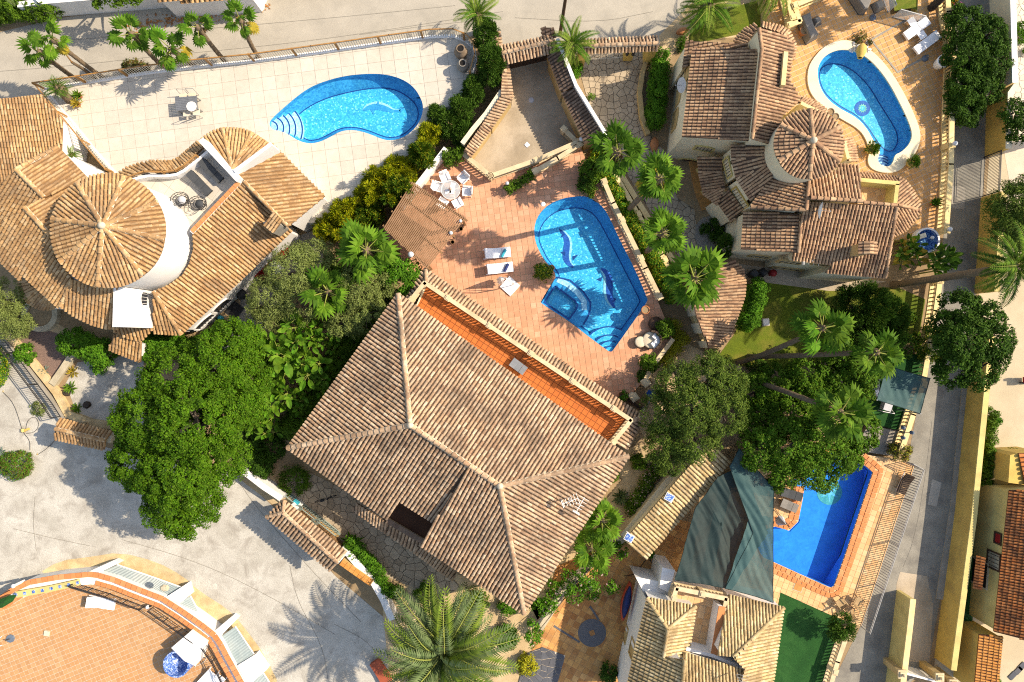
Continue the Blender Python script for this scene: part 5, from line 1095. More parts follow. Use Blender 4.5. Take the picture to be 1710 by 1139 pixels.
r.slope(V3((1636, 1060, 2.3), (1675, 1063, 2.7), (1666, 1160, 2.7), (1627, 1160, 2.3))); r.done(0)
hp = T('outbuilding', 'yellow walled outbuilding with a corner pot beside the pale lot', 'outbuilding', P(1700, 790, 0)); r = Roof(hp, 'tile_red', 'gap_red', 'yellow_paint', 0, pitch=.3, L=.36, inset=.05)
r.slope(V3((1702, 757, 2.7), (1760, 757, 3.2), (1760, 808, 3.2), (1712, 808, 2.7))); r.done(0); q = MB(); q.prism(ccw(XY([(1687, 760), (1700, 757), (1712, 810), (1684, 806)], 2.6)), 0, 2.6); q.build('wall', 'yellow_paint', hp)

# ================================================================ TILED GATEWAYS
def gateway(label, ridge, e1, e2, ze, zr, tile='tile_main', gap='gap_main', hip=None, gate=None, wallm='cream_paint', pitch=.225, ends=True, gm='wood_dark'):
    root = T('gateway', label, 'gateway', P(*ridge[0], 0)); r = Roof(root, tile, gap, None, pitch=pitch, inset=.1)
    ra, rb = P(*ridge[0], zr), P(*ridge[1], zr); A, B = P(*e1[0], ze), P(*e1[1], ze); C, D = P(*e2[0], ze), P(*e2[1], ze)
    r.slope([A, B, rb, ra]); r.slope([C, D, rb, ra])
    if hip: r.slope([A, C, ra]); r.ridge(A, ra, .12); r.ridge(C, ra, .12)
    r.ridge(ra, rb, .13); r.done(200)
    d = (rb-ra); rz = math.atan2(d.y, d.x); w_ = MB(); L = Vector((d.x, d.y)).length
    for t in ((.04, .96) if ends else (.5,)):
        c = ra.lerp(rb, t); w_ = MB(); w_.box((c.x, c.y, (ze+.05)/2), (.5, .5, ze+.05), rz); w_.build('pillar', wallm, root)
    g_ = MB(); c = (ra+rb)/2; lt = MB(); lt.box((c.x, c.y, ze+.05), (L*.96, .36, .22), rz); lt.build('lintel', wallm, root)
    if gate:
        n = max(2, int(L*.86/.18)); pl = MB(); pl.box((0, 0, 0), (.165, .07, 1.9)); pme = mesh_only(pl, 'plank', gm); fr = MB()
        for z in (.4, 1.6): fr.box((c.x, c.y, z), (L*.86, .1, .1), rz)
        g0 = fr.build('gate', gm, root)
        for i in range(n): q = ra.lerp(rb, .07+.86*(i+.5)/n); inst('plank', pme, g0, Matrix.Translation((q.x, q.y, 1.0)) @ Matrix.Rotation(rz, 4, 'Z'))
    return root
gateway('hipped tile gateway roof over a wooden gate, casting a long shadow on the pale road', ((472.5, 856), (564.5, 940)), ((475, 835), (577.6, 922)), ((444.6, 863), (553, 954)), 2.6, 3.1, 'tile_main', 'gap_main', True, True, 'white_paint', gm='wood_brown', pitch=.255)
gateway('small golden tiled gateway roof beside the black railing', ((92, 716), (176, 735)), ((99, 698.6), (187, 721)), ((91, 733), (174, 751)), 2.5, 2.95, 'tile_gold', 'gap_gold', False, True, 'stone_curb')
gateway('rose tiled gateway roof over the dark garage gate by the cypress hedge', ((837, 89), (926, 68)), ((837, 77), (921, 60)), ((844.6, 107), (928, 87)), 2.5, 2.9, 'tile_main', 'gap_rose', False, True, 'plaster_ochre')
gateway('long tiled gateway roof over the open iron gate by the upper road', ((970, 77), (1099, 72.5)), ((970, 67), (1099, 61)), ((968, 89), (1099, 84)), 2.5, 2.9, 'tile_main', 'gap_rose', False, False, 'yellow_paint')
# tiled divider between the two driveways
hd = T('divider_wall', 'dark tiled lean-to along the white wall between the two driveways', 'wall', P(950, 150, 0)); r = Roof(hd, 'tile_dark', 'gap_rose', 'plaster_ochre', 0, pitch=.22, inset=.08)
r.slope(V3((914.7, 93, 2.3), (934, 80.6, 2.85), (958, 144.5, 2.85), (937, 153, 2.3))); r.slope(V3((938, 155, 2.15), (959, 147, 2.7), (1008, 227, 2.7), (977, 238, 2.15))); r.slope(V3((904, 46, 2.4), (925, 46, 2.8), (929, 62, 2.8), (906, 63, 2.4))); r.done(60)
mb = MB(); wall_mb(mb, XY([(931, 64), (962, 142), (1014, 227)], 3.0), 0, 3.0, .22); mb.build('wall_body', 'white_paint', hd)
hd2 = T('retaining_wall', 'sloping tile topped retaining wall left of the sunken driveway', 'wall', P(820, 200, 0)); r = Roof(hd2, 'tile_main', 'gap_rose', 'plaster_ochre', 0, pitch=.215, inset=.06)
r.facets(V3((824, 52, 2.3), (829, 77, 2.3), (838, 120, 2.3), (836, 160, 2.3), (806, 205, 2.3), (775, 250, 2.3)), V3((834, 52, 2.0), (838, 77, 1.9), (850, 118, 1.75), (856, 163, 1.7), (822, 212, 1.7), (785, 263, 1.7))); r.done(100)

# ================================================================ ROUND ROOF TERRACE AT THE LOWER LEFT
OUTP = [(-40, 1012), (0, 994), (19, 981.5), (48, 968), (96, 959.5), (148, 954.6), (164, 956), (192, 964), (240, 983), (274, 996), (309, 1018.6), (342, 1042), (361, 1057), (372, 1073), (384, 1096), (408, 1139), (432, 1190)]
zp = ZB+.75
hr = T('house', 'round flat roofed house with an orange tiled roof terrace and white parapet', 'house', P(150, 1080, 0))
oo = XY(OUTP, zp); body = ccw(oo+XY([(432, 1230), (-60, 1230)], zp)); q = MB(); q.prism(offset(body, .02), 0, ZB-.02); q.build('wall', 'white_paint', hr)
L1, _ = ribbon(oo, 2*.36); _, M1 = ribbon(oo, 2*.36); ii = [a for a in (L1 if inside(L1[6], body) else M1)]
L2, M2 = ribbon(oo, 2*.95); i2_ = L2 if inside(L2[6], body) else M2; L3, M3 = ribbon(oo, 2*.62); i3_ = L3 if inside(L3[6], body) else M3
fl = ccw([tuple(p) for p in i3_]+XY([(420, 1230), (-60, 1230)], ZB)); q = MB(); q.poly(fl, ZB); rt = q.build('roof_terrace', 'joint_pale', hr); pave(rt, fl, .315, R(22), ZB, 'pave_orange', n_ind=300, gap=.032)
q = MB()
for i in range(len(oo)-1): q.prism(ccw([oo[i], oo[i+1], i2_[i+1], i2_[i]]), ZB-.1, zp-.25); q.prism(ccw([oo[i], oo[i+1], ii[i+1], ii[i]]), zp-.25, zp)
pp_ = q.build('parapet', 'white_paint', hr); c_ = MB(); c_.box((0, 0, 0), (.36, .36, .05)); ce = mesh_only(c_, 'coping_tile', 'cope_orange')
mid = [((a[0]+b[0])/2, (a[1]+b[1])/2, zp+.025) for a, b in zip(oo, ii)]
for p, e in walk(mid, .385): inst('coping_tile', ce, pp_, Matrix.Translation(p) @ Matrix.Rotation(math.atan2(e.y, e.x), 4, 'Z'))
m2_ = [((a[0]*.22+b[0]*.78), (a[1]*.22+b[1]*.78), zp-.22) for a, b in zip(ii, i2_)]
for p, e in walk(m2_[:3], .385)+walk(m2_[6:], .385): inst('coping_tile', ce, pp_, Matrix.Translation(p) @ Matrix.Rotation(math.atan2(e.y, e.x), 4, 'Z') @ Matrix.Diagonal((1, .8, 1, 1)))
Rv = lambda a, b: [Vector((p[0], p[1], ZB+.65)) for p in [tuple((Vector(x)*.1+Vector(y)*.9)) for x, y in zip(ii, i2_)][a:b]]
railing('black iron railing on the terrace parapet behind the white lounger', [P(126, 973, ZB+.5), P(183, 990, ZB+.5), P(242, 1012, ZB+.5)], h=.75, sp=.14, post=1.4, rail='black_metal', bar='black_metal', postm='black_metal', pw=.05, wide_rail=.05, barr=.012)
railing('black iron railing on the terrace parapet above the blue mosaic shower', [P(256, 1014, ZB+.5), P(296, 1042, ZB+.5), P(330, 1066, ZB+.5)], h=.75, sp=.14, post=1.4, rail='black_metal', bar='black_metal', postm='black_metal', pw=.05, wide_rail=.05, barr=.012)
railing('black iron railing on the terrace parapet by the folded loungers', [P(344, 1074, ZB+.5), P(362, 1100, ZB+.5), P(386, 1150, ZB+.5)], h=.75, sp=.14, post=1.4, rail='black_metal', bar='black_metal', postm='black_metal', pw=.05, wide_rail=.05, barr=.012)
railing('short black railing at the left end of the round terrace', [P(-20, 1005, ZB+.5), P(22, 983, ZB+.5)], h=.75, sp=.14, post=1.4, rail='black_metal', bar='black_metal', postm='black_metal', pw=.05, wide_rail=.05, barr=.012)
# buttresses and corrugated canopies on the foot of the round house
def canopy(label, pts, zi, zo, mat='corrugated'):
    a, b, c, d = (P(p[0], p[1], z) for p, z in zip(pts, (zi, zo, zo, zi))); root = T('canopy', label, 'canopy', P(*pts[1], 0)); mb = MB(); n = 26
    for i in range(n):
        t0, t1 = i/n, (i+1)/n; up = Vector((0, 0, .035*(i % 2))); u2 = Vector((0, 0, .035*((i+1) % 2))); mb.face([a.lerp(d, t0)+up, b.lerp(c, t0)+up, b.lerp(c, t1)+u2, a.lerp(d, t1)+u2]); mb.face([a.lerp(d, t0)+up-Vector((0, 0, .02)), a.lerp(d, t1)+u2-Vector((0, 0, .02)), b.lerp(c, t1)+u2-Vector((0, 0, .02)), b.lerp(c, t0)+up-Vector((0, 0, .02))])
    mb.build('corrugated_sheet', mat, root); f = MB(); f.tube([b, c], .05); f.build('edge_beam', 'white_metal', root); return root
canopy('pale corrugated canopy between white buttresses, nearest the kerb of earth', [(164, 957), (196, 943), (262, 966), (242, 985)], .95, .5)
canopy('short pale corrugated canopy with a stone on it', [(242, 985), (262, 966), (312, 984), (276, 998)], .95, .5)
canopy('grey corrugated canopy over a narrow yard by the round house', [(300, 1006), (318, 995), (340, 1036), (330, 1036)], .95, .5)
canopy('blue grey corrugated canopy on the right of the round house', [(368, 1064), (393, 1046), (424, 1092), (398, 1112)], .95, .5)
canopy('blue grey corrugated canopy cut by the bottom edge', [(412, 1146), (436, 1118), (470, 1170), (440, 1190)], .95, .5)
for lab, pts in (('white buttress wall at the top of the round house', [(148, 955), (190, 936), (200, 940), (164, 957)]), ('white buttress wall in the middle of the round house', [(276, 998), (312, 975), (318, 993), (300, 1008)]), ('narrow white buttress wall beside the grey yard', [(356, 1056), (388, 1029), (396, 1034), (368, 1062)]), ('wide white buttress wall at the bottom edge', [(396, 1112), (428, 1092), (446, 1118), (414, 1146)])):
    o = T('buttress', lab, 'wall', P(*pts[0], 0)); q = MB(); a, b, c, d = pts; zz = 2.2
    pA, pB, pC, pD = P(*a, 1.2), P(*b, .6), P(*c, .6), P(*d, 1.2); base = [Vector((p.x, p.y, 0)) for p in (pA, pB, pC, pD)]
    q.face([pA, pB, pC, pD]); T4 = [pA, pB, pC, pD]
    for i in range(4): q.face([base[i], base[(i+1) % 4], T4[(i+1) % 4], T4[i]])
    q.build('wall_body', 'white_paint', o)
# ================================================================ RAILINGS, BALUSTRADES, GARDEN WALLS
railing('brown timber and cream bar railing along the upper road side of the beige terrace', PL([(74, 149), (153, 137), (250, 122), (330, 112), (430, 102), (527, 89), (654, 71), (720, 62), (758, 61), (779, 69), (791, 81), (794, 102), (786, 130)], ZT), h=1.15, sp=.16, post=2.75, barr=.028)
railing('brown timber railing down the left side of the beige terrace', PL([(74, 149), (130, 216), (163, 257), (190, 288)], ZT), h=1.0, sp=.16, post=2.6)
railing('thin timber handrail on the curved parapet tiles of the roof patio', [P(213, 300, 4.86), P(245, 288, 4.86), P(276, 289, 4.86), P(296, 287, 4.86), P(312, 278, 4.86), P(331, 262, 4.86)], h=.35, sp=2, post=2.0, bar='wood_rail')
balustrade('cream balustrade between the dining set and the sunken driveway', V3((772, 260, ZD), (820, 299, ZD)), post=2.6)
balustrade('outer cream balustrade above the sunken driveway, running to the ball lamp', V3((820, 299, ZD), (895, 273, ZD), (968, 241, ZD)), post=3.4, lamps=(2,))
balustrade('inner cream balustrade beside the potted row of shrubs', V3((893, 291, ZD), (930, 270, ZD), (966, 247, ZD)), post=4.2)
balustrade('short cream balustrade at the corner of the sunken driveway', V3((940, 222, .4), (962, 244, .4)), post=2.6)
balustrade('cream balustrade right beside the two dolphin pool', V3((1006, 308, ZD), (1021, 343, ZD), (1074, 450, ZD), (1097, 497, ZD)), post=2.9)
balustrade('cream balustrade along the crazy paved driveway, under the four tall fan palms', V3((1019, 288, .1), (1060, 360, .1), (1100, 428, .1), (1150, 520, .1), (1183, 588, .1)), post=3.2, mat='stone_rail_yellow', h=1.0, sp=.26)
cap_wall('low stone wall separating the strip of shrubs from the crazy paved driveway', 'wall', XY([(1016, 240), (1035, 288), (1075, 352), (1118, 425), (1172, 520), (1200, 578)], .6), 0, .55, .3, 'stone_curb', 'stone_rail_yellow')
cap_wall('white boundary wall beside the golden conifer hedge', 'wall', XY([(745, 248), (700, 306), (668, 345)], 1.6), 0, 1.6, .3, 'white_paint', 'white_paint', name='boundary_wall')
cap_wall('white wall edging the cypress bed above the sunken driveway', 'wall', XY([(838, 152), (812, 190), (790, 216), (772, 240)], 2.1), 0, 2.1, .25, 'cream_paint', 'cream_paint', name='boundary_wall')
cap_wall('cream wall edging the salmon deck by the round daybed', 'wall', XY([(1124, 566), (1090, 611), (1083, 624), (1076, 636)], 1.1), 0, 1.1, .22, 'cream_paint', 'stone_rail')
for lab, q in (('cream gatepost at the foot of the daybed wall', (1073, 637)), ('cream gatepost beside the porch tiles', (1054, 661))):
    o = T('gatepost', lab, 'gatepost', P(*q, ZD), 'gateposts of the deck exit'); m = MB(); p = P(*q, ZD); m.box((p.x, p.y, ZD+.6), (.4, .4, 1.2), R(35)); m.build('shaft', 'cream_paint', o); m = MB(); m.box((p.x, p.y, ZD+1.24), (.52, .52, .09), R(35)); m.box((p.x, p.y, ZD+1.31), (.36, .36, .06), R(35)); m.build('cap', 'stone_rail', o)
balustrade('long yellow balustrade along the lane beside the keyhole shaped pool', V3((1566, -30, ZV), (1570, 30, ZV), (1577, 68, ZV), (1579, 110, ZV), (1575, 200, ZV), (1574, 280, ZV), (1566, 388, ZV)), mat='stone_rail_yellow', post=5.0, h=.95, sp=.26, w_=.24, lamps=(2, 5))
balustrade('yellow balustrade at the top of the terrace by the grey sofa', V3((1318, 20, ZV), (1352, 6, ZV), (1400, -14, ZV)), mat='stone_rail_yellow', post=3.0, h=.95, sp=.26)
balustrade('yellow balustrade beside the outdoor stair, right of the fan tiles', V3((1318, 22, ZV), (1327, 46, ZV), (1310, 52, ZV)), mat='stone_rail_yellow', post=1.6, h=.95, sp=.26)
balustrade('left yellow balustrade of the outdoor stair', V3((1296, -30, ZV), (1304, 0, ZV), (1314, 40, ZV)), mat='stone_rail_yellow', post=2.4, h=.95, sp=.26)
balustrade('yellow balustrade of the lane below the heart shaped basin', V3((1556, 470, .3), (1549, 520, .3), (1540, 572, .3), (1528, 640, .3)), mat='stone_rail_yellow', post=3.0, h=.95, sp=.28, w_=.24)
balustrade('yellow balustrade of the lane from the small shade sail to the street lamp', V3((1528, 640, .5), (1512, 690, .5), (1494, 745, .5)), mat='stone_rail_yellow', post=3.2, h=.95, sp=.26, w_=.24)
balustrade('cream balustrade edging the artificial lawn at the bottom', V3((1403, 1052, .5), (1388, 1095, .5), (1366, 1170, .5)), mat='stone_rail', post=2.4, h=.95, sp=.24)
railing('tall pale steel fence along the lane beside the deep blue pool', PL([(1509, 770), (1526, 779), (1490, 888), (1438, 1046)], ZQ), h=1.2, sp=.17, post=3.4, rail='steel_bar', bar='steel_bar', postm='steel_bar', pw=.05, wide_rail=.04, barr=.026, name='fence', cat='fence')
# black garden fence and its stone kerb
cap_wall('pale stone kerb wall under the black garden fence', 'wall', XY([(-30, 545), (4, 566), (40, 612), (88, 676), (104, 700)], .4), 0, .4, .3, 'stone_grey', 'stone_grey')
railing('black iron garden fence casting thin shadows on the pale road', PL([(-20, 540), (4, 563), (40, 609), (88, 673), (102, 695)], .45), h=1.1, sp=.14, post=2.5, rail='black_metal', bar='black_metal', postm='black_metal', pw=.05, wide_rail=.04, barr=.012, name='fence', cat='fence')
k_ = MB(); L, Rr = ribbon(XY([(8, 556), (48, 600), (92, 655), (112, 692), (150, 706), (188, 712)], .35), .5)
for i in range(len(L)-1): k_.prism(ccw([L[i], L[i+1], Rr[i+1], Rr[i]]), 0, .3)
struct(k_.build('kerb', 'lime_crust'))
k_ = MB(); L, Rr = ribbon(XY([(120, 592), (103, 618), (86, 642)], .4), .45)
for i in range(len(L)-1): k_.prism(ccw([L[i], L[i+1], Rr[i+1], Rr[i]]), 0, .4)
struct(k_.build('kerb', 'stone_curb'))
# round stone planter
o = T('stone_planter', 'ring shaped stone planter under the olive tree at the left edge', 'planter', P(66, 523, 0)); c = P(66, 524, .4); m = MB(); ro, ri = U(30), U(21)
m.lathe((c.x, c.y, 0), [(ro, 0), (ro, .42), (ri, .42), (ri, .2)], 32, smooth=False); m.build('ring_wall', 'stone_curb', o); m = MB(); m.poly([(c.x+ri*math.cos(i*.2618), c.y+ri*math.sin(i*.2618)) for i in range(24)], .3); m.build('earth', 'soil', o)
# white road wall at the top, its hedge and the buildings behind
cap_wall('white retaining wall along the top left of the upper road', 'wall', XY([(60, 33), (97, 28), (303, 11), (440, -2), (600, -30)], 0), 0, 1.7, .3, 'white_paint', 'white_paint', name='boundary_wall', side=1)
cap_wall('thin white wall step rising beside the dark hedge', 'wall', XY([(97, 28), (60, -8)], 0), 0, 1.9, .3, 'white_paint', 'white_paint', name='boundary_wall', side=-1)
ht = T('outbuilding', 'tiled roof edge behind the white road wall at the top', 'outbuilding', P(350, -10, 0)); r = Roof(ht, 'tile_gold', 'gap_gold', 'white_paint', 0, pitch=.33); r.slope(V3((262, 2, 2.4), (320, -2, 2.4), (320, -40, 3.4), (262, -40, 3.4)), inset=.1); r.slope(V3((300, 4, 2.2), (420, -4, 2.2), (420, -50, 3.4), (300, -50, 3.4)), inset=.1); r.done(0)
# lane walls at the right
def lane_wall(label, pts, h, mat, cap, w_=.3): return cap_wall(label, 'wall', XY(pts), 0, h, w_, mat, cap, cw=.08, name='boundary_wall', side=1)
lane_wall('beige boundary wall behind the dark round tree at the top right', [(1656, 156), (1652, 0), (1652, -60)][::-1], 1.9, 'cream_paint', 'white_paint')
lane_wall('yellow boundary wall above the black sliding gate', [(1657, 158), (1647, 172), (1644, 262)], 2.0, 'yellow_paint', 'cream_paint')
lane_wall('yellow boundary wall between the black gate and the dark lane tree', [(1638, 330), (1632, 420), (1627, 490)], 1.9, 'yellow_paint', 'yellow_pale')
lane_wall('long yellow boundary wall along the lane down to the white gate', [(1622, 560), (1613.5, 644), (1593, 850), (1560, 1098)], 1.75, 'yellow_paint', 'yellow_pale')
railing('black sliding gate between the yellow lane walls', PL([(1643, 263), (1640, 328)], .05), h=1.7, sp=.1, post=2.6, rail='black_metal', bar='black_metal', postm='black_metal', pw=.07, wide_rail=.06, barr=.018, name='sliding_gate', cat='gate')
lane_wall('short yellow wall with a dark mossy side in the lower lane', [(1476, 1160), (1492, 1030), (1497, 985)][::-1], 1.6, 'yellow_pale', 'stone_rail_yellow')
for lab, q in (('left stone post of the white lane gate', (1480, 1103)), ('middle stone post of the white lane gate', (1540, 1108)), ('right stone post of the white lane gate', (1562, 1118))):
    o = T('gatepost', lab, 'gatepost', P(*q, 0), 'posts of the white lane gate'); m = MB(); p = P(*q, 0); m.box((p.x, p.y, .95), (.42, .42, 1.9)); m.build('shaft', 'plaster_ochre', o); m = MB(); m.box((p.x, p.y, 1.94), (.56, .56, .1)); m.box((p.x, p.y, 2.03), (.36, .36, .08)); m.ball((p.x, p.y, 2.17), .1); m.build('cap', 'stone_rail', o)
o = T('sliding_gate', 'white metal gate between stone posts at the bottom of the lane', 'gate', P(1520, 1105, 0)); pl = MB(); pl.box((0, 0, 0), (.30, .05, 1.5)); pme = mesh_only(pl, 'panel', 'white_metal'); a, b = P(1484, 1104, 0), P(1560, 1124, 0); rz = math.atan2((b-a).y, (b-a).x); m = MB(); c = (a+b)/2; m.box((c.x, c.y, 1.6), ((b-a).length, .12, .12), rz); m.build('gate_frame', 'white_metal', o)
for i in range(9): q = a.lerp(b, (i+.5)/9); inst('panel', pme, o, Matrix.Translation((q.x, q.y, .8)) @ Matrix.Rotation(rz, 4, 'Z'))
# curved ochre bed wall and lamps of the crazy paved driveway
cap_wall('curved ochre low wall round the clipped hedge of the driveway', 'wall', XY([(1082, 92), (1073, 120), (1068, 155), (1072, 195), (1082, 224)], .5), 0, .5, .25, 'plaster_ochre', 'plaster_ochre')
for lab, q in (('ochre gate pillar with two black lamps', (1047, 96)), ('ochre gate pillar where the curved wall begins', (1080, 90))):
    o = T('gatepost', lab, 'gatepost', P(*q, 0), 'ochre gate pillars'); p = P(*q, 0); m = MB(); m.box((p.x, p.y, 1.0), (.6, .5, 2.0)); m.build('shaft', 'yellow_paint', o); m = MB()
    for d in (-.2, .2): m.cyl((p.x+d, p.y-.3, 1.2), (p.x+d, p.y-.3, 1.6), .12, .08, 8); m.ball((p.x+d, p.y-.3, 1.65), .1)
    m.build('lamp', 'black_metal', o)
railing('cream iron gate standing open by the long gateway roof', PL([(978, 100), (1045, 96)], .05), h=1.4, sp=.16, post=2.0, rail='bar_cream', bar='bar_cream', postm='bar_cream', pw=.05, name='iron_gate', cat='gate')
# white garden wall and orange topped wall of the lower gate
cap_wall('white garden wall left of the hipped gateway', 'wall', XY([(405, 785), (440, 812), (470, 832)], 1.3), 0, 1.3, .35, 'white_paint', 'white_paint', name='boundary_wall')
cap_wall('white rendered garden wall right of the hipped gateway, with shrubs on top', 'wall', XY([(580, 922), (600, 945), (622, 968), (640, 1000), (655, 1035)], 1.1), 0, 1.1, .4, 'white_paint', 'white_paint', name='boundary_wall')
o = T('garden_wall', 'low wall with an orange tiled top beside the hipped gateway', 'wall', P(595, 955, 0)); m = MB(); pts = XY([(570, 938), (621, 974)], 1.3); wall_mb(m, pts, 0, 1.3, .42); m.build('wall_body', 'plaster_ochre', o); c_ = MB(); c_.box((0, 0, 0), (.34, .22, .04)); ce = mesh_only(c_, 'coping_tile', 'tile_amber')
for p, e in walk([(q[0], q[1], 1.325) for q in pts], .36)[:-1]:
    for s in (-.115, .115): n = Vector((-e.y, e.x, 0)); inst('coping_tile', ce, o, Matrix.Translation(p+e*.18+n*s) @ Matrix.Rotation(math.atan2(e.y, e.x), 4, 'Z'))
cap_wall('white stone wall under the flowering shrubs by the brown patio', 'wall', XY([(1060, 885), (1000, 930), (940, 990), (902, 1050)], .9), 0, .9, .35, 'white_paint', 'stone_curb', name='boundary_wall')
cap_wall('white stone wall along the upper edge of the lean-to roof', 'wall', XY([(1170, 745), (1110, 808), (1040, 895)], 1.5), 0, 1.5, .3, 'stone_curb', 'cream_paint', name='boundary_wall')
cap_wall('red tiled step wall at the bottom left of the big date palm', 'wall', XY([(625, 1105), (640, 1128), (655, 1160)], .3), 0, .3, .7, 'pave_red', 'pave_red')
cap_wall('white curved wall of the sunken court under the beige terrace', 'wall', XY([(120, 268), (140, 280), (172, 296)], 2.6), 0, 2.6, .5, 'white_paint', 'white_paint', name='boundary_wall')
# pebble rosette and dark crazy paving of the brown patio
m = MB(); c = P(988.6, 1056.5); m.poly([(c.x+U(23.5)*math.cos(i*.2), c.y+U(23.5)*math.sin(i*.2)) for i in range(31)], .045); o = struct(m.build('pebble_rosette', 'pebble_grey'))
m = MB(); m.box((c.x, c.y, .05), (.35, .35, .02), .4); m.build('centre_tile', 'pave_brown', o); m = MB()
for a, b in (((985, 1012), (1000, 1035)), ((925, 1045), (968, 1072))):
    A, B = ribbon(XY([a, b]), .14); m.prism(ccw([A[0], A[1], B[1], B[0]]), .02, .045)
m.build('pebble_strip', 'pebble_grey', o)
cz = sheet('patio', [(880, 1090), (906, 1080), (944, 1094), (925, 1160), (860, 1160)], 'joint_pale', .05); flagstones(cz, XY([(880, 1090), (906, 1080), (944, 1094), (925, 1160), (860, 1160)]), .5, .055, 'flag_slate', 120, seed=9)
# ================================================================ PALMS
palm('slim fan palm leaning over the upper road, leftmost of the row', (137, 139), (68, 88), 0, 1.35, 9, mats=('fan_green', 'fan_lime'), trunk=.15, dead=2, group='fan palms along the beige terrace')
palm('tall slim fan palm just right of the leftmost, with a yellow frond', (178, 134), (91, 68), 0, 1.35, 9, mats=('fan_green', 'fan_lime'), old='fan_old', nold=1, trunk=.14, group='fan palms along the beige terrace')
palm('fan palm with a long bare trunk beside the brown shrub', (281, 120), (221, 57), 0, 1.45, 10, trunk=.15, dead=2, group='fan palms along the beige terrace')
palm('full dark fan palm with one drooping yellow frond beside the railing', (330, 116), (288, 84), 0, 1.6, 11, mats=('leaf_mid', 'fan_green', 'leaf_hedge'), old='fan_old', nold=2, trunk=.17, group='fan palms along the beige terrace', zc=4.6)
palm('fan palm above the grey table with a sparse crown', (379, 106), (331, 46), 0, 1.4, 7, trunk=.15, dead=2, group='fan palms along the beige terrace')
palm('fan palm with yellowing lower fronds, rightmost of the row', (433, 98), (403, 36), 0, 1.4, 10, old='fan_old', nold=3, trunk=.15, dead=2, group='fan palms along the beige terrace')
palm('short cycad palm in the left corner of the beige terrace', (116, 166), (101, 150), ZT, 1.0, 20, 'feather', ('leaf_dark', 'fan_green'), trunk=.28, zc=2.8, name='cycad_palm', group=None, up=65, dn=5)
palm('date palm rising over the road by the cypress hedge', (802, 55), (797, 28), 0, 1.9, 22, 'date', ('date_lime', 'fan_green'), trunk=.25, group='date palms', zc=2.6, up=75, dn=-25)
palm('date palm between the two tiled gateways', (955, 98), (955, 78), 0, 1.9, 26, 'date', ('date_lime', 'fan_green'), trunk=.22, group='date palms', zc=2.9, up=75, dn=-25)
palm('broad date palm on the ochre bank above the rose brown villa', (1163, 40), (1182, 12), 0, 2.5, 26, 'date', ('date_lime', 'fan_green'), trunk=.35, group='date palms', zc=3.6, up=70, dn=-30)
palm('date palm cut by the top edge beside the outdoor stair', (1275, -18), (1290, -22), 0, 2.4, 24, 'date', ('date_lime',), trunk=.3, group='date palms', zc=3.4, up=60, dn=-30)
palm('uppermost fan palm of the driveway, with a long arching yellow stalk', (1013, 290), (1030, 255), 0, 2.1, 13, trunk=.2, dead=4, group='tall fan palms along the driveway', old='fan_lime', nold=2, zc=4.6)
palm('second fan palm of the driveway, with yellow dead fronds hanging', (1046, 354), (1099, 300), 0, 1.6, 18, mats=('fan_green', 'fan_green', 'fan_lime'), trunk=.19, dead=3, old='fan_old', nold=4, group='tall fan palms along the driveway')
palm('third fan palm of the driveway, with a rounded lime crown', (1076, 424), (1106, 390), 0, 1.55, 18, mats=('fan_green', 'fan_lime'), trunk=.19, group='tall fan palms along the driveway')
palm('lowest and widest fan palm of the driveway, over the fan shaped tile roof', (1122, 495), (1158, 466), 0, 2.45, 15, mats=('fan_green', 'fan_lime', 'fan_green'), trunk=.2, dead=4, group='tall fan palms along the driveway', zc=5.4)
palm('bright fan palm above the grey green olive, nearer the pergola', (628, 447), (612, 418), 0, 2.3, 15, mats=('fan_lime', 'fan_green'), trunk=.2, group='fan palms among the olive trees', zc=4.2)
palm('bright fan palm in the olives with a lime young heart', (560, 505), (548, 487), 0, 2.1, 13, mats=('fan_lime', 'fan_green'), trunk=.18, group='fan palms among the olive trees', zc=3.6)
palm('huge date palm at the bottom, spreading over the pale road', (760, 1055), (744, 1078), 0, 4.7, 56, 'date', ('date_green', 'date_green', 'date_lime'), trunk=.42, group='date palms', zc=5.2, up=72, dn=-18, bark='bark_palm')
palm('lime fan palm squeezed between the sandy roof and the lean-to tiles, upper one', (1000, 878), (1004, 868), 0, 1.7, 14, mats=('fan_lime', 'fan_green'), trunk=.16, group='fan palms by the lean-to', zc=3.2)
palm('lime fan palm by the flowering shrubs, lower one beside the lean-to', (985, 915), (987, 915), 0, 1.7, 13, mats=('fan_lime', 'fan_green'), trunk=.16, group='fan palms by the lean-to', zc=2.6)
palm('fan palm leaning right over the lawn below the white sewer cover', (1232, 606), (1372, 548), 0, 2.0, 14, mats=('leaf_mid', 'fan_green', 'leaf_hedge'), trunk=.17, dead=4, old='leaf_mid', group='leaning fan palms over the shrubbery', zc=6.4)
palm('fan palm whose crown touches the feathery conifer', (1250, 596), (1462, 588), 0, 1.9, 12, mats=('leaf_mid', 'fan_green'), trunk=.17, dead=4, old='leaf_mid', group='leaning fan palms over the shrubbery', zc=7.0)
palm('fan palm with a long trunk lying across the shrubbery towards the small shade sail', (1236, 628), (1402, 688), 0, 2.0, 14, mats=('leaf_mid', 'fan_green'), trunk=.17, dead=4, old='leaf_mid', group='leaning fan palms over the shrubbery', zc=6.6)
palm('tall date palm leaning across the lane with orange fruit stalks', (1492, 476), (1692, 446), 0, 2.7, 26, 'date', ('leaf_dark', 'leaf_mid'), trunk=.24, group='date palms', zc=8.6, up=70, dn=-35)
palm('dark trunked palm cut by the top right edge over the lane balustrade', (1543, 24), (1665, -98), 0, 2.0, 14, 'fan', ('fan_green',), trunk=.26, group=None, bark='bark_dark', zc=7.4)
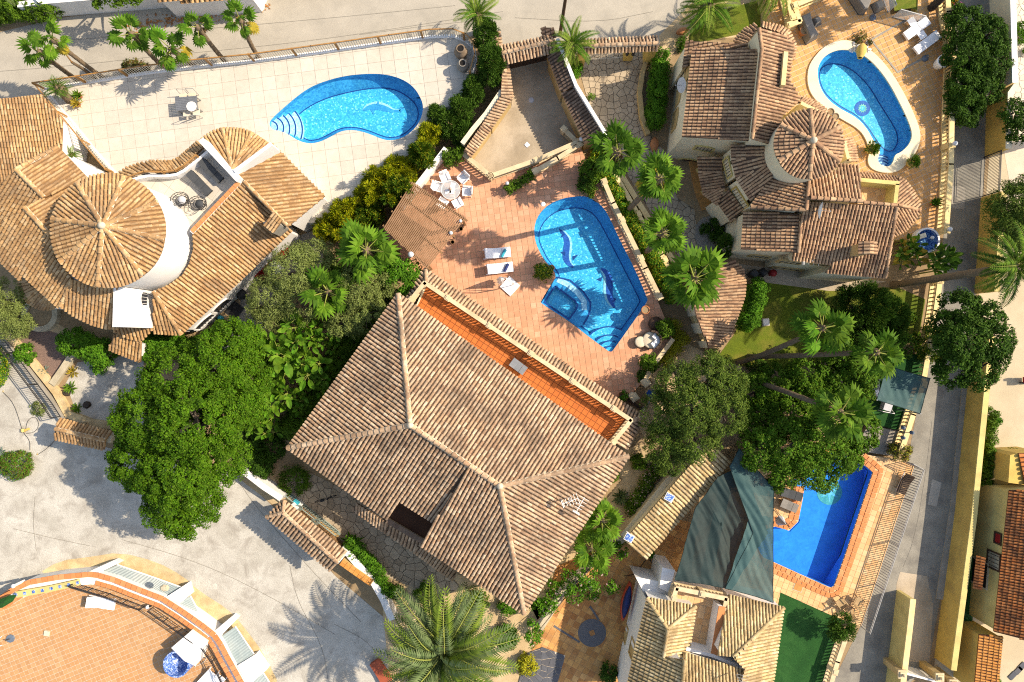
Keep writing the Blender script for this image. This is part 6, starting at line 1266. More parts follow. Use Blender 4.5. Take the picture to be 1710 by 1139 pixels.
palm('small palm by the sunken court under the beige terrace', (121, 262), (121, 259), .6, .8, 16, 'feather', ('fan_lime', 'fan_green'), trunk=.12, zc=1.6, name='cycad_palm', group=None, up=70, dn=-5)
palm('date palm frond hanging into the top left corner', (-12, -20), (-16, -26), 0, 2.0, 12, 'date', ('date_lime', 'date_green'), trunk=.25, group='date palms', zc=4, up=50, dn=-25)
o = T('dead_trunk', 'thin bare brown trunk lying between the two leftmost fan palms', 'dead trunk', P(166, 136, 0)); m = MB(); m.tube([P(166, 136, 0), P(140, 116, 2.2), P(120, 104, 3.6)], [.13, .11, .09], 7); m.build('trunk', 'bark_palm', o); m = MB(); m.tube([P(120, 104, 3.6), P(108, 88, 4.6), P(96, 74, 5.2)], [.05, .04, .02], 5); m.build('stalk', 'wood_rail', o)

# ================================================================ TREES
tree('broadleaf_tree', 'big dense bright green tree overhanging the pale road', 'tree', (330, 715), [(300, 640, 62, 6.0), (365, 615, 60, 5.6), (395, 575, 42, 5.0), (255, 700, 62, 6.2), (330, 705, 72, 7.2), (395, 670, 52, 6.0), (235, 765, 50, 5.2), (300, 785, 66, 6.2), (365, 760, 50, 5.4), (290, 840, 50, 4.6), (330, 835, 42, 4.4), (420, 628, 34, 4.4), (306, 872, 26, 3.8)], 'leaf_big', .13, .62, .5, 110, trunk=.35, second='leaf_mid', frac=.3)
tree('olive_tree', 'grey green olive tree at the left edge over the stone planter', 'olive tree', (28, 526), [(15, 500, 34, 2.8), (28, 535, 32, 2.8), (-10, 530, 36, 3.0)], 'leaf_olive', .13, .35, .4, 95, trunk=.14)
tree('olive_tree', 'silvery olive tree beside the white wall of the tower villa', 'olive tree', (470, 480), [(455, 500, 40, 3.0), (490, 455, 44, 3.4), (450, 540, 34, 2.6), (505, 500, 40, 3.2), (525, 430, 34, 3.0)], 'leaf_olive', .14, .32, .42, 85, trunk=.2)
tree('broadleaf_tree', 'green leafy mass under the two bright fan palms', 'tree', (590, 450), [(585, 440, 34, 2.2), (560, 460, 26, 2.2), (640, 430, 26, 2.0), (545, 520, 26, 2.0)], 'leaf_mid', .14, .5, .4, 70, trunk=.12)
tree('olive_tree', 'silvery olive tree below the bright fan palms', 'olive tree', (610, 500), [(600, 480, 40, 3.2), (610, 525, 34, 3.0), (575, 540, 30, 2.8), (640, 470, 28, 2.8)], 'leaf_olive', .14, .32, .42, 85, trunk=.18)
tree('broadleaf_tree', 'dark clipped tree against the pergola corner', 'tree', (668, 465), [(665, 462, 32, 2.8), (685, 455, 20, 2.4)], 'leaf_hedge', .13, .6, .35, 100, trunk=.12)
tree('broadleaf_tree', 'very dark dense tree beside the top of the lane', 'tree', (1606, 105), [(1610, 45, 34, 1.8), (1645, 65, 36, 1.9), (1612, 95, 38, 2.0), (1648, 105, 34, 1.9), (1612, 145, 34, 1.8), (1640, 150, 30, 1.7), (1606, 178, 28, 1.5), (1620, 195, 18, 1.4)], 'leaf_dark', .13, .6, .42, 120, trunk=.28)
tree('broadleaf_tree', 'dark green tree in the middle of the lane by the yellow wall', 'tree', (1598, 572), [(1600, 520, 34, 4.6), (1640, 530, 32, 4.6), (1605, 570, 42, 5.4), (1655, 575, 34, 5.0), (1590, 615, 32, 4.4), (1635, 615, 34, 4.6), (1575, 545, 24, 4.0)], 'leaf_dark', .14, .6, .45, 95, trunk=.26)
tree('pine_tree', 'rounded green pine cut by the right edge', 'pine tree', (1680, 390), [(1690, 345, 36, 5.0), (1715, 330, 34, 5.2), (1680, 375, 36, 4.8), (1715, 385, 40, 5.6), (1665, 355, 24, 4.2), (1700, 415, 28, 4.4)], 'leaf_pine', .16, .3, .48, 80, trunk=.25)
tree('conifer', 'dark feathery conifer above the leaning fan palms', 'conifer', (1440, 545), [(1445, 520, 48, 1.9), (1420, 510, 32, 1.6), (1475, 530, 38, 1.7), (1450, 548, 40, 1.8), (1488, 552, 24, 1.5)], 'leaf_cypress', .2, .22, .45, 95, out=.75, trunk=.2)
tree('olive_tree', 'wide mid green olive between the sandy roof and the lean-to tiles', 'olive tree', (1140, 700), [(1130, 640, 38, 3.6), (1180, 630, 40, 4.0), (1215, 645, 32, 3.8), (1105, 690, 36, 3.6), (1155, 680, 44, 4.6), (1205, 690, 42, 4.2), (1110, 745, 34, 3.2), (1160, 735, 40, 3.8), (1120, 770, 24, 2.6), (1195, 610, 26, 3.4)], 'leaf_pine', .15, .36, .42, 80, trunk=.26)
tree('broadleaf_tree', 'broad rough shrubby tree under the leaning palm trunks', 'tree', (1320, 660), [(1260, 655, 34, 1.4), (1300, 645, 40, 1.8), (1345, 635, 40, 2.0), (1270, 705, 40, 1.8), (1320, 695, 46, 2.2), (1365, 665, 36, 2.2), (1410, 640, 38, 2.4), (1440, 620, 32, 3.2), (1430, 670, 28, 3.0), (1470, 590, 30, 2.6), (1400, 590, 26, 2.6), (1500, 575, 22, 2.0)], 'leaf_mid', .16, .55, .42, 70, trunk=.26, second='leaf_hedge', frac=.2)
tree('broadleaf_tree', 'tree with hanging branches over the top of the deep blue pool', 'tree', (1330, 745), [(1270, 750, 36, 3.8), (1320, 745, 44, 4.4), (1370, 735, 44, 4.4), (1310, 785, 30, 3.6), (1350, 780, 34, 3.8), (1400, 760, 36, 4.0), (1430, 720, 34, 3.6), (1300, 805, 18, 3.0), (1375, 800, 20, 3.2), (1420, 770, 18, 3.2)], 'leaf_mid', .16, .5, .42, 70, trunk=.24, second='leaf_hedge', frac=.3)
tree('broadleaf_tree', 'leafy tree tip reaching in from the top edge over the white road wall', 'tree', (190, -40), [(160, -4, 14, 3.4), (195, -10, 20, 3.8), (222, -4, 12, 3.4)], 'leaf_mid', .17, .6, .4, 60, trunk=.16)
tree('conifer', 'small dark conifer at the corner of the artificial lawn', 'conifer', (1405, 1046), [(1405, 1043, 20, 2.2), (1398, 1055, 14, 1.8), (1412, 1052, 14, 1.8)], 'leaf_cypress', .18, .25, .35, 110, out=.7, trunk=.1)

# ================================================================ HEDGES
for i, (x, y, rx, ry, z, lab) in enumerate([(812, 62, 19, 26, 3.4, 'topmost dark clipped cypress beside the road date palm'), (820, 108, 22, 34, 3.6, 'tall dark cypress left of the garage gateway'), (790, 152, 17, 24, 2.8, 'round dark cypress where the terrace railing ends'), (770, 185, 20, 22, 2.8, 'dark cypress in the middle of the bed'), (747, 205, 20, 24, 2.6, 'dark cypress next to the golden conifers'), (772, 222, 16, 22, 2.2, 'low dark cypress by the white wall'), (728, 196, 12, 18, 2.2, 'slim dark cypress nearest the mosaic pool')]):
    tree('cypress', lab, 'cypress', (x+3, y+8), [(x, y, rx, z*.6, z*.45, ry), (x-2, y-4, rx*.6, z*.85, z*.2, ry*.6)], 'leaf_cypress', .15, .3, .3, 130, out=.7, trunk=.09, group='dark cypresses of the terrace bed', low=-.5)
for i, (x, y, rx, z, lab) in enumerate([(x_+random.uniform(-6, 6), y_+random.uniform(-8, 4), r_*random.uniform(.75, 1.1), z_*random.uniform(.85, 1.25), l_) for x_, y_, r_, z_, l_ in [(722, 232, 22, 2.4, 'golden conifer at the top end of the yellow hedge'), (700, 262, 26, 2.4, 'golden conifer above the dining set'), (668, 285, 28, 2.5, 'golden conifer by the edge of the mosaic pool terrace'), (640, 305, 26, 2.4, 'yellow tipped conifer right of the tiled roof corner'), (660, 320, 26, 2.2, 'golden conifer against the pergola'), (612, 330, 26, 2.4, 'bright yellow tipped conifer in the middle of the hedge'), (580, 352, 24, 2.2, 'yellow conifer beside the golden tile roof corner'), (620, 362, 24, 2.0, 'golden conifer above the fan palm'), (548, 380, 22, 2.0, 'yellow conifer against the white wall of the tower villa'), (585, 385, 22, 1.9, 'low golden conifer at the bottom end of the hedge')]]):
    tree('golden_conifer', lab, 'conifer', (x, y+4), [(x, y, rx, z*.55, z*.5), (x+4, y-8, rx*.5, z*.95, z*.3), (x-8, y+4, rx*.45, z*.85, z*.3)]+[(x+random.uniform(-.8, .8)*rx, y+random.uniform(-.8, .8)*rx, 5, z*random.uniform(.8, 1.35), z*.3) for _ in range(7)], ('leaf_gold', 'leaf_mid', 'leaf_gold')[i % 3], .27, .15, .24, 85, out=.9, trunk=.08, group='golden conifer hedge', low=-.4, second='leaf_yellow', frac=.15)
hedge('hedge', 'dark trimmed hedge in the top left corner above the road', 'hedge', XY([(-40, 14), (40, 10), (76, 12)], 1), 1.9, 0, 1.9, 'leaf_mid', .12)
hedge('hedge', 'clipped dark hedge in the curved bed of the driveway', 'hedge', XY([(1102, 100), (1098, 150), (1094, 200)], .8), 1.25, 0, 1.7, 'leaf_hedge', .11)
hedge('hedge', 'bright green hedge beside the fan shaped tile roof', 'hedge', XY([(1262, 484), (1256, 510), (1248, 535)], 1.2), 1.35, 0, 2.4, 'leaf_hedge', .13)
hedge('hedge', 'clipped hedge block under the eaves of the tower villa', 'hedge', XY([(125, 570), (150, 580), (170, 590)], .8), 1.9, 0, 1.8, 'leaf_hedge', .13)
hedge('hedge', 'hedge below the low tiled roof of the tower villa', 'hedge', XY([(243, 585), (275, 572), (300, 575)], .8), 1.3, 0, 1.7, 'leaf_hedge', .13)
hedge('hedge', 'bright shrub hedge along the white wall window of the tower villa', 'hedge', XY([(255, 570), (330, 578), (355, 560), (372, 548)], .8), 1.0, 0, 1.5, 'leaf_hedge', .13)
hedge('shrub_border', 'long strip of bright green shrubs between the two dolphin pool and the driveway balustrade', 'shrubs', XY([(996, 268), (1028, 318), (1064, 385), (1097, 440), (1122, 494)], .8), 1.05, 0, 1.35, 'leaf_hedge', .15, .3, 90, second='leaf_yellow', frac=.25)
hedge('shrub_border', 'shrub strip behind the cream wall of the round daybed', 'shrubs', XY([(1128, 545), (1140, 570), (1110, 605)], .3), .9, 0, .6, 'leaf_yellow', .13, .35, 70)
hedge('shrub_border', 'trailing plants on the white wall right of the hipped gateway', 'shrubs', XY([(588, 905), (606, 925), (628, 950), (648, 985)], .6), .9, .3, 1.3, 'leaf_hedge', .16, .4, 80)
tree('flowering_hedge', 'loose hedge with pink white flowers along the brown patio', 'hedge', (950, 990), [(x+random.uniform(-9, 9), y+random.uniform(-9, 9), random.uniform(8, 19), random.uniform(.7, 1.9)) for x, y in ((1018, 902), (1004, 915), (1030, 925), (990, 940), (1010, 950), (975, 965), (950, 965), (960, 990), (935, 985), (915, 1000), (925, 1015), (900, 1012), (890, 1035), (905, 1045), (880, 1060), (995, 975), (1018, 975))], 'leaf_hedge', .17, .5, .3, 42, trunk=.07, second='petal_pink', frac=.04)
hedge('flowering_hedge', 'sparse flowering bushes on the bank above the lean-to', 'hedge', XY([(1098, 775), (1075, 815), (1055, 850)], .5), .9, 0, 1.0, 'leaf_mid', .14, .5, 50, second='petal_pink', frac=.08)
hedge('shrub_border', 'shrubs behind the long yellow lane wall', 'shrubs', XY([(1650, 690), (1646, 770), (1640, 800)], .6), .8, 0, 1.3, 'leaf_mid', .14, .45, 70)
hedge('hedge', 'trimmed hedge showing under the dark lane tree', 'hedge', XY([(1650, 590), (1652, 624)], .8), 1.0, 0, 1.2, 'leaf_brown', .12)
# ================================================================ SHRUBS AND POTS
bush('topiary_bush', 'large flat oval topiary with a brown green top beside the pale road', 'topiary', 34, 775, 36, 0, 1.1, 'leaf_hedge', .09, .6, 190, .26, ry=27, second='leaf_brown', frac=.45)
bush('topiary_bush', 'half seen rounded topiary at the left edge by the black fence', 'topiary', -6, 612, 33, 0, 1.4, 'leaf_hedge', .09, .6, 150, .26, ry=42, second='leaf_yellow', frac=.25)
bush('ground_cover', 'low grey green mound in the fence shadow', 'ground cover', 65, 682, 17, 0, .25, 'leaf_olive', .08, .6, 150, .2, ry=13)
bush('shrub', 'leafy shrub on the pink gravel beside the black fence', 'shrub', 48, 591, 20, 0, .9, 'leaf_hedge', .15, .5, 75)
rosette('agave', 'blue grey agave on the edge of the pink gravel', 'agave', P(75, 619), .5, 18, 'agave_blue'); rosette('agave', 'blue grey agave beside the oval topiary', 'agave', P(4, 755), .6, 16, 'agave_blue')
rosette('aloe', 'golden aloe nearest the corner of the stone kerb', 'aloe', P(124, 621), .55, 22, 'fan_old'); rosette('aloe', 'lime green aloe in a stone ring, second from the tiled gateway', 'aloe', P(120, 648), .58, 26, 'fan_lime'); rosette('aloe', 'green aloe among dark rocks, nearest the tiled gateway', 'aloe', P(130, 681), .5, 26, 'fan_lime')
for lab, q in (('dark brown rock beside the green aloe', (145, 676)), ('flat dark rock under the lime aloe', (112, 656))):
    o = T('rock', lab, 'rock', P(*q)); m = MB(); p = P(*q); V = [p+Vector((math.cos(a)*.35*random.uniform(.7, 1.1), math.sin(a)*.3*random.uniform(.7, 1.1), 0)) for a in [i*.785 for i in range(8)]]; W = [v*.999+(p-v)*.3+Vector((0, 0, .22)) for v in V]; m.add(V+W, [(i, (i+1) % 8, 8+(i+1) % 8, 8+i) for i in range(8)]); m.face(W); m.build('stone_body', 'bark_dark', o)
rosette('potted_yucca', 'small yellow green yucca, upper one near the terrace corner', 'yucca', P(135, 162, ZT), .5, 22, 'fan_lime', pot='terracotta', pr=.2, ph=.25); rosette('potted_yucca', 'small yellow green yucca, lower one near the terrace corner', 'yucca', P(132, 176, ZT), .5, 22, 'fan_old', pot='terracotta', pr=.2, ph=.25)
bush('shrub', 'brown green shrub behind the terrace railing between palm trunks', 'shrub', 238, 121, 26, 0, 1.7, 'leaf_brown', .14, .4, 90, ry=12)
bush('potted_shrub', 'leafy potted shrub in the corner by the white boundary wall', 'potted plant', 750, 268, 17, ZD, .9, 'leaf_mid', .18, .4, 60, pot='terracotta', pr=.28)
bush('potted_shrub', 'leafy potted shrub where the two balustrades start', 'potted plant', 768, 262, 14, ZD, .9, 'leaf_mid', .18, .4, 60, pot='terracotta', pr=.28)
for i, (x, y, lab) in enumerate([(850, 318, 'leftmost potted shrub of the row beside the inner balustrade'), (862, 311, 'second potted shrub of the row beside the inner balustrade'), (874, 304, 'third potted shrub of the row beside the inner balustrade'), (886, 296, 'rightmost potted shrub of the row beside the inner balustrade')]): bush('potted_shrub', lab, 'potted plant', x, y, 9, ZD, .6, 'leaf_mid', .16, .45, 70, pot='jar_grey', pr=.2, ph=.3, group='potted shrubs by the inner balustrade')
bush('shrub', 'big glossy shrub at the top right corner of the salmon deck', 'shrub', 985, 290, 22, ZD, 1.5, 'leaf_mid', .2, .4, 60); bush('shrub', 'dark shrub between the corner pot and the pool edge', 'shrub', 978, 308, 16, ZD, 1.0, 'leaf_dark', .17, .45, 70)
bush('potted_shrub', 'flower pot with a small plant on the top edge of the two dolphin pool', 'potted plant', 988, 325, 10, ZD, .5, 'leaf_mid', .14, .45, 80, pot='terracotta', pr=.2, ph=.3)
bush('potted_shrub', 'round bush in a stone bowl at the waist of the two dolphin pool', 'potted plant', 906, 456, 17, ZD, .8, 'leaf_mid', .15, .45, 90, pot='jar_grey', pr=.45, ph=.35, second='leaf_yellow', frac=.2)
bush('shrub', 'tall leafy shrub beside the round daybed', 'shrub', 1108, 550, 18, ZD, 1.2, 'leaf_mid', .17, .45, 70); bush('shrub', 'glossy shrub in a dark pot inside the cream daybed wall', 'shrub', 1082, 606, 17, ZD, 1.1, 'leaf_mid', .2, .4, 60); bush('shrub', 'low shrub between the daybed wall and the gatepost', 'shrub', 1072, 628, 10, ZD, .7, 'leaf_dark', .15, .45, 70); bush('potted_shrub', 'small potted plant beside the lower gatepost', 'potted plant', 1037, 659, 10, ZD, .5, 'leaf_hedge', .14, .45, 80, pot='terracotta', pr=.2, ph=.25)
bm_ = ('leaf_banana', 'leaf_mid', 'fan_lime', 'leaf_hedge')
for x, y, r_, n_, h_, lab in ((487, 600, 56, 130, 3.6, 'thicket of broad paddle leaves left of the sandy roof'), (525, 555, 44, 80, 3.4, 'paddle leaved plants at the upper end of the thicket, by the silvery olives'), (535, 612, 42, 70, 3.0, 'paddle leaved plants close to the sandy eaves'), (452, 585, 40, 60, 3.2, 'paddle leaved plants left of the thicket, beside the big tree'), (480, 660, 44, 70, 3.2, 'paddle leaved plants at the lower end of the thicket, by the big tree'), (515, 665, 32, 40, 2.4, 'low paddle leaved plants in the shade of the sandy eaves'), (462, 705, 34, 44, 2.4, 'last paddle leaved plants above the dark shrubs'), (568, 570, 30, 40, 2.6, 'paddle leaved plants squeezed against the upper sandy eaves'), (548, 640, 28, 36, 2.4, 'paddle leaved plants squeezed against the middle of the sandy eaves')):
    bigleaf('banana_plants', lab, 'plants', x, y, r_, 0, n_, mats=bm_, h=h_, stems=n_//7)
bush('shrub', 'feathery light green shrub between the big tree and the paddle leaves', 'shrub', 440, 640, 30, 0, 3.6, 'leaf_hedge', .16, .4, 75, ry=34); bush('shrub', 'dark shrub under the lower corner of the sandy roof', 'shrub', 495, 800, 30, 0, 1.2, 'leaf_mid', .16, .3, 70); bush('shrub', 'dark shrub in the shade left of the sandy roof corner', 'shrub', 455, 745, 30, 0, 1.2, 'leaf_dark', .16, .4, 60); bush('shrub', 'dark shrub in the gap between the sandy roof and the pergola', 'shrub', 640, 500, 24, 0, 1.4, 'leaf_dark', .16, .4, 60)
rosette('yucca', 'spiky yucca at the end of the flagstone path', 'yucca', P(588, 905, .2), .9, 30, 'fan_green'); rosette('yucca', 'lime yucca on the white wall beside the gateway roof', 'yucca', P(592, 926, .9), .6, 24, 'fan_lime'); rosette('yucca', 'dark yucca near the bottom of the white garden wall', 'yucca', P(634, 975, .4), .7, 26, 'leaf_mid')
rosette('yucca', 'round blue green yucca on the ochre bank below the wide olive', 'yucca', P(1036, 830), .75, 34, 'date_green'); rosette('yucca', 'lime spiky plant beside the blue green yucca', 'yucca', P(1055, 838), .55, 22, 'fan_lime')
for i, (x, y, r, lab) in enumerate([(1175, 384, 10, 'left dark ball bush in the gravel bed of the cream villa'), (1192, 374, 10, 'upper dark ball bush in the gravel bed of the cream villa'), (1198, 388, 9, 'right dark ball bush in the gravel bed of the cream villa'), (1190, 396, 10, 'lower dark ball bush in the gravel bed of the cream villa')]): bush('ball_bush', lab, 'topiary', x, y, r, 0, .9, 'leaf_dark', .08, .6, 170, .2, group='dark ball bushes')
sheet('garden_bed', [(1162, 376), (1172, 364), (1190, 360), (1212, 372), (1214, 395), (1205, 412), (1190, 425), (1168, 418), (1160, 396)], 'white_gravel', .05)
tree('cypress', 'pointed dark cypress against the corner of the cream villa', 'cypress', (1204, 412), [(1207, 412, 13, 1.3, 1.2, 20), (1211, 402, 8, 2.4, .8)], 'leaf_cypress', .14, .3, .28, 130, out=.7, trunk=.08)
bush('potted_shrub', 'grassy potted plant at the waist of the keyhole shaped pool', 'potted plant', 1449, 252, 11, ZV, .6, 'fan_green', .22, .2, 80, .28, .8, pot='yellow_paint', pr=.3, ph=.35); bush('potted_shrub', 'grassy potted plant at the end of the keyhole shaped pool', 'potted plant', 1517, 274, 10, ZV, .6, 'fan_green', .22, .2, 80, .28, .8, pot='yellow_paint', pr=.3, ph=.35)
rosette('potted_yucca', 'potted yucca beside the yellow lane balustrade', 'yucca', P(1556, 340, ZV), .5, 24, 'fan_green', pot='terracotta', pr=.25, ph=.35)
bush('flower_bush', 'bush with purple and orange flowers outside the lane balustrade', 'flowering bush', 1586, 30, 13, 0, 1.2, 'leaf_mid', .15, .5, 70, second='petal_purple', frac=.4, ry=20); bush('flower_bush', 'small bush with orange flowers at the top of the lane balustrade', 'flowering bush', 1583, 8, 9, 0, 1.0, 'leaf_hedge', .15, .5, 70, second='petal_orange', frac=.25)
bigleaf('banana_plants', 'yellow green strap leaved plants below the round basin', 'plants', 1500, 425, 36, 0, 60, mats=('fan_old', 'leaf_banana', 'leaf_mid', 'leaf_dark'), h=1.6, stems=8); bigleaf('banana_plants', 'glossy paddle plants between the round basin and the lane', 'plants', 1545, 440, 38, 0, 70, mats=('leaf_banana', 'leaf_mid', 'leaf_dark'), h=1.8, stems=9)
bush('shrub', 'rough shrub overhanging the lane balustrade', 'shrub', 1546, 574, 36, .3, 1.5, 'leaf_mid', .14, .45, 80, second='leaf_yellow', frac=.2); bush('shrub', 'small round shrub inside the lane balustrade', 'shrub', 1516, 530, 11, 0, .8, 'leaf_mid', .12, .5, 90); bush('shrub', 'variegated bush at the corner of the peach pool terrace', 'shrub', 1497, 752, 22, ZQ, 1.2, 'leaf_brown', .15, .4, 75, second='leaf_yellow', frac=.2, ry=16); bush('shrub', 'dark shrub by the palm trunk on the lawn', 'shrub', 1260, 608, 18, 0, .9, 'leaf_dark', .12, .5, 90)
bush('shrub', 'small leafy plant at the bottom by the white house wall', 'shrub', 1015, 1118, 18, 0, 1.0, 'leaf_dark', .18, .45, 60); bush('shrub', 'lime shrub beside the orange outbuilding roof', 'shrub', 1640, 1128, 16, 0, 1.4, 'fan_lime', .2, .25, 60)
tree('broadleaf_tree', 'dark round tree behind the yellow wall by the black gate', 'tree', (1690, 205), [(1692, 190, 24, 2.4), (1700, 215, 22, 2.2)], 'leaf_dark', .13, .55, .35, 100, trunk=.12)
for i, (x, y, r, lab) in enumerate([(1699, 50, 11, 'upper cloud pruned ball bush on the pale paving'), (1700, 66, 12, 'lower cloud pruned ball bush on the pale paving'), (1712, 86, 8, 'smallest cloud pruned ball bush, cut by the right edge')]): bush('ball_bush', lab, 'topiary', x, y, r, 0, .9, 'leaf_hedge', .08, .6, 170, .2, group='cloud pruned bushes')
bush('hanging_vine', 'green shrub between date palm and divider wall', 'shrub', 961, 118, 10, 0, 1.2, 'leaf_hedge', .13, .5, 90, ry=18); bush('shrub', 'small shrub at the foot of the divider wall', 'shrub', 985, 163, 6, 0, .5, 'leaf_mid', .14, .35, 60)
bush('shrub', 'grass tuft beside the ochre bank path', 'shrub', 1137, 76, 9, 0, .7, 'fan_green', .18, .25, 70, ry=14); bush('shrub', 'mossy shrub at the corner of the driveway balustrade', 'shrub', 1000, 252, 16, 0, .7, 'leaf_yellow', .12, .45, 80)
bush('shrub', 'low green shrub below the tower villa hedge', 'shrub', 172, 612, 14, 0, .9, 'leaf_hedge', .13, .5, 80); bush('shrub', 'rough grass patch inside the stone planter', 'shrub', 40, 545, 18, 0, .7, 'leaf_dark', .13, .4, 60)
bush('shrub', 'tropical shrub behind the lane wall between vine posts', 'shrub', 1650, 700, 9, 0, 1.2, 'leaf_hedge', .16, .5, 60)

palm('date palm outside the right edge, shading the lane', (1800, 215), (1805, 213), 0, 3.0, 24, 'date', ('date_green',), trunk=.3, group='date palms', zc=6.5, up=70, dn=-30)

ll = MB()
for k in range(260):
    t = random.random(); q = P(215+t*230+random.gauss(0, 6), 44-t*36+random.gauss(0, 5), .03); a = random.uniform(0, 6.28); s_ = random.uniform(.06, .16); ll.face([q+Vector((math.cos(a+i*1.57)*s_*(1 if i % 2 else .5), math.sin(a+i*1.57)*s_*(1 if i % 2 else .5), random.uniform(0, .04))) for i in range(4)])
stuff(tag(ll.build('leaf_litter', 'leaf_fall'), 'orange brown fallen leaves along the upper edge of the road', 'fallen leaves'))

hedge('shrub_border', 'deep green undergrowth in the shade along the left sandy eaves', 'shrubs', XY([(615, 520), (570, 590), (525, 655), (488, 715)], .6), 1.7, 0, 1.6, 'leaf_mid', .17, .45, 70)
hedge('shrub_border', 'undergrowth between the big tree and the white garden wall', 'shrubs', XY([(430, 700), (425, 745), (440, 780)], .6), 1.5, 0, 1.5, 'leaf_dark', .16, .45, 70)
for x, y, r_, m_, lab in ((800, 1000, 20, 'leaf_mid', 'green shrub below the bottom corner of the sandy roof, left'), (848, 1008, 18, 'leaf_hedge', 'green shrub below the bottom corner of the sandy roof, right'), (708, 985, 18, 'leaf_mid', 'shrub between the flagstones and the huge date palm'), (662, 985, 14, 'leaf_dark', 'dark shrub on the white wall end by the huge date palm'), (845, 1060, 24, 'leaf_hedge', 'lime green shrub right of the huge date palm'), (880, 1105, 20, 'leaf_yellow', 'yellowish shrub beside the slate crazy paving'), (700, 1125, 22, 'leaf_mid', 'shrub under the huge date palm at the bottom edge'), (1065, 770, 14, 'leaf_mid', 'shrub on the ochre bank right of the sandy roof corner'), (1022, 790, 12, 'leaf_mid', 'small shrub at the right sandy roof corner')):
    bush('shrub', lab, 'shrub', x, y, r_, 0, 1.0, m_, .17, .4, 70)
# ================================================================ FURNITURE AND SMALL THINGS
def ang_px(a, b): A, B = P(*a), P(*b); return math.atan2((B-A).y, (B-A).x)
def lounger(label, head, foot, w_=.68, z=ZD, frame='white_plastic', cush='white_cloth', up=22, group=None, back=.62, seg=3, name='sun_lounger', h=.36):
    """pad in segments along +X from foot (x=0) to the raised head"""
    a, b = P(*foot, z), P(*head, z); L = (b-a).length; rz = math.atan2((b-a).y, (b-a).x); root = T(name, label, 'sun lounger', a, group); root.rotation_euler.z = rz; WORLD[root.name] = Vector((0, 0, 0))
    xb = L*(1-back*.6); f = MB(); f.box((L/2, w_/2-.03, h-.09), (L, .05, .06)); f.box((L/2, -w_/2+.03, h-.09), (L, .05, .06)); f.box((.03, 0, h-.09), (.05, w_, .06)); f.box((xb, 0, h-.09), (.05, w_, .06)); f.build('frame', frame, root)
    for x in (.15, L-.3):
        for y in (-1, 1): lg = MB(); lg.box((x, y*(w_/2-.05), (h-.1)/2), (.05, .05, h-.1)); lg.build('leg', frame, root)
    n = seg-1
    for i in range(n): m = MB(); m.box((xb*(i+.5)/n, 0, h), (xb/n-.02, w_, .1)); m.build('cushion', cush, root)
    lb = L-xb; t = R(up); m = MB(); m.box((xb+lb/2*math.cos(t), 0, h+lb/2*math.sin(t)+.02), (lb, w_, .1), 0, tilt=-t); m.build('backrest', cush, root)
    s_ = MB(); s_.tube([(L-.2, -w_/3, h-.1), (xb+lb*.7*math.cos(t), -w_/3, h+lb*.7*math.sin(t)-.04)], .015, 5); s_.tube([(L-.2, w_/3, h-.1), (xb+lb*.7*math.cos(t), w_/3, h+lb*.7*math.sin(t)-.04)], .015, 5); s_.build('back_strut', frame, root)
    return root
lounger('white cushioned lounger with a turquoise roll, upper one beside the dolphin pool', (807, 426), (853, 421.5), group=None, up=38, seg=3); lounger('white cushioned lounger with a navy roll, lower one beside the dolphin pool', (811, 452), (857, 446), up=38, seg=3)
for lab, nm, q, m_ in (('turquoise rolled cushion lying on the upper white lounger', 'rolled_cushion', (841, 423), 'turquoise'), ('navy rolled cushion lying on the lower white lounger', 'rolled_cushion', (845.5, 447), 'navy')):
    p = P(*q, ZD+.5); o = T(nm, lab, 'cushion', p); m = MB(); d = Vector((.12, .24, 0)); m.cyl(p-d, p+d, .10, .10, 10); m.build('roll', m_, o); m = MB(); m.cyl(p-d*1.12, p-d, .07, .1, 8); m.cyl(p+d, p+d*1.12, .1, .07, 8); m.build('end_cap', m_, o)
lounger('white lounger with a grey side table above it, on the orange terrace', (1543, 39), (1507, 65), ZV and .62, ZV, 'white_metal', 'white_cloth', 12); lounger('white lounger nearest the yellow lane balustrade on the orange terrace', (1560, 62), (1524, 89), .62, ZV, 'white_metal', 'white_cloth', 12)
def side_table(label, q, z, s_=.45, h=.4, mat='white_plastic', rz=.6, group=None):
    p = P(*q, z); o = T('side_table', label, 'side table', p, group); m = MB(); m.box((p.x, p.y, z+h), (s_, s_, .04), rz); m.build('table_top', mat, o); k = Matrix.Rotation(rz, 3, 'Z')
    for sx in (-1, 1):
        for sy in (-1, 1): l = MB(); d = k @ Vector((sx*s_*.42, sy*s_*.42, 0)); l.box((p.x+d.x, p.y+d.y, z+h/2), (.04, .04, h), rz); l.build('leg', mat, o)
    return o
side_table('white side table above the upper lounger of the orange terrace', (1517, 40.5), ZV, .5); side_table('white side table between the two loungers of the orange terrace', (1534, 63), ZV, .5)
lounger('grey white lounger alone on the orange roof terrace', (854, 603), (877, 620), .6, 3.31, 'grey_metal', 'lounger_grey', 10, h=.3)
lounger('charcoal lounger by the white wall of the roof patio', (341, 271), (373, 304), .5, 4.22, 'black_metal', 'charcoal_cloth', 14); lounger('charcoal lounger in the middle of the roof patio', (321, 291), (354, 325), .5, 4.22, 'black_metal', 'charcoal_cloth', 14)
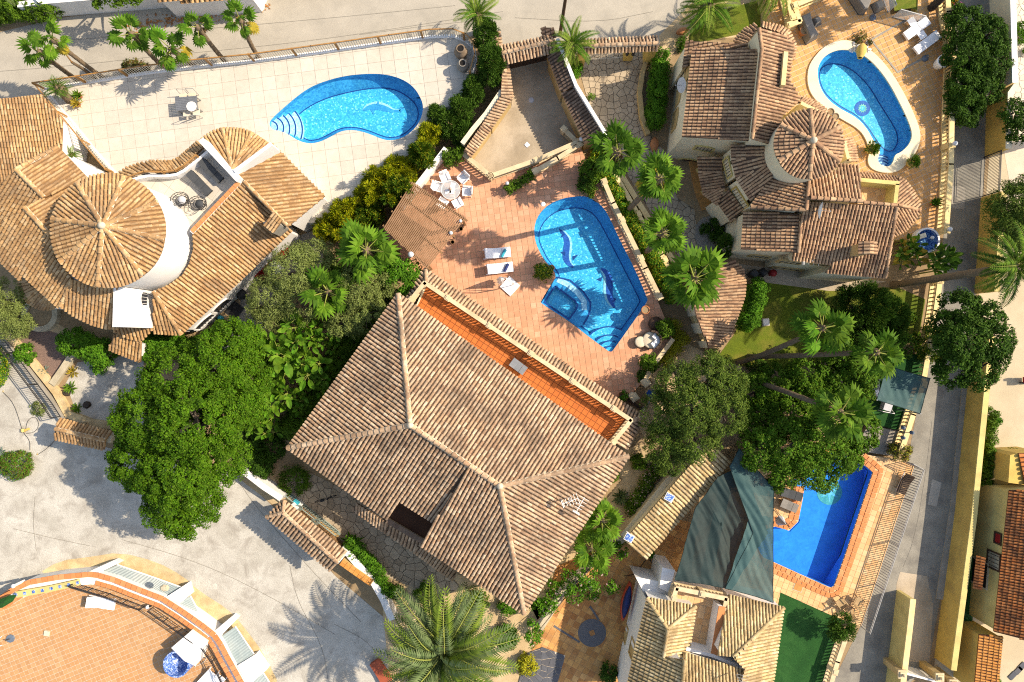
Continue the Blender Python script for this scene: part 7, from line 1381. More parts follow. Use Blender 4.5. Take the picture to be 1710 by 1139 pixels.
for lab, q in (('round black wire chair, left of the two on the roof patio', (309, 336.5)), ('round black wire chair, right of the two on the roof patio', (338, 343))):
    p = P(*q, 4.2); o = T('wire_chair', lab, 'chair', p); m = MB()
    for k, (r0, z_) in enumerate(((.22, .38), (.34, .46), (.46, .58), (.55, .72))): m.tube([p+Vector((r0*math.cos(a*.3927), r0*.85*math.sin(a*.3927), z_+.12*math.cos(a*.3927+2))) for a in range(17)], .022, 5)
    for a in range(8): d = Vector((math.cos(a*.785), .85*math.sin(a*.785), 0)); m.tube([p+d*.1+Vector((0, 0, .35)), p+d*.34+Vector((0, 0, .46)), p+d*.55+Vector((0, 0, .72))], .014, 4)
    m.build('seat_basket', 'black_metal', o); m = MB(); m.lathe(p, [(.02, .36), (.27, .41), (.26, .46), (.02, .45)], 12); m.build('cushion', 'pale_grey' if q[0] < 320 else 'charcoal_cloth', o); m = MB(); m.tube([p+Vector((.3*math.cos(a*.785), .3*math.sin(a*.785), .02)) for a in range(9)], .02, 5)
    for a in range(4): m.tube([p+Vector((.3*math.cos(a*1.57), .3*math.sin(a*1.57), .02)), p+Vector((.2*math.cos(a*1.57), .2*math.sin(a*1.57), .38))], .018, 5)
    m.build('base_frame', 'black_metal', o)
def chair(label, q, z, face, mat='white_plastic', group=None, s_=.60, wood=False, h=.44):
    """plastic garden chair facing direction face (radians)"""
    p = P(*q, z); o = T('garden_chair', label, 'chair', p, group); o.rotation_euler.z = face; WORLD[o.name] = Vector((0, 0, 0)); m = MB(); m.box((0, 0, h), (s_, s_*.95, .04)); m.build('seat', mat, o)
    b = MB()
    if wood:
        for i in range(5): b.box((-s_*.52-.09*1, s_*(.2*i-.4), h+.33), (.03, .07, .62), 0, tilt=-.25)
        b.box((-s_*.52-.14, 0, h+.62), (.04, s_, .06)); b.box((-s_*.5-.03, 0, h+.1), (.04, s_, .05))
    else:
        for i in range(7): a = (i-3)/3; b.box((-s_*.5-.05+.06*(1-abs(a)), a*s_*.42, h+.24), (.03, .085, .46), 0, tilt=-.2)
        b.box((-s_*.5-.10, 0, h+.47), (.05, s_*.9, .07))
    b.build('backrest', mat, o)
    for sy in (-1, 1):
        a_ = MB(); a_.box((-.02, sy*s_*.52, h+.21), (s_*.95, .06, .035)); a_.box((s_*.38, sy*s_*.52, h+.1), (.05, .05, .22)); a_.build('armrest', mat, o)
        for sx in (-1, 1): l = MB(); l.cyl((sx*s_*.42, sy*s_*.42, h), (sx*s_*.5, sy*s_*.5, 0), .035, .025, 6); l.build('leg', mat, o)
    return o
tc = (754, 321)
for lab, q in (('white garden chair at the upper left of the glass table', (745, 300)), ('white garden chair at the upper right of the glass table, by the balustrade', (774, 301)), ('white garden chair right of the glass table', (780, 322)), ('white garden chair at the lower right of the glass table', (765, 341)), ('white garden chair under the pergola edge, below the glass table', (741, 341)), ('white garden chair left of the glass table, nearest the white wall', (733, 315))): chair(lab, q, ZD, ang_px(q, tc), group='white chairs round the glass table')
o = T('dining_table', 'round glass garden table with a white runner on the salmon deck', 'table', P(*tc, ZD)); p = P(*tc, ZD); m = MB(); m.lathe(p, [(.02, .70), (.64, .70), (.64, .715), (.02, .715)], 28, smooth=False); m.build('glass_top', 'table_glass', o); m = MB(); m.tube([p+Vector((.64*math.cos(i*.2244), .64*math.sin(i*.2244), .71)) for i in range(29)], .02, 5); m.build('rim', 'white_metal', o)
for i in range(4): l = MB(); d = Vector((math.cos(i*1.57+.5), math.sin(i*1.57+.5), 0)); l.cyl(p+d*.15+Vector((0, 0, .7)), p+d*.45, .03, .03, 6); l.build('leg', 'white_metal', o)
o = tag((lambda m: (m.box(tuple(p+Vector((.12, .10, .735))), (.32, .75, .015), -.15), m.box(tuple(p+Vector((-.18, -.10, .735))), (.42, .28, .015), .2), m.build('table_runner', 'white_cloth'))[-1])(MB()), 'white cloth runner lying across the round glass table', 'table runner')
o = T('flower_vase', 'small pale vase in the middle of the glass table', 'vase', p+Vector((0, 0, .745))); m = MB(); m.lathe(p+Vector((0, .02, .745)), [(.06, 0), (.11, .08), (.07, .16), (.09, .2)], 10); m.build('vase_body', 'cream_cloth', o); m = MB(); m.ball(p+Vector((0, .02, .98)), .1); m.build('flowers', 'petal_pink', o)
# cantilever parasol, folded
o = T('cantilever_parasol', 'folded white cantilever parasol on a square white base beside the loungers', 'parasol', P(851, 478, ZD)); p = P(851.5, 478, ZD); m = MB(); m.box((p.x, p.y, ZD+.06), (.98, .98, .12), R(48)); m.build('base_plate', 'white_plastic', o)
top = P(836, 464, ZD+2.3); m = MB(); m.tube([p+Vector((.1, .05, .1)), p+Vector((.25, .05, 1.2)), p+Vector((.2, .1, 2.2)), p.lerp(top, .5)+Vector((.1, .1, 1.75)), top+Vector((0, 0, .2))], .035, 7); m.tube([p+Vector((.25, .05, 1.2)), p.lerp(top, .55)+Vector((.08, .1, 1.2))], .025, 6); m.build('pole', 'white_metal', o)
m = MB(); n = 16
for i in range(n):
    a, b = 2*math.pi*i/n, 2*math.pi*(i+1)/n; ra, rb = (.24, .13) if i % 2 else (.13, .24)
    m.face([top+Vector((0, 0, .1)), top+Vector((ra*.7*math.cos(a), ra*.7*math.sin(a), -.8)), top+Vector((rb*.7*math.cos(b), rb*.7*math.sin(b), -.8))]); m.face([top+Vector((ra*.7*math.cos(a), ra*.7*math.sin(a), -.8)), top+Vector((ra*1.3*math.cos(a)-.05, ra*1.3*math.sin(a)-.06, -1.75)), top+Vector((rb*1.3*math.cos(b)-.05, rb*1.3*math.sin(b)-.06, -1.75)), top+Vector((rb*.7*math.cos(b), rb*.7*math.sin(b), -.8))])
m.build('folded_canopy', 'white_cloth', o)
# daybed
p = P(1085, 568, ZD); o = T('daybed', 'round rattan daybed with cream cushions and white pillows at the pool corner', 'daybed', p); m = MB(); m.lathe(p, [(.52, 0), (.60, .25), (.60, .34), (.02, .34)], 24); m.build('rattan_base', 'rattan', o); m = MB(); m.lathe(p, [(.57, .34), (.58, .42), (.5, .47), (.02, .48)], 24); m.build('mattress', 'cream_cloth', o)
m = MB()
for i in range(7): a = R(-50+i*22); c = p+Vector((.6*math.cos(a), .6*math.sin(a), .62)); m.box(tuple(c), (.12, .27, .5), a)
m.build('backrest', 'rattan', o)
for d in ((.30, .25, .58), (.42, -.05, .58), (.22, -.28, .55)): m = MB(); m.box(tuple(p+Vector(d)), (.42, .40, .14), d[0]*3, tilt=.3); m.build('pillow', 'white_cloth', o)
p = P(1067.5, 571, ZD); o = T('ottoman', 'cream topped rattan ottoman left of the round daybed', 'ottoman', p); m = MB(); m.lathe(p, [(.34, 0), (.40, .25), (.40, .34), (.02, .34)], 20); m.build('rattan_base', 'rattan', o); m = MB(); m.lathe(p, [(.38, .34), (.38, .41), (.3, .45), (.02, .45)], 20); m.build('cushion', 'cream_cloth', o)
p = P(1093, 541, ZD); o = T('rattan_table', 'round dark rattan table above the daybed', 'table', p); m = MB(); m.lathe(p, [(.45, 0), (.5, .4), (.5, .46), (.02, .46)], 20); m.build('rattan_base', 'rattan', o); m = MB(); m.lathe(p, [(.48, .462), (.48, .475), (.02, .475)], 20); m.build('glass_top', 'wood_dark', o)
def pot(name, label, q, z, prof, mat, cat='pot', lying=None, fill='hole_dark', group=None):
    p = P(*q, z); o = T(name, label, cat, p, group); m = MB(); m.lathe((0, 0, 0), prof, 18); rm = max(prof, key=lambda t: t[1]); f = MB(); f.lathe((0, 0, 0), [(rm[0]*.8, rm[1]-.05), (.01, rm[1]-.05)], 14)
    if lying is not None:
        k = Matrix.Rotation(lying, 3, 'Z') @ Matrix.Rotation(R(82), 3, 'Y')
        for b in (m, f): b.v = [tuple(k @ Vector(v)+p+Vector((0, 0, max(t[0] for t in prof)))) for v in b.v]
    else:
        for b in (m, f): b.v = [tuple(Vector(v)+p) for v in b.v]
    m.build('jar_body', mat, o); f.build('opening', fill, o); return o
JAR = [(.22, 0), (.40, .35), (.46, .65), (.40, .95), (.24, 1.12), (.24, 1.2), (.30, 1.26), (.22, 1.26), (.20, 1.16)]
pot('storage_jar', 'big brown clay jar with a dark mouth, upper of the two on the beige terrace', (771, 94), ZT, JAR, 'jar_brown', 'jar'); pot('storage_jar', 'grey clay jar with a dark mouth, lower of the two on the beige terrace', (774, 115), ZT, [(r*.92, z*.8) for r, z in JAR], 'jar_grey', 'jar')
pot('flower_pot', 'empty terracotta pot on the right corner of the two dolphin pool', (1076, 518), ZD, [(.18, 0), (.27, .35), (.30, .42), (.24, .42), (.22, .34)], 'terracotta', fill='soil'); pot('flower_pot', 'orange clay pot standing on the waist of the two dolphin pool', (921, 448), ZD, [(.12, 0), (.18, .25), (.21, .30), (.16, .30), (.15, .24)], 'terracotta', fill='soil')
pot('flower_pot', 'terracotta pot with dark earth beside the grey corner sofa', (1338.6, 56), ZV, [(.22, 0), (.30, .45), (.34, .52), (.28, .52), (.26, .44)], 'terracotta', fill='soil'); pot('flower_pot', 'tall white pot against the lane balustrade of the orange terrace', (1565, 109), ZV, [(.30, 0), (.42, .6), (.45, .8), (.38, .8), (.36, .7)], 'white_plastic', fill='soil'); bush('shrub', 'small sprig growing from the tall white pot', 'plant', 1570, 101, 6, ZV+.5, .5, 'leaf_mid', .12, .5, 80)
pot('amphora', 'ochre amphora lying on white stones at the pool head', (1437, 76), ZV+.12, [(.08, 0), (.28, .25), (.32, .6), (.22, .95), (.14, 1.02), (.17, 1.1), (.12, 1.1), (.1, 1.0)], 'yellow_paint', 'amphora', lying=R(-105)); pot('amphora', 'clay amphora lying at the end of the clipped driveway hedge', (1092, 232), .05, [(.08, 0), (.26, .25), (.30, .55), (.2, .85), (.13, .92), (.16, 1.0), (.11, 1.0), (.1, .9)], 'terracotta', 'amphora', lying=R(-95)); pot('amphora', 'small clay amphora on the ochre bank by the broad date palm', (1128, 58), .05, [(.08, 0), (.22, .2), (.25, .45), (.17, .7), (.11, .76), (.14, .82), (.1, .82), (.09, .75)], 'terracotta', 'amphora', lying=R(15))
bush('shrub', 'dry shrub among the white stones behind the ochre amphora', 'plant', 1434, 64, 12, ZV, .5, 'leaf_brown', .13, .4, 60); bush('shrub', 'dry tuft beside the ochre amphora', 'plant', 1449, 70, 7, ZV, .4, 'leaf_brown', .12, .4, 60)
wsx = MB()
for i in range(40): q = P(1428+random.uniform(-8, 8)+(i % 2)*20, 78+random.uniform(-9, 9), ZV+.15); wsx.ball(q, random.uniform(.04, .09), 0, 6, .6)
stuff(tag(wsx.build('white_stones', 'white_paint'), 'scatter of white stones round the ochre amphora', 'stones'))
for lab, q in (('dark pot with an urn shape below the small balcony of the round tower', (1392, 197)), ('brown urn beside the dark pot by the keyhole pool coping', (1384, 189))): pot('flower_pot', lab, q, ZV, [(.14, 0), (.22, .25), (.25, .33), (.2, .33), (.18, .26)], 'jar_brown', fill='soil')
# covered sofas, parasol feet
def covered(label, px, z, h, mat='grey_cloth', name='covered_sofa', cat='sofa'):
    o = T(name, label, cat, P(*px[0], z)); a = ccw(XY(px, z+h)); base = offset(a, -.10); m = MB(); n = len(a); top = offset(a, .07)
    m.poly(top, z+h); hi = [(p[0], p[1], z+h) for p in top]; mi = [(p[0], p[1], z+h-.08) for p in a]; lo = [(p[0], p[1], z+.02) for p in base]
    for i in range(n): j = (i+1) % n; m.face([mi[i], mi[j], hi[j], hi[i]], 0, True); m.face([lo[i], lo[j], mi[j], mi[i]], 0, True)
    m.build('cover', mat, o); s_ = MB(); A, B = ribbon(base, .03, True)
    for i in range(n): j = (i+1) % n; s_.prism(ccw([A[i], A[j], B[j], B[i]]), z+.01, z+.06)
    s_.build('hem', 'charcoal_cloth', o); return o
covered('corner sofa under a grey cover beside the yellow balustrade', [(1339, 27), (1354, 19), (1356, 30), (1360, 42), (1368, 56), (1354, 64), (1347, 48)], ZV, .75); covered('small cube table under a grey cover next to the corner sofa', [(1360, 30), (1369, 26), (1373, 34), (1364, 39)], ZV, .45, name='covered_table', cat='table')
covered('long sofa under a grey cover cut by the top edge', [(1425, -14), (1462, -14), (1450, 14), (1444, 14)], ZV, .75); covered('small cube table under a grey cover by the lawn', [(1462, 4), (1474, -2), (1479, 9), (1467, 15)], ZV, .45, name='covered_table', cat='table')
for lab, q in (('blue grey round parasol foot near the covered sofa', (1457, 30)), ('blue grey round parasol foot by the lower lounger', (1544, 98))):
    p = P(*q, ZV); o = T('parasol_stand', lab, 'parasol stand', p); m = MB(); m.lathe(p, [(.22, 0), (.22, .06), (.19, .12), (.06, .16)], 18); m.build('foot', 'blue_grey', o); m = MB(); m.cyl(p+Vector((0, 0, .14)), p+Vector((0, 0, .42)), .035, n=8); m.build('tube', 'grey_metal', o)
m = MB(); A, B = ribbon(XY([(1453, 67), (1484, 120), (1500, 118)], ZV), .1)
GL = XY([(1454, 67), (1499, 121), (1550, 92)], ZV); A, B = ribbon(GL, .12)
for i in range(2): m.face([(A[i][0], A[i][1], ZV+.03), (A[i+1][0], A[i+1][1], ZV+.03), (B[i+1][0], B[i+1][1], ZV+.03), (B[i][0], B[i][1], ZV+.03)])
A, B = ribbon(XY([(1454, 67), (1490, 46), (1512, 34)], ZV), .12)
for i in range(2): m.face([(A[i][0], A[i][1], ZV+.03), (A[i+1][0], A[i+1][1], ZV+.03), (B[i+1][0], B[i+1][1], ZV+.03), (B[i][0], B[i][1], ZV+.03)])
o = m.build('stone_inlay', 'stone_grey', vt)
o = T('glass_screen', 'glass wind screen in two panels between the lawn and the loungers', 'wind screen', P(1490, 28, ZV)); gm_ = MB(); fm = MB()
for a, b in (((1489, 29), (1530, 40)), ((1472, -4), (1482, 22))): pa, pb_ = P(*a, ZV), P(*b, ZV); rz = math.atan2((pb_-pa).y, (pb_-pa).x); c = (pa+pb_)/2; gm_.box((c.x, c.y, ZV+.6), ((pb_-pa).length, .02, 1.0), rz); fm.box((c.x, c.y, ZV+1.12), ((pb_-pa).length, .06, .05), rz); fm.box((c.x, c.y, ZV+.08), ((pb_-pa).length, .06, .05), rz)
gm_.build('pane', 'table_glass', o); fm.build('frame', 'grey_metal', o)
# heart shaped basin by the lane
p = P(1549, 401, ZV+.6); o = T('wall_basin', 'round blue mosaic basin with a white rim at the bottom of the lane balustrade', 'basin', P(1549, 401, 0)); m = MB(); ro = U(21, ZV+.6); m.lathe((p.x, p.y, 0), [(ro, 0), (ro, ZV+.6), (ro*.86, ZV+.6)], 30, smooth=False, cap=False); m.build('basin_wall', 'white_paint', o); m = MB(); m.lathe((p.x, p.y, 0), [(ro*.86, ZV+.6), (ro*.8, ZV+.15), (.01, ZV+.1)], 30); m.build('basin_bowl', 'mosaic_basin', o); m = MB(); m.poly([(p.x+ro*.84*math.cos(i*.2094), p.y+ro*.84*math.sin(i*.2094)) for i in range(30)], ZV+.42); m.build('water', 'water', o); m = MB(); m.box((p.x-.55, p.y+.22, ZV+.3), (.9, .3, .7), .3); m.build('spout_wall', 'cream_paint', o)
m = MB(); c = P(1557, 397, ZV+.75); m.cyl((c.x, c.y, ZV+.4), c, .03); m.ball(c, .13); m.build('ball_lamp', 'glass_ball', o)
# grey dining table on the beige terrace
p = P(320, 179, ZT); o = T('dining_table', 'grey slatted dining table on the beige terrace', 'table', p); s_ = MB(); s_.box((0, 0, 0), (1.45, .10, .03)); sme = mesh_only(s_, 'slat', 'grey_metal'); rz = R(5)
for i in range(8): d = Matrix.Rotation(rz, 3, 'Z') @ Vector((0, (i-3.5)*.112, .74)); inst('slat', sme, o, Matrix.Translation(p+d) @ Matrix.Rotation(rz, 4, 'Z'))
for sx in (-1, 1):
    for sy in (-1, 1): l = MB(); d = Matrix.Rotation(rz, 3, 'Z') @ Vector((sx*.66, sy*.38, 0)); l.box(tuple(p+d+Vector((0, 0, .36))), (.06, .06, .72), rz); l.build('leg', 'grey_metal', o)
q = P(320, 178, ZT+.76); o = T('tray', 'round white tray on the grey dining table', 'tray', q); m = MB(); m.lathe(q, [(.02, 0), (.30, 0), (.33, .03), (.30, .035), (.02, .02)], 24); m.build('plate', 'white_plastic', o); m = MB(); m.tube([q+Vector((.32*math.cos(i*.2618), .32*math.sin(i*.2618), .035)) for i in range(25)], .012, 4); m.build('rim', 'white_metal', o)
for lab, qx in (('thin framed chair at the upper left of the grey table', (311, 163)), ('thin framed chair at the upper right of the grey table', (326, 162)), ('thin framed chair at the lower left of the grey table', (317, 196)), ('thin framed chair at the lower right of the grey table', (333, 194))):
    p = P(*qx, ZT); o = T('garden_chair', lab, 'chair', p, 'thin framed chairs at the grey table'); up_ = qx[1] < 179; sg = 1 if up_ else -1; m = MB(); W_ = .26
    m.box((p.x, p.y-sg*.12, ZT+.45), (.48, .42, .03), rz); m.build('seat', 'cream_cloth' if up_ else 'bar_cream', o); m = MB()
    for sx in (-W_, W_): m.tube([(p.x+sx, p.y+sg*.12, ZT), (p.x+sx, p.y+sg*.16, ZT+.45), (p.x+sx, p.y+sg*.24, ZT+.9)], .02, 5); m.tube([(p.x+sx, p.y-sg*.32, ZT), (p.x+sx, p.y-sg*.32, ZT+.45)], .02, 5)
    m.tube([(p.x-W_, p.y+sg*.24, ZT+.9), (p.x+W_, p.y+sg*.24, ZT+.9)], .02, 5); m.build('frame', 'steel_bar', o)
# pergola
ZP = 2.9; c1, c2, c3, c4 = (P(*q, ZP) for q in ((688, 304), (779, 364), (713, 450), (641, 381))); o = T('pergola', 'brown timber pergola of thin slats beside the dining set', 'pergola', P(710, 375, ZD))
d = (c4-c1); sl = MB(); sl.box((0, 0, 0), (1, .075, .11)); sme = mesh_only(sl, 'slat', 'wood_pergola'); N_ = 33
for i in range(N_):
    t = (i+.5)/N_; a, b = c1.lerp(c2, t), c4.lerp(c3, t); e = b-a; ex = random.uniform(.98, 1.03); c = (a+b)/2; inst('slat', sme, o, Matrix.Translation(c+Vector((0, 0, .1))) @ Matrix.Rotation(math.atan2(e.y, e.x), 4, 'Z') @ Matrix.Diagonal((e.length*ex, 1, 1, 1)))
for t in (.03, .34, .66, .97): a, b = c1.lerp(c4, t), c2.lerp(c3, t); e = b-a; m = MB(); c = (a+b)/2; m.box((c.x, c.y, ZP-.03), (e.length+.3, .12, .16), math.atan2(e.y, e.x)); m.build('beam', 'wood_brown', o)
for u_, v_ in ((.04, .05), (.96, .05), (.96, .95), (.04, .95)): q = c1.lerp(c2, u_).lerp(c4.lerp(c3, u_), v_); m = MB(); m.box((q.x, q.y, (ZD+ZP)/2-.05), (.14, .14, ZP-ZD-.1), .6); m.build('post', 'wood_brown', o)
def ball_lamp(label, q, z0, h, r=.17, group=None, postm='black_metal', cat='garden lamp'):
    p = P(*q, z0+h); o = T('ball_lamp', label, cat, (p.x, p.y, z0), group); m = MB(); m.cyl((p.x, p.y, z0), (p.x, p.y, z0+h-r), .035, n=8); m.build('post', postm, o); m = MB(); m.ball(p, r, 0, 14); m.build('globe', 'glass_ball', o); return o
ball_lamp('ball lamp standing beside the lower left corner of the pergola', (686, 425), .6, 2.7, .2); ball_lamp('small ball lamp at the right edge of the pergola slats', (753, 389), ZD, 2.6, .13); ball_lamp('small dark ball lamp near the right corner of the pergola', (769, 369), ZD, 2.6, .11); ball_lamp('low ball lamp at the left end of the potted row', (847, 306), ZD, .9, .13)
for lab, q in (('terracotta bracket pot on the pergola edge, upper', (770, 383)), ('terracotta bracket pot on the pergola edge, lower', (756, 405))): pot('flower_pot', lab, q, ZD, [(.1, 0), (.14, .2), (.16, .25), (.12, .25), (.11, .2)], 'wood_brown', fill='soil')
for lab, q, r_ in (('round white skimmer lid beside the two dolphin pool', (907, 341), .15), ('round white vent lid on the sunken driveway', (887, 167), .18), ('square white drain cover low on the sunken driveway', (880, 242), .2)):
    p = P(*q, ZD if q[1] > 300 else 0); o = T('drain_cover', lab, 'cover', p); m = MB(); m.lathe(p, [(r_, .0), (r_, .035), (r_*.85, .045), (.01, .045)], 16 if 'round' in lab else 4); m.build('lid', 'white_plastic' if 'vent' not in lab else 'pale_grey', o); m = MB(); m.lathe(p, [(r_*1.12, .0), (r_*1.12, .022), (r_, .022)], 16 if 'round' in lab else 4); m.build('frame', 'pale_grey', o)
p = P(1279, 538, .1); o = T('drain_cover', 'square white cover on the lawn beside the bright hedge', 'cover', p); m = MB(); m.box((p.x, p.y, .12), (.42, .45, .12), .1); m.build('lid', 'white_paint', o); m = MB(); m.box((p.x, p.y, .04), (.52, .55, .08), .1); m.build('frame', 'stone_curb', o)
# wooden steps with blue chair at the deck exit
o = T('wooden_landing', 'brown wooden landing and steps between the two gateposts', 'steps', P(1062, 665, 0)); pl = MB(); pl.box((0, 0, 0), (1.55, .15, .05)); pme = mesh_only(pl, 'plank', 'wood_brown'); a, b = P(1076, 646, .5), P(1056, 684, .3); rz = ang_px((1052, 655), (1078, 640))
a, b = P(1058, 643, .5), P(1085, 662, .5)
for i in range(8): q = P(1068, 652, .5).lerp(P(1057, 677, .5), i/7); inst('plank', pme, o, Matrix.Translation((q.x, q.y, .52-.09*max(0, i-4))) @ Matrix.Rotation(R(-33), 4, 'Z'))
m = MB(); q = P(1063, 664, .25); m.box((q.x, q.y, .2), (1.5, 1.1, .4), R(-33)); m.build('under_frame', 'wood_dark', o)
railing('thin steel handrail of the wooden landing', [P(1091, 653, .5), P(1070, 684, .3)], h=.9, sp=2, post=1.3, rail='steel_bar', bar='steel_bar', postm='steel_bar', pw=.04, wide_rail=.04, name='handrail', cat='handrail')
p = P(1084, 657, .55); o = T('folding_chair', 'blue folding chair on the wooden landing', 'chair', p); m = MB(); m.box((p.x, p.y, p.z+.42), (.42, .5, .04), R(60)); m.build('seat', 'blue_cloth', o); m = MB(); m.box((p.x+.2, p.y+.12, p.z+.7), (.05, .5, .5), R(30)); m.build('backrest', 'blue_cloth', o); m = MB(); m.tube([p+Vector((-.2, -.2, 0)), p+Vector((.2, .2, .45))], .018, 5); m.tube([p+Vector((.2, -.2, 0)), p+Vector((-.2, .2, .45))], .018, 5); m.build('frame', 'grey_metal', o)
# teal shade sails
def sail(label, pts, sag=.25, mat='sail_net', n=46, folds=None, name='shade_sail', poles=True, fa=.05):
    C_ = [P(*q) for q in pts]; o = T(name, label, 'shade sail', (C_[0].x, C_[0].y, 0)); ctr = sum(C_, Vector())/len(C_); m = MB(); K = len(C_); V = {}; rr = random.Random(3)
    def ring(s_):  # polygon scaled towards centre, sagging
        out = []
        for i in range(K):
            for k in range(n):
                t = k/n; p = C_[i].lerp(C_[(i+1) % K], t); p = p.lerp(ctr, .012*math.sin(math.pi*t)); q = ctr.lerp(p, s_); c_ = q.x*.83+q.y*.38+.25*math.sin(q.y*.7); w_ = fa*(math.sin(c_*5.2+1.2*math.sin(q.y*.8))+.6*abs(math.sin(c_*8.3+q.y*.5))+.35*math.sin(c_*15+2*math.sin(q.y*1.1)))
                out.append(q+Vector((0, 0, -sag*(1-s_*s_)+w_*(.3+.7*(1-s_*s_*.6)))))
        return out
    rings = [ring(j/26) for j in range(1, 27)]; N_ = K*n
    for i in range(N_): m.face([ctr+Vector((0, 0, -sag)), rings[0][i], rings[0][(i+1) % N_]], 0, True)
    b = len(m.v); 
    for rg in rings: m.v.extend([tuple(p) for p in rg])
    for j in range(25):
        for i in range(N_): m.f.append((b+j*N_+i, b+(j+1)*N_+i, b+(j+1)*N_+(i+1) % N_, b+j*N_+(i+1) % N_)); m.m.append(0); m.sm.append(True)
    m.build('cloth', mat, o)
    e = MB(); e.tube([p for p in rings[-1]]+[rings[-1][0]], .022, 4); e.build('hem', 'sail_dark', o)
    if poles:
        for p in C_[:4]: g_ = MB(); g_.cyl((p.x, p.y, 0), (p.x, p.y, p.z+.05), .035, n=7); g_.build('pole', 'grey_metal', o)
    return o
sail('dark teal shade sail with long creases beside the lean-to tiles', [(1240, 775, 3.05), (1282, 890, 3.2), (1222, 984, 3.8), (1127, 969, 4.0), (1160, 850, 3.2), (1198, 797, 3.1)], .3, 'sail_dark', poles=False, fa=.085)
sail('lighter teal shade sail hanging over the end of the deep blue pool', [(1234, 748, 3.4), (1292, 815, 3.4), (1291, 1006, 3.9), (1211, 983, 3.95), (1258, 890, 3.55), (1218, 779, 3.4)], .12, 'sail_net', poles=False, fa=.045)
sail('small square teal shade sail stretched over the lane balustrade', [(1480, 610, 3.2), (1553, 632, 3.2), (1537, 691, 3.2), (1464, 668, 3.2)], .12, 'sail_net', n=14, fa=.025)
# chairs under the small sail
chair('grey garden chair showing left of the small shade sail, upper', (1456, 641), .5, R(0), 'pale_grey'); chair('white garden chair showing left of the small shade sail, lower', (1462, 656), .5, R(20), 'white_plastic')
o = T('lounge_chair', 'grey lounge chair half hidden by the lower edge of the small sail', 'chair', P(1474, 676, .5)); p = P(1476, 676, .5); m = MB(); m.box((p.x, p.y, .85), (.75, .7, .12), -.3); m.build('seat', 'pale_grey', o); m = MB(); m.tube([(p.x-.4, p.y-.35, .5), (p.x-.4, p.y-.4, 1.1), (p.x+.4, p.y-.55, 1.1), (p.x+.5, p.y-.3, .5)], .025, 6); m.build('frame', 'white_metal', o); m = MB(); m.box((p.x-.35, p.y+.1, 1.1), (.1, .7, .5), -.3); m.build('backrest', 'pale_grey', o)
# street lamp
p = P(1511, 722, 3.0); o = T('street_lamp', 'black three armed lamp post on the lane balustrade', 'street lamp', (p.x, p.y, .5)); m = MB(); m.cyl((p.x, p.y, .5), p, .06, .04, 8); m.build('post', 'black_metal', o)
for a in (0, 2.1, 4.2): m = MB(); e = p+Vector((math.cos(a)*.38, math.sin(a)*.38, .05)); m.tube([p, e], .025, 5); g0 = m.build('arm', 'black_metal', o); m = MB(); m.lathe(e, [(.06, -.05), (.13, 0), (.11, .2), (.02, .28)], 8); m.build('lantern', 'blue_grey', g0)
# kayak
o = T('kayak', 'red kayak with a dark blue load leaning against the white house wall', 'kayak', P(1044, 1003, .6)); a, b = P(1052, 972, .8), P(1039, 1034, .8); m = MB(); d = b-a; n = 14; nrm = Vector((-d.y, d.x, 0)).normalized(); V = []
for i in range(n+1):
    t = i/n; c = a.lerp(b, t); wv = .34*math.sin(math.pi*min(max(t, .02), .98))**.6
    V += [c-nrm*wv, c-nrm*wv*.75+Vector((0, 0, .16)), c+nrm*wv*.75+Vector((0, 0, .3)), c+nrm*wv+Vector((0, 0, .12)), c+nrm*wv*.3-Vector((0, 0, .22)), c-nrm*wv*.6-Vector((0, 0, .2))]
m.add(V, [(i*6+k, (i+1)*6+k, (i+1)*6+(k+1) % 6, i*6+(k+1) % 6) for i in range(n) for k in range(6)], 0, True); m.face(V[:6]); m.face(V[-6:][::-1]); m.build('hull', 'red_plastic', o); m = MB()
V = []
for i in range(n+1):
    t = i/n; c = a.lerp(b, .08+.84*t)+Vector((0, 0, .27)); wv = .25*math.sin(math.pi*min(max(t, .02), .98))**.6; V += [c-nrm*wv-Vector((0, 0, .05)), c+nrm*wv+Vector((0, 0, .03)), c+Vector((0, 0, .1))]
m.add(V, [(i*3+k, (i+1)*3+k, (i+1)*3+(k+1) % 3, i*3+(k+1) % 3) for i in range(n) for k in range(3)], 0, True); m.build('cockpit', 'navy', o)
# pool terrace furniture (lower right)
chair('weathered teak folding chair nearest the artificial lawn', (1399, 1003), ZQ, R(130), 'wood_teak', 'teak chairs by the steel fence', .55, True); chair('weathered teak folding chair close to the steel fence', (1428, 1000), ZQ, R(60), 'wood_teak', 'teak chairs by the steel fence', .55, True); chair('third teak folding chair between the other two', (1413, 1016), ZQ, R(100), 'wood_teak', 'teak chairs by the steel fence', .5, True)
lounger('dark rattan lounger with a pale frame against the steel fence', (1513, 790), (1499, 822), .62, ZQ, 'white_metal', 'rattan', 25); lounger('dark rattan lounger half hidden on the tiled pool corner', (1300, 818), (1336, 829), .6, ZQ, 'white_metal', 'charcoal_cloth', 12); lounger('weathered grey lounger on the tiled pool corner', (1300, 836), (1328, 848), .6, ZQ, 'wood_teak', 'grey_cloth', 12)
o = T('parasol', 'folded grey white parasol lying by the tiled pool corner', 'parasol', P(1300, 865, ZQ)); m = MB(); m.lathe(P(1296, 865, ZQ), [(.02, 1.7), (.16, 1.2), (.34, .7), (.02, .7)], 10, smooth=False); m.build('canopy', 'pale_grey', o); m = MB(); m.tube([P(1294, 850, ZQ+.1), P(1319, 880, ZQ+.1)], .02, 6); m.cyl(P(1296, 865, ZQ), P(1296, 865, ZQ+1.75), .025, n=6); m.build('pole', 'black_metal', o)
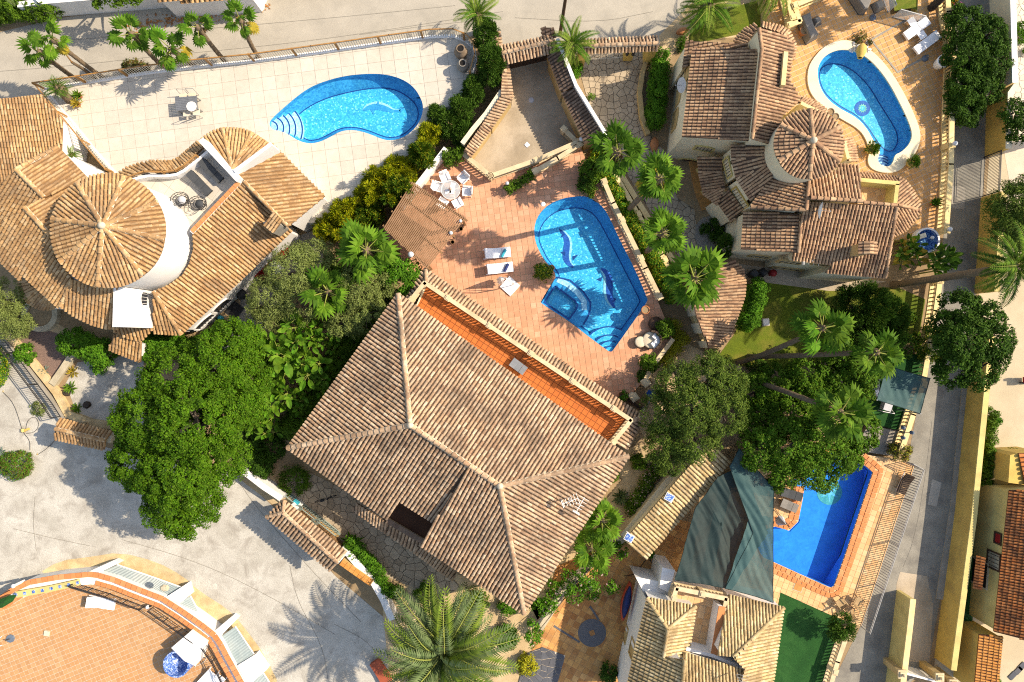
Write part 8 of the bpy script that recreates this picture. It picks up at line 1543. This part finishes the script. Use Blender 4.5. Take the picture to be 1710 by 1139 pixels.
o = T('pool_float', 'bright blue inflatable float at the pool edge under the branches', 'pool float', P(1333, 806, ZQ)); p = P(1333, 806, ZQ+.12); m = MB(); m.lathe((0, 0, 0), [(.05, -.15), (.42, -.12), (.5, 0), (.42, .13), (.05, .15)], 16); m.v = [(v[0]*1.35+p.x, v[1]*.55+p.y, v[2]+p.z) for v in m.v]; m.build('air_chamber', 'blue_float', o); m = MB(); m.tube([p+Vector((-.6, .0, .12)), p+Vector((.6, .05, .12))], .03, 5); m.build('seam', 'blue_float', o)
p = P(1333, 980, ZQ); o = T('drain_cover', 'square brick patterned hatch in the peach pool terrace', 'cover', p); m = MB(); m.box((p.x, p.y, ZQ+.03), (.56, .5, .03), R(-20)); m.build('lid', 'pave_brown', o); m = MB(); m.box((p.x, p.y, ZQ+.02), (.68, .62, .025), R(-20)); m.build('frame', 'stone_curb', o)
# ceramic tiled boxes on the lean-to
for lab, q in (('blue and white ceramic cap at the middle of the lean-to roof', (1117, 830)), ('blue and white ceramic cap at the lower end of the lean-to roof', (1050, 897))):
    p = P(*q, 2.9); o = T('vent_cap', lab, 'vent cap', (p.x, p.y, 2.6)); m = MB(); m.box((p.x, p.y, 2.85), (.58, .5, .4), R(-28)); m.build('box_body', 'white_paint', o); m = MB(); m.box((p.x, p.y, 3.06), (.48, .40, .03), R(-28)); m.build('ceramic_top', 'mosaic_basin', o)
# hoses
def hose(label, pts, z, mat='black_metal', r=.02): o = T('garden_hose', label, 'hose', P(*pts[0], z)); m = MB(); sp_ = smooth_loop([tuple(P(*q, z+.03)) for q in pts], 2, False); m.tube(sp_, r, 5); m.build('tube', mat, o); e = MB(); e.cyl(Vector(sp_[0]), Vector(sp_[0])+Vector((0, .12, 0)), .03, .02, 6); e.build('nozzle', 'yellow_paint', o)
hose('thin dark hose snaking over the pale road to the yellow reel', [(5, 655), (22, 672), (32, 700), (38, 722), (50, 735), (50, 752)], 0, 'charcoal_cloth', .018); hose('loop of dark hose round the yellow reel', [(42, 722), (46, 700), (60, 695), (66, 710), (58, 722), (44, 724)], 0, 'charcoal_cloth', .016); hose('dark hose from the oval topiary to the tiled gateway', [(62, 760), (80, 748), (92, 735)], 0, 'charcoal_cloth', .018); hose('dark hose curling over the brown patio to the lean-to', [(1042, 962), (1060, 960), (1078, 935), (1098, 915), (1088, 920), (1084, 938), (1096, 945), (1100, 958)], .04, 'black_metal', .022); hose('pale hose coiled on the white shower block', [(326, 1114), (330, 1102), (340, 1095), (346, 1099), (338, 1108), (328, 1112)], ZB, 'bar_cream', .03)
p = P(45, 718); o = T('hose_reel', 'yellow hose reel on the pale road below the black fence', 'hose reel', p); m = MB(); m.box((p.x, p.y, .12), (.5, .14, .14), .4); m.build('handle', 'yellow_paint', o); m = MB(); m.cyl((p.x-.2, p.y-.12, .14), (p.x-.2, p.y+.1, .14), .12, n=10); m.build('drum', 'yellow_pale', o)
p = P(1086, 925, .05); o = T('hose_reel', 'green coiled hose at the lower corner of the lean-to', 'hose reel', p); m = MB()
for k in range(4): m.tube([p+Vector(((.16+.04*k)*math.cos(i*.5236), (.16+.04*k)*math.sin(i*.5236), .04+.02*k)) for i in range(13)], .025, 5)
m.build('coil', 'leaf_hedge', o); m = MB(); m.cyl(p, p+Vector((0, 0, .15)), .08, n=8); m.build('hub', 'leaf_hedge', o)
# round terrace things
def plastic_lounger(label, head, foot, z): return lounger(label, head, foot, .72, z, 'white_plastic', 'white_plastic', 25, seg=3, h=.34)
plastic_lounger('white plastic lounger alone on the orange roof terrace of the round house', (152, 1000), (196, 1007), ZB); plastic_lounger('pale folded lounger against the railing at the bottom edge', (362, 1116), (338, 1142), ZB); plastic_lounger('second pale lounger at the bottom edge beside the black railing', (376, 1122), (356, 1150), ZB)
o = T('tiled_bench', 'yellow masonry bench with a row of blue tiles on the roof terrace', 'bench', P(80, 985, ZB)); m = MB(); pts = XY([(27, 993), (80, 984), (130, 973)], ZB+.75); wall_mb(m, pts, ZB, ZB+.78, .42); m.build('bench_body', 'yellow_pale', o)
c_ = MB(); c_.box((0, 0, 0), (.2, .2, .02)); ce = mesh_only(c_, 'blue_tile', 'mosaic_basin')
for p, e in walk([(q[0], q[1], ZB+.79) for q in pts], .58): inst('blue_tile', ce, o, Matrix.Translation(p) @ Matrix.Rotation(math.atan2(e.y, e.x), 4, 'Z'))
p = P(36, 972, ZB+.75); o = T('chimney_pipe', 'thin white pipe standing on the parapet', 'pipe', P(36, 980, ZB)); m = MB(); m.cyl((p.x, p.y, ZB+.5), (p.x, p.y, ZB+1.5), .09, n=10); m.build('pipe', 'white_paint', o); m = MB(); m.lathe((p.x, p.y, ZB+1.5), [(.13, 0), (.13, .08), (.02, .12)], 10); m.build('cap', 'white_paint', o)
o = T('awning', 'dark green folded awning at the left edge of the roof terrace', 'awning', P(8, 1004, ZB)); m = MB(); q = PL([(-14, 1018), (-4, 1002), (16, 994), (28, 993), (22, 1004), (4, 1015)], ZB+1.3); ctr = sum(q, Vector())/6; 
for i in range(6): m.face([ctr+Vector((0, 0, .2)), q[i], q[(i+1) % 6]])
m.build('cloth', 'astro', o); m = MB(); m.cyl((ctr.x, ctr.y, ZB), ctr+Vector((0, 0, .2)), .03); m.build('pole', 'black_metal', o)
p = P(18, 1066, ZB); o = T('parasol_stand', 'blue grey eight sided parasol foot on the roof terrace', 'parasol stand', p); m = MB(); m.lathe(p, [(.30, 0), (.28, .08), (.08, .1)], 8, smooth=False); m.build('foot', 'blue_grey', o); m = MB(); m.cyl(p, p+Vector((-.1, 0, .4)), .04); m.build('tube', 'charcoal_cloth', o)
chair('white plastic chair cut by the left edge of the roof terrace', (-4, 1070), ZB, R(0)); p = P(79, 1057, ZB); o = T('floor_hatch', 'small square cream slab on the roof terrace', 'slab', p); m = MB(); m.box((p.x, p.y, ZB+.06), (.34, .34, .1), R(-10)); m.build('slab_body', 'cream_cloth', o); m = MB(); m.box((p.x, p.y, ZB+.02), (.40, .40, .03), R(-10)); m.build('rim', 'stone_curb', o)
p = P(248, 1013, ZB+.4); o = T('wall_lamp', 'white round wall lamp on the parapet near the shower', 'wall lamp', p); m = MB(); m.lathe(p, [(.12, 0), (.15, .1), (.1, .22), (.02, .26)], 12); m.build('globe', 'white_plastic', o); m = MB(); m.box((p.x+.18, p.y+.08, p.z+.1), (.16, .12, .16), .4); m.build('bracket', 'black_metal', o)
sx, sy, sz = P(314, 1082, ZB+1.2).x, P(314, 1082, ZB+1.2).y, ZB; o = T('outdoor_shower', 'white shower block with a round blue mosaic tub on the roof terrace', 'shower', (sx, sy, ZB)); m = MB(); m.prism(ccw(XY([(286, 1082), (314, 1058), (341, 1077), (326, 1112), (308, 1104)], ZB+1.25)), ZB, ZB+1.25); m.build('block', 'white_paint', o)
c = P(294, 1110, ZB+1.2); m = MB(); r_ = U(22, ZB+1.2); m.lathe((c.x, c.y, ZB), [(r_, 0), (r_, 1.2), (r_*.88, 1.2)], 30, smooth=False, cap=False); t0 = m.build('tub_wall', 'mosaic_basin', o); m = MB(); m.lathe((c.x, c.y, ZB), [(r_*.88, 1.2), (r_*.84, .25), (.01, .2)], 30); m.build('tub_bowl', 'mosaic_basin', t0)
for lab, q in (('pale flat stone on the short corrugated canopy', (276, 981)),): p = P(*q, 2.45); o = T('rock', lab, 'rock', p); m = MB(); m.lathe(p, [(.2, 0), (.24, .1), (.16, .2), (.01, .22)], 7, smooth=False); m.v = [(p.x+(v[0]-p.x)*1.4, v[1], v[2]) for v in m.v]; m.build('stone_body', 'stone_curb', o)
# aerials and dishes
def dish(label, q, z, az, r=.42, mat='pale_grey', h=.8):
    p = P(*q, z+h); o = T('satellite_dish', label, 'satellite dish', (p.x, p.y, z)); m = MB(); m.cyl((p.x, p.y, z), p, .03, n=6); m.build('mast', 'grey_metal', o); m = MB(); m.lathe((0, 0, 0), [(.01, 0), (r*.5, .04), (r*.85, .12), (r, .18)], 18); k = Matrix.Rotation(az, 3, 'Z') @ Matrix.Rotation(R(70), 3, 'Y'); m.v = [tuple(k @ Vector(v)+p) for v in m.v]; m.build('reflector', mat, o); m = MB(); d = k @ Vector((0, 0, r*1.3)); m.tube([p, p+d], .015, 5); m.ball(p+d, .05); m.build('feed_arm', 'grey_metal', o)
dish('white satellite dish on the big roof of the cream villa', (1366, 351), 6.0, R(-10), .52, 'white_plastic'); dish('grey satellite dish on the left wall of the cream villa', (1142, 142), 3.6, R(190), .48, 'pale_grey', .5)
def aerial(label, q, z, h=1.8, n=6, az=.4, mat='white_metal'):
    p = P(*q, z); o = T('tv_aerial', label, 'aerial', p); m = MB(); m.cyl(p, p+Vector((0, 0, h)), .03, n=6); m.build('mast', mat, o); b = MB(); d = Vector((math.cos(az), math.sin(az), 0)); s_ = Vector((-d.y, d.x, 0)); t = p+Vector((0, 0, h-.15)); b.cyl(t-d*.5, t+d*.5, .02, n=5)
    for i in range(n): c = t-d*.45+d*.9*i/(n-1); L = .20+.03*i; b.cyl(c-s_*L, c+s_*L, .013, n=4)
    b.build('boom', mat, o); r_ = MB(); c = t-d*.52; r_.box(tuple(c), (.04, .45, .3), az); r_.build('reflector', mat, o)
aerial('white television aerial on the right slope of the sandy roof', (951, 831), 6.3, 1.0, 6, R(20)); aerial('second white aerial beside it with a short boom on the sandy roof', (967, 838), 6.1, .9, 5, R(60)); aerial('thin television aerial at the bottom of the straw roofs', (1229, 1126), 5.4, 1.2, 6, R(80), 'steel_bar'); aerial('white bracket aerial hanging on the wall of the cream villa', (1352, 437), 4.6, .4, 4, R(0))
# electric pole and cables
p0, p1_ = P(935, 58, 0), P(940, -14, 6.5); o = T('utility_pole', 'dark wooden utility pole by the upper road', 'utility pole', p0); m = MB(); m.cyl(p0, (p0.x, p0.y, 8), .13, .09, 10); m.build('pole', 'wood_dark', o); m = MB(); m.box((p0.x, p0.y, 7.7), (1.2, .1, .1)); [m.cyl((p0.x+d, p0.y, 7.75), (p0.x+d, p0.y, 7.95), .05) for d in (-.5, 0, .5)]; m.build('crossarm', 'wood_dark', o)
# bins, barbecue, tubs
def tub(name, label, cat, q, z, prof, mat, lid=None, n=14):
    p = P(*q, z); o = T(name, label, cat, p); m = MB(); m.lathe(p, prof, n); m.build('body', mat, o); m = MB(); r_, z_ = prof[-1]; m.lathe(p, [(r_*1.06, z_), (r_*1.06, z_+.05), (r_*.5, z_+.12), (.01, z_+.13)], n); m.build('lid', lid or mat, o); return o
tub('barbecue', 'black kettle barbecue by the white wall of the tower villa', 'barbecue', (411, 493), 0, [(.1, .5), (.3, .62), (.34, .8)], 'black_metal'); tub('plant_tub', 'dark round tub by the white wall below the window', 'tub', (357, 534), 0, [(.2, 0), (.28, .4)], 'charcoal_cloth'); tub('waste_bin', 'dark grey waste bin in the shade of the cream villa, left', 'bin', (1252, 459), 0, [(.26, 0), (.32, .95)], 'charcoal_cloth', n=4); tub('waste_bin', 'dark grey waste bin in the shade of the cream villa, right', 'bin', (1266, 457), 0, [(.26, 0), (.32, 1.0)], 'black_metal', n=4); tub('plant_tub', 'dark red tub on the path below the cream villa', 'tub', (1287, 457), 0, [(.18, 0), (.24, .45)], 'red_paint')
p = P(392, 518); o = T('floor_mat', 'black square mat on the grey patio below the arched window', 'mat', p); m = MB(); m.box((p.x, p.y, .05), (.85, .95, .05), R(-38)); m.build('mat_pad', 'black_metal', o); m = MB(); m.box((p.x, p.y, .035), (.95, 1.05, .03), R(-38)); m.build('border', 'charcoal_cloth', o)
p = P(370, 531); o = T('watering_can', 'small turquoise watering can by the white wall', 'watering can', p); m = MB(); m.lathe(p, [(.16, 0), (.18, .3), (.08, .34)], 12); m.tube([p+Vector((.1, 0, .1)), p+Vector((.4, .1, .32))], .03, 6); m.build('body', 'turquoise', o); m = MB(); m.tube([p+Vector((-.15, 0, .1)), p+Vector((-.28, 0, .25)), p+Vector((-.08, 0, .38))], .02, 6); m.build('handle', 'turquoise', o)
o = T('bench', 'long red bench along the white wall of the tower villa', 'bench', P(458, 443, 0)); a, b = P(434, 467, .4), P(484, 416, .4); d = b-a; rz = math.atan2(d.y, d.x); c = (a+b)/2; m = MB(); m.box((c.x, c.y, .42), (d.length, .42, .08), rz); m.build('seat', 'red_paint', o); nn = Vector((-d.y, d.x, 0)).normalized(); m = MB(); q = c+nn*.22; m.box((q.x, q.y, .7), (d.length, .06, .5), rz); m.build('backrest', 'red_paint', o)
for t in (.08, .5, .92): q = a.lerp(b, t); m = MB(); m.box((q.x, q.y, .2), (.08, .36, .4), rz); m.build('leg', 'black_metal', o)
side_table('grey square table in front of the red bench', (464, 449), 0, .95, .7, 'pale_grey', R(45))
p = P(553, 833); o = T('bicycle', 'dark bicycle parked on the flagstones under the sandy eaves', 'bicycle', P(545, 832)); a, b = P(536, 834, 0), P(556, 828, 0)
for q in (a, b):
    m = MB(); d = (b-a).normalized(); m.tube([q+d*.31*math.cos(i*.3927)+Vector((0, 0, .33+.31*math.sin(i*.3927))) for i in range(17)], .022, 5); m.build('wheel', 'black_metal', o)
m = MB(); za = Vector((0, 0, .33)); s0 = a.lerp(b, .38)+Vector((0, 0, .8)); hd_ = a.lerp(b, .85)+Vector((0, 0, .85)); bb = a.lerp(b, .45)+Vector((0, 0, .3)); [m.tube([u_, v_], .02, 5) for u_, v_ in ((a+za, s0), (a+za, bb), (bb, s0), (bb, hd_), (s0, hd_), (hd_, b+za))]; m.build('frame', 'charcoal_cloth', o); m = MB(); m.box(tuple(s0+Vector((0, 0, .06))), (.26, .12, .05), .3); m.build('saddle', 'black_metal', o); m = MB(); nn = Vector((-(b-a).y, (b-a).x, 0)).normalized()*.28; m.tube([hd_+nn+Vector((0, 0, .1)), hd_+Vector((0, 0, .12)), hd_-nn+Vector((0, 0, .1))], .02, 5); m.build('handlebar', 'black_metal', o)
p = P(502, 834); o = T('letterbox', 'turquoise letterbox by the iron work of the hipped gateway', 'letterbox', p); m = MB(); m.box((p.x, p.y, 1.0), (.4, .3, .35), R(-35)); m.build('box_body', 'turquoise', o); m = MB(); m.cyl((p.x, p.y, 0), (p.x, p.y, .85), .04); m.build('post', 'green_metal', o)
o = T('iron_gate', 'green wrought iron gate behind the hipped gateway roof', 'gate', P(520, 850, 0)); a, b = P(476, 828, 1.2), P(560, 895, 1.2); m = MB(); m.tube([a, b], .04, 6); a2, b2 = a-Vector((0, 0, 1)), b-Vector((0, 0, 1)); m.tube([a2, b2], .04, 6); m.build('frame', 'green_metal', o)
for k in range(26): t = k/25; q = a.lerp(b, t); m = MB(); m.cyl(q, q-Vector((0, 0, 1)), .018, n=4); m.build('bar', 'green_metal', o)
for t in (.28, .62): q = a.lerp(b, t)+Vector((0, 0, .12)); m = MB(); [m.tube([q+Vector(((.12+.07*k)*math.cos(i*.524), (.12+.07*k)*math.sin(i*.524)*.6, .05*k)) for i in range(13)], .018, 4) for k in range(4)]; m.build('scroll', 'green_metal', o)
o = T('gate_beam', 'orange brown timber strip of the gateway threshold', 'threshold', P(535, 860, 0)); a, b = P(478, 834, .1), P(562, 900, .1); d = b-a; c = (a+b)/2; m = MB(); m.box((c.x, c.y, .08), (d.length, .75, .1), math.atan2(d.y, d.x)); m.build('board', 'plaster_ochre', o); m = MB(); m.box((c.x+.25, c.y+.3, .1), (d.length, .12, .14), math.atan2(d.y, d.x)); m.build('edge_strip', 'green_metal', o)
p = P(1700, 634); o = T('garden_toy', 'red and green garden toy at the right edge casting a grey shadow', 'toy', p); m = MB(); m.box((p.x+.35, p.y, .55), (.5, .4, .5)); m.build('seat_box', 'red_paint', o); m = MB(); m.box((p.x+.35, p.y+.25, .95), (.3, .16, .3)); m.build('canopy', 'astro', o); m = MB(); m.cyl((p.x+.2, p.y-.25, .2), (p.x+.2, p.y-.15, .2), .2, n=12); m.cyl((p.x+.55, p.y-.25, .2), (p.x+.55, p.y-.15, .2), .2, n=12); m.build('wheels', 'black_metal', o)
pot('flower_pot', 'terracotta pot on the corner of the yellow outbuilding', (1683, 757), 0, [(.16, 0), (.24, .3), (.27, .36), (.22, .36), (.2, .3)], 'terracotta', fill='soil'); bush('potted_shrub', 'sprig growing out of the terracotta corner pot', 'plant', 1686, 752, 7, .3, .6, 'leaf_mid', .15, .4, 60)
for i, (x, y, rz) in enumerate([(1690, 1128, .8), (1706, 1112, .8), (1700, 1119, .8)]): p = P(x, y); o = tag((lambda m: (m.box((p.x, p.y, .04), (.55, .35, .05), rz), m.build('stepping_slab', 'flag_slate'))[-1])(MB()), ['dark stepping slab nearest the bottom right corner', 'dark stepping slab furthest up the pale path', 'middle dark stepping slab of the pale path'][i], 'slab')
p = P(1700, 1128);
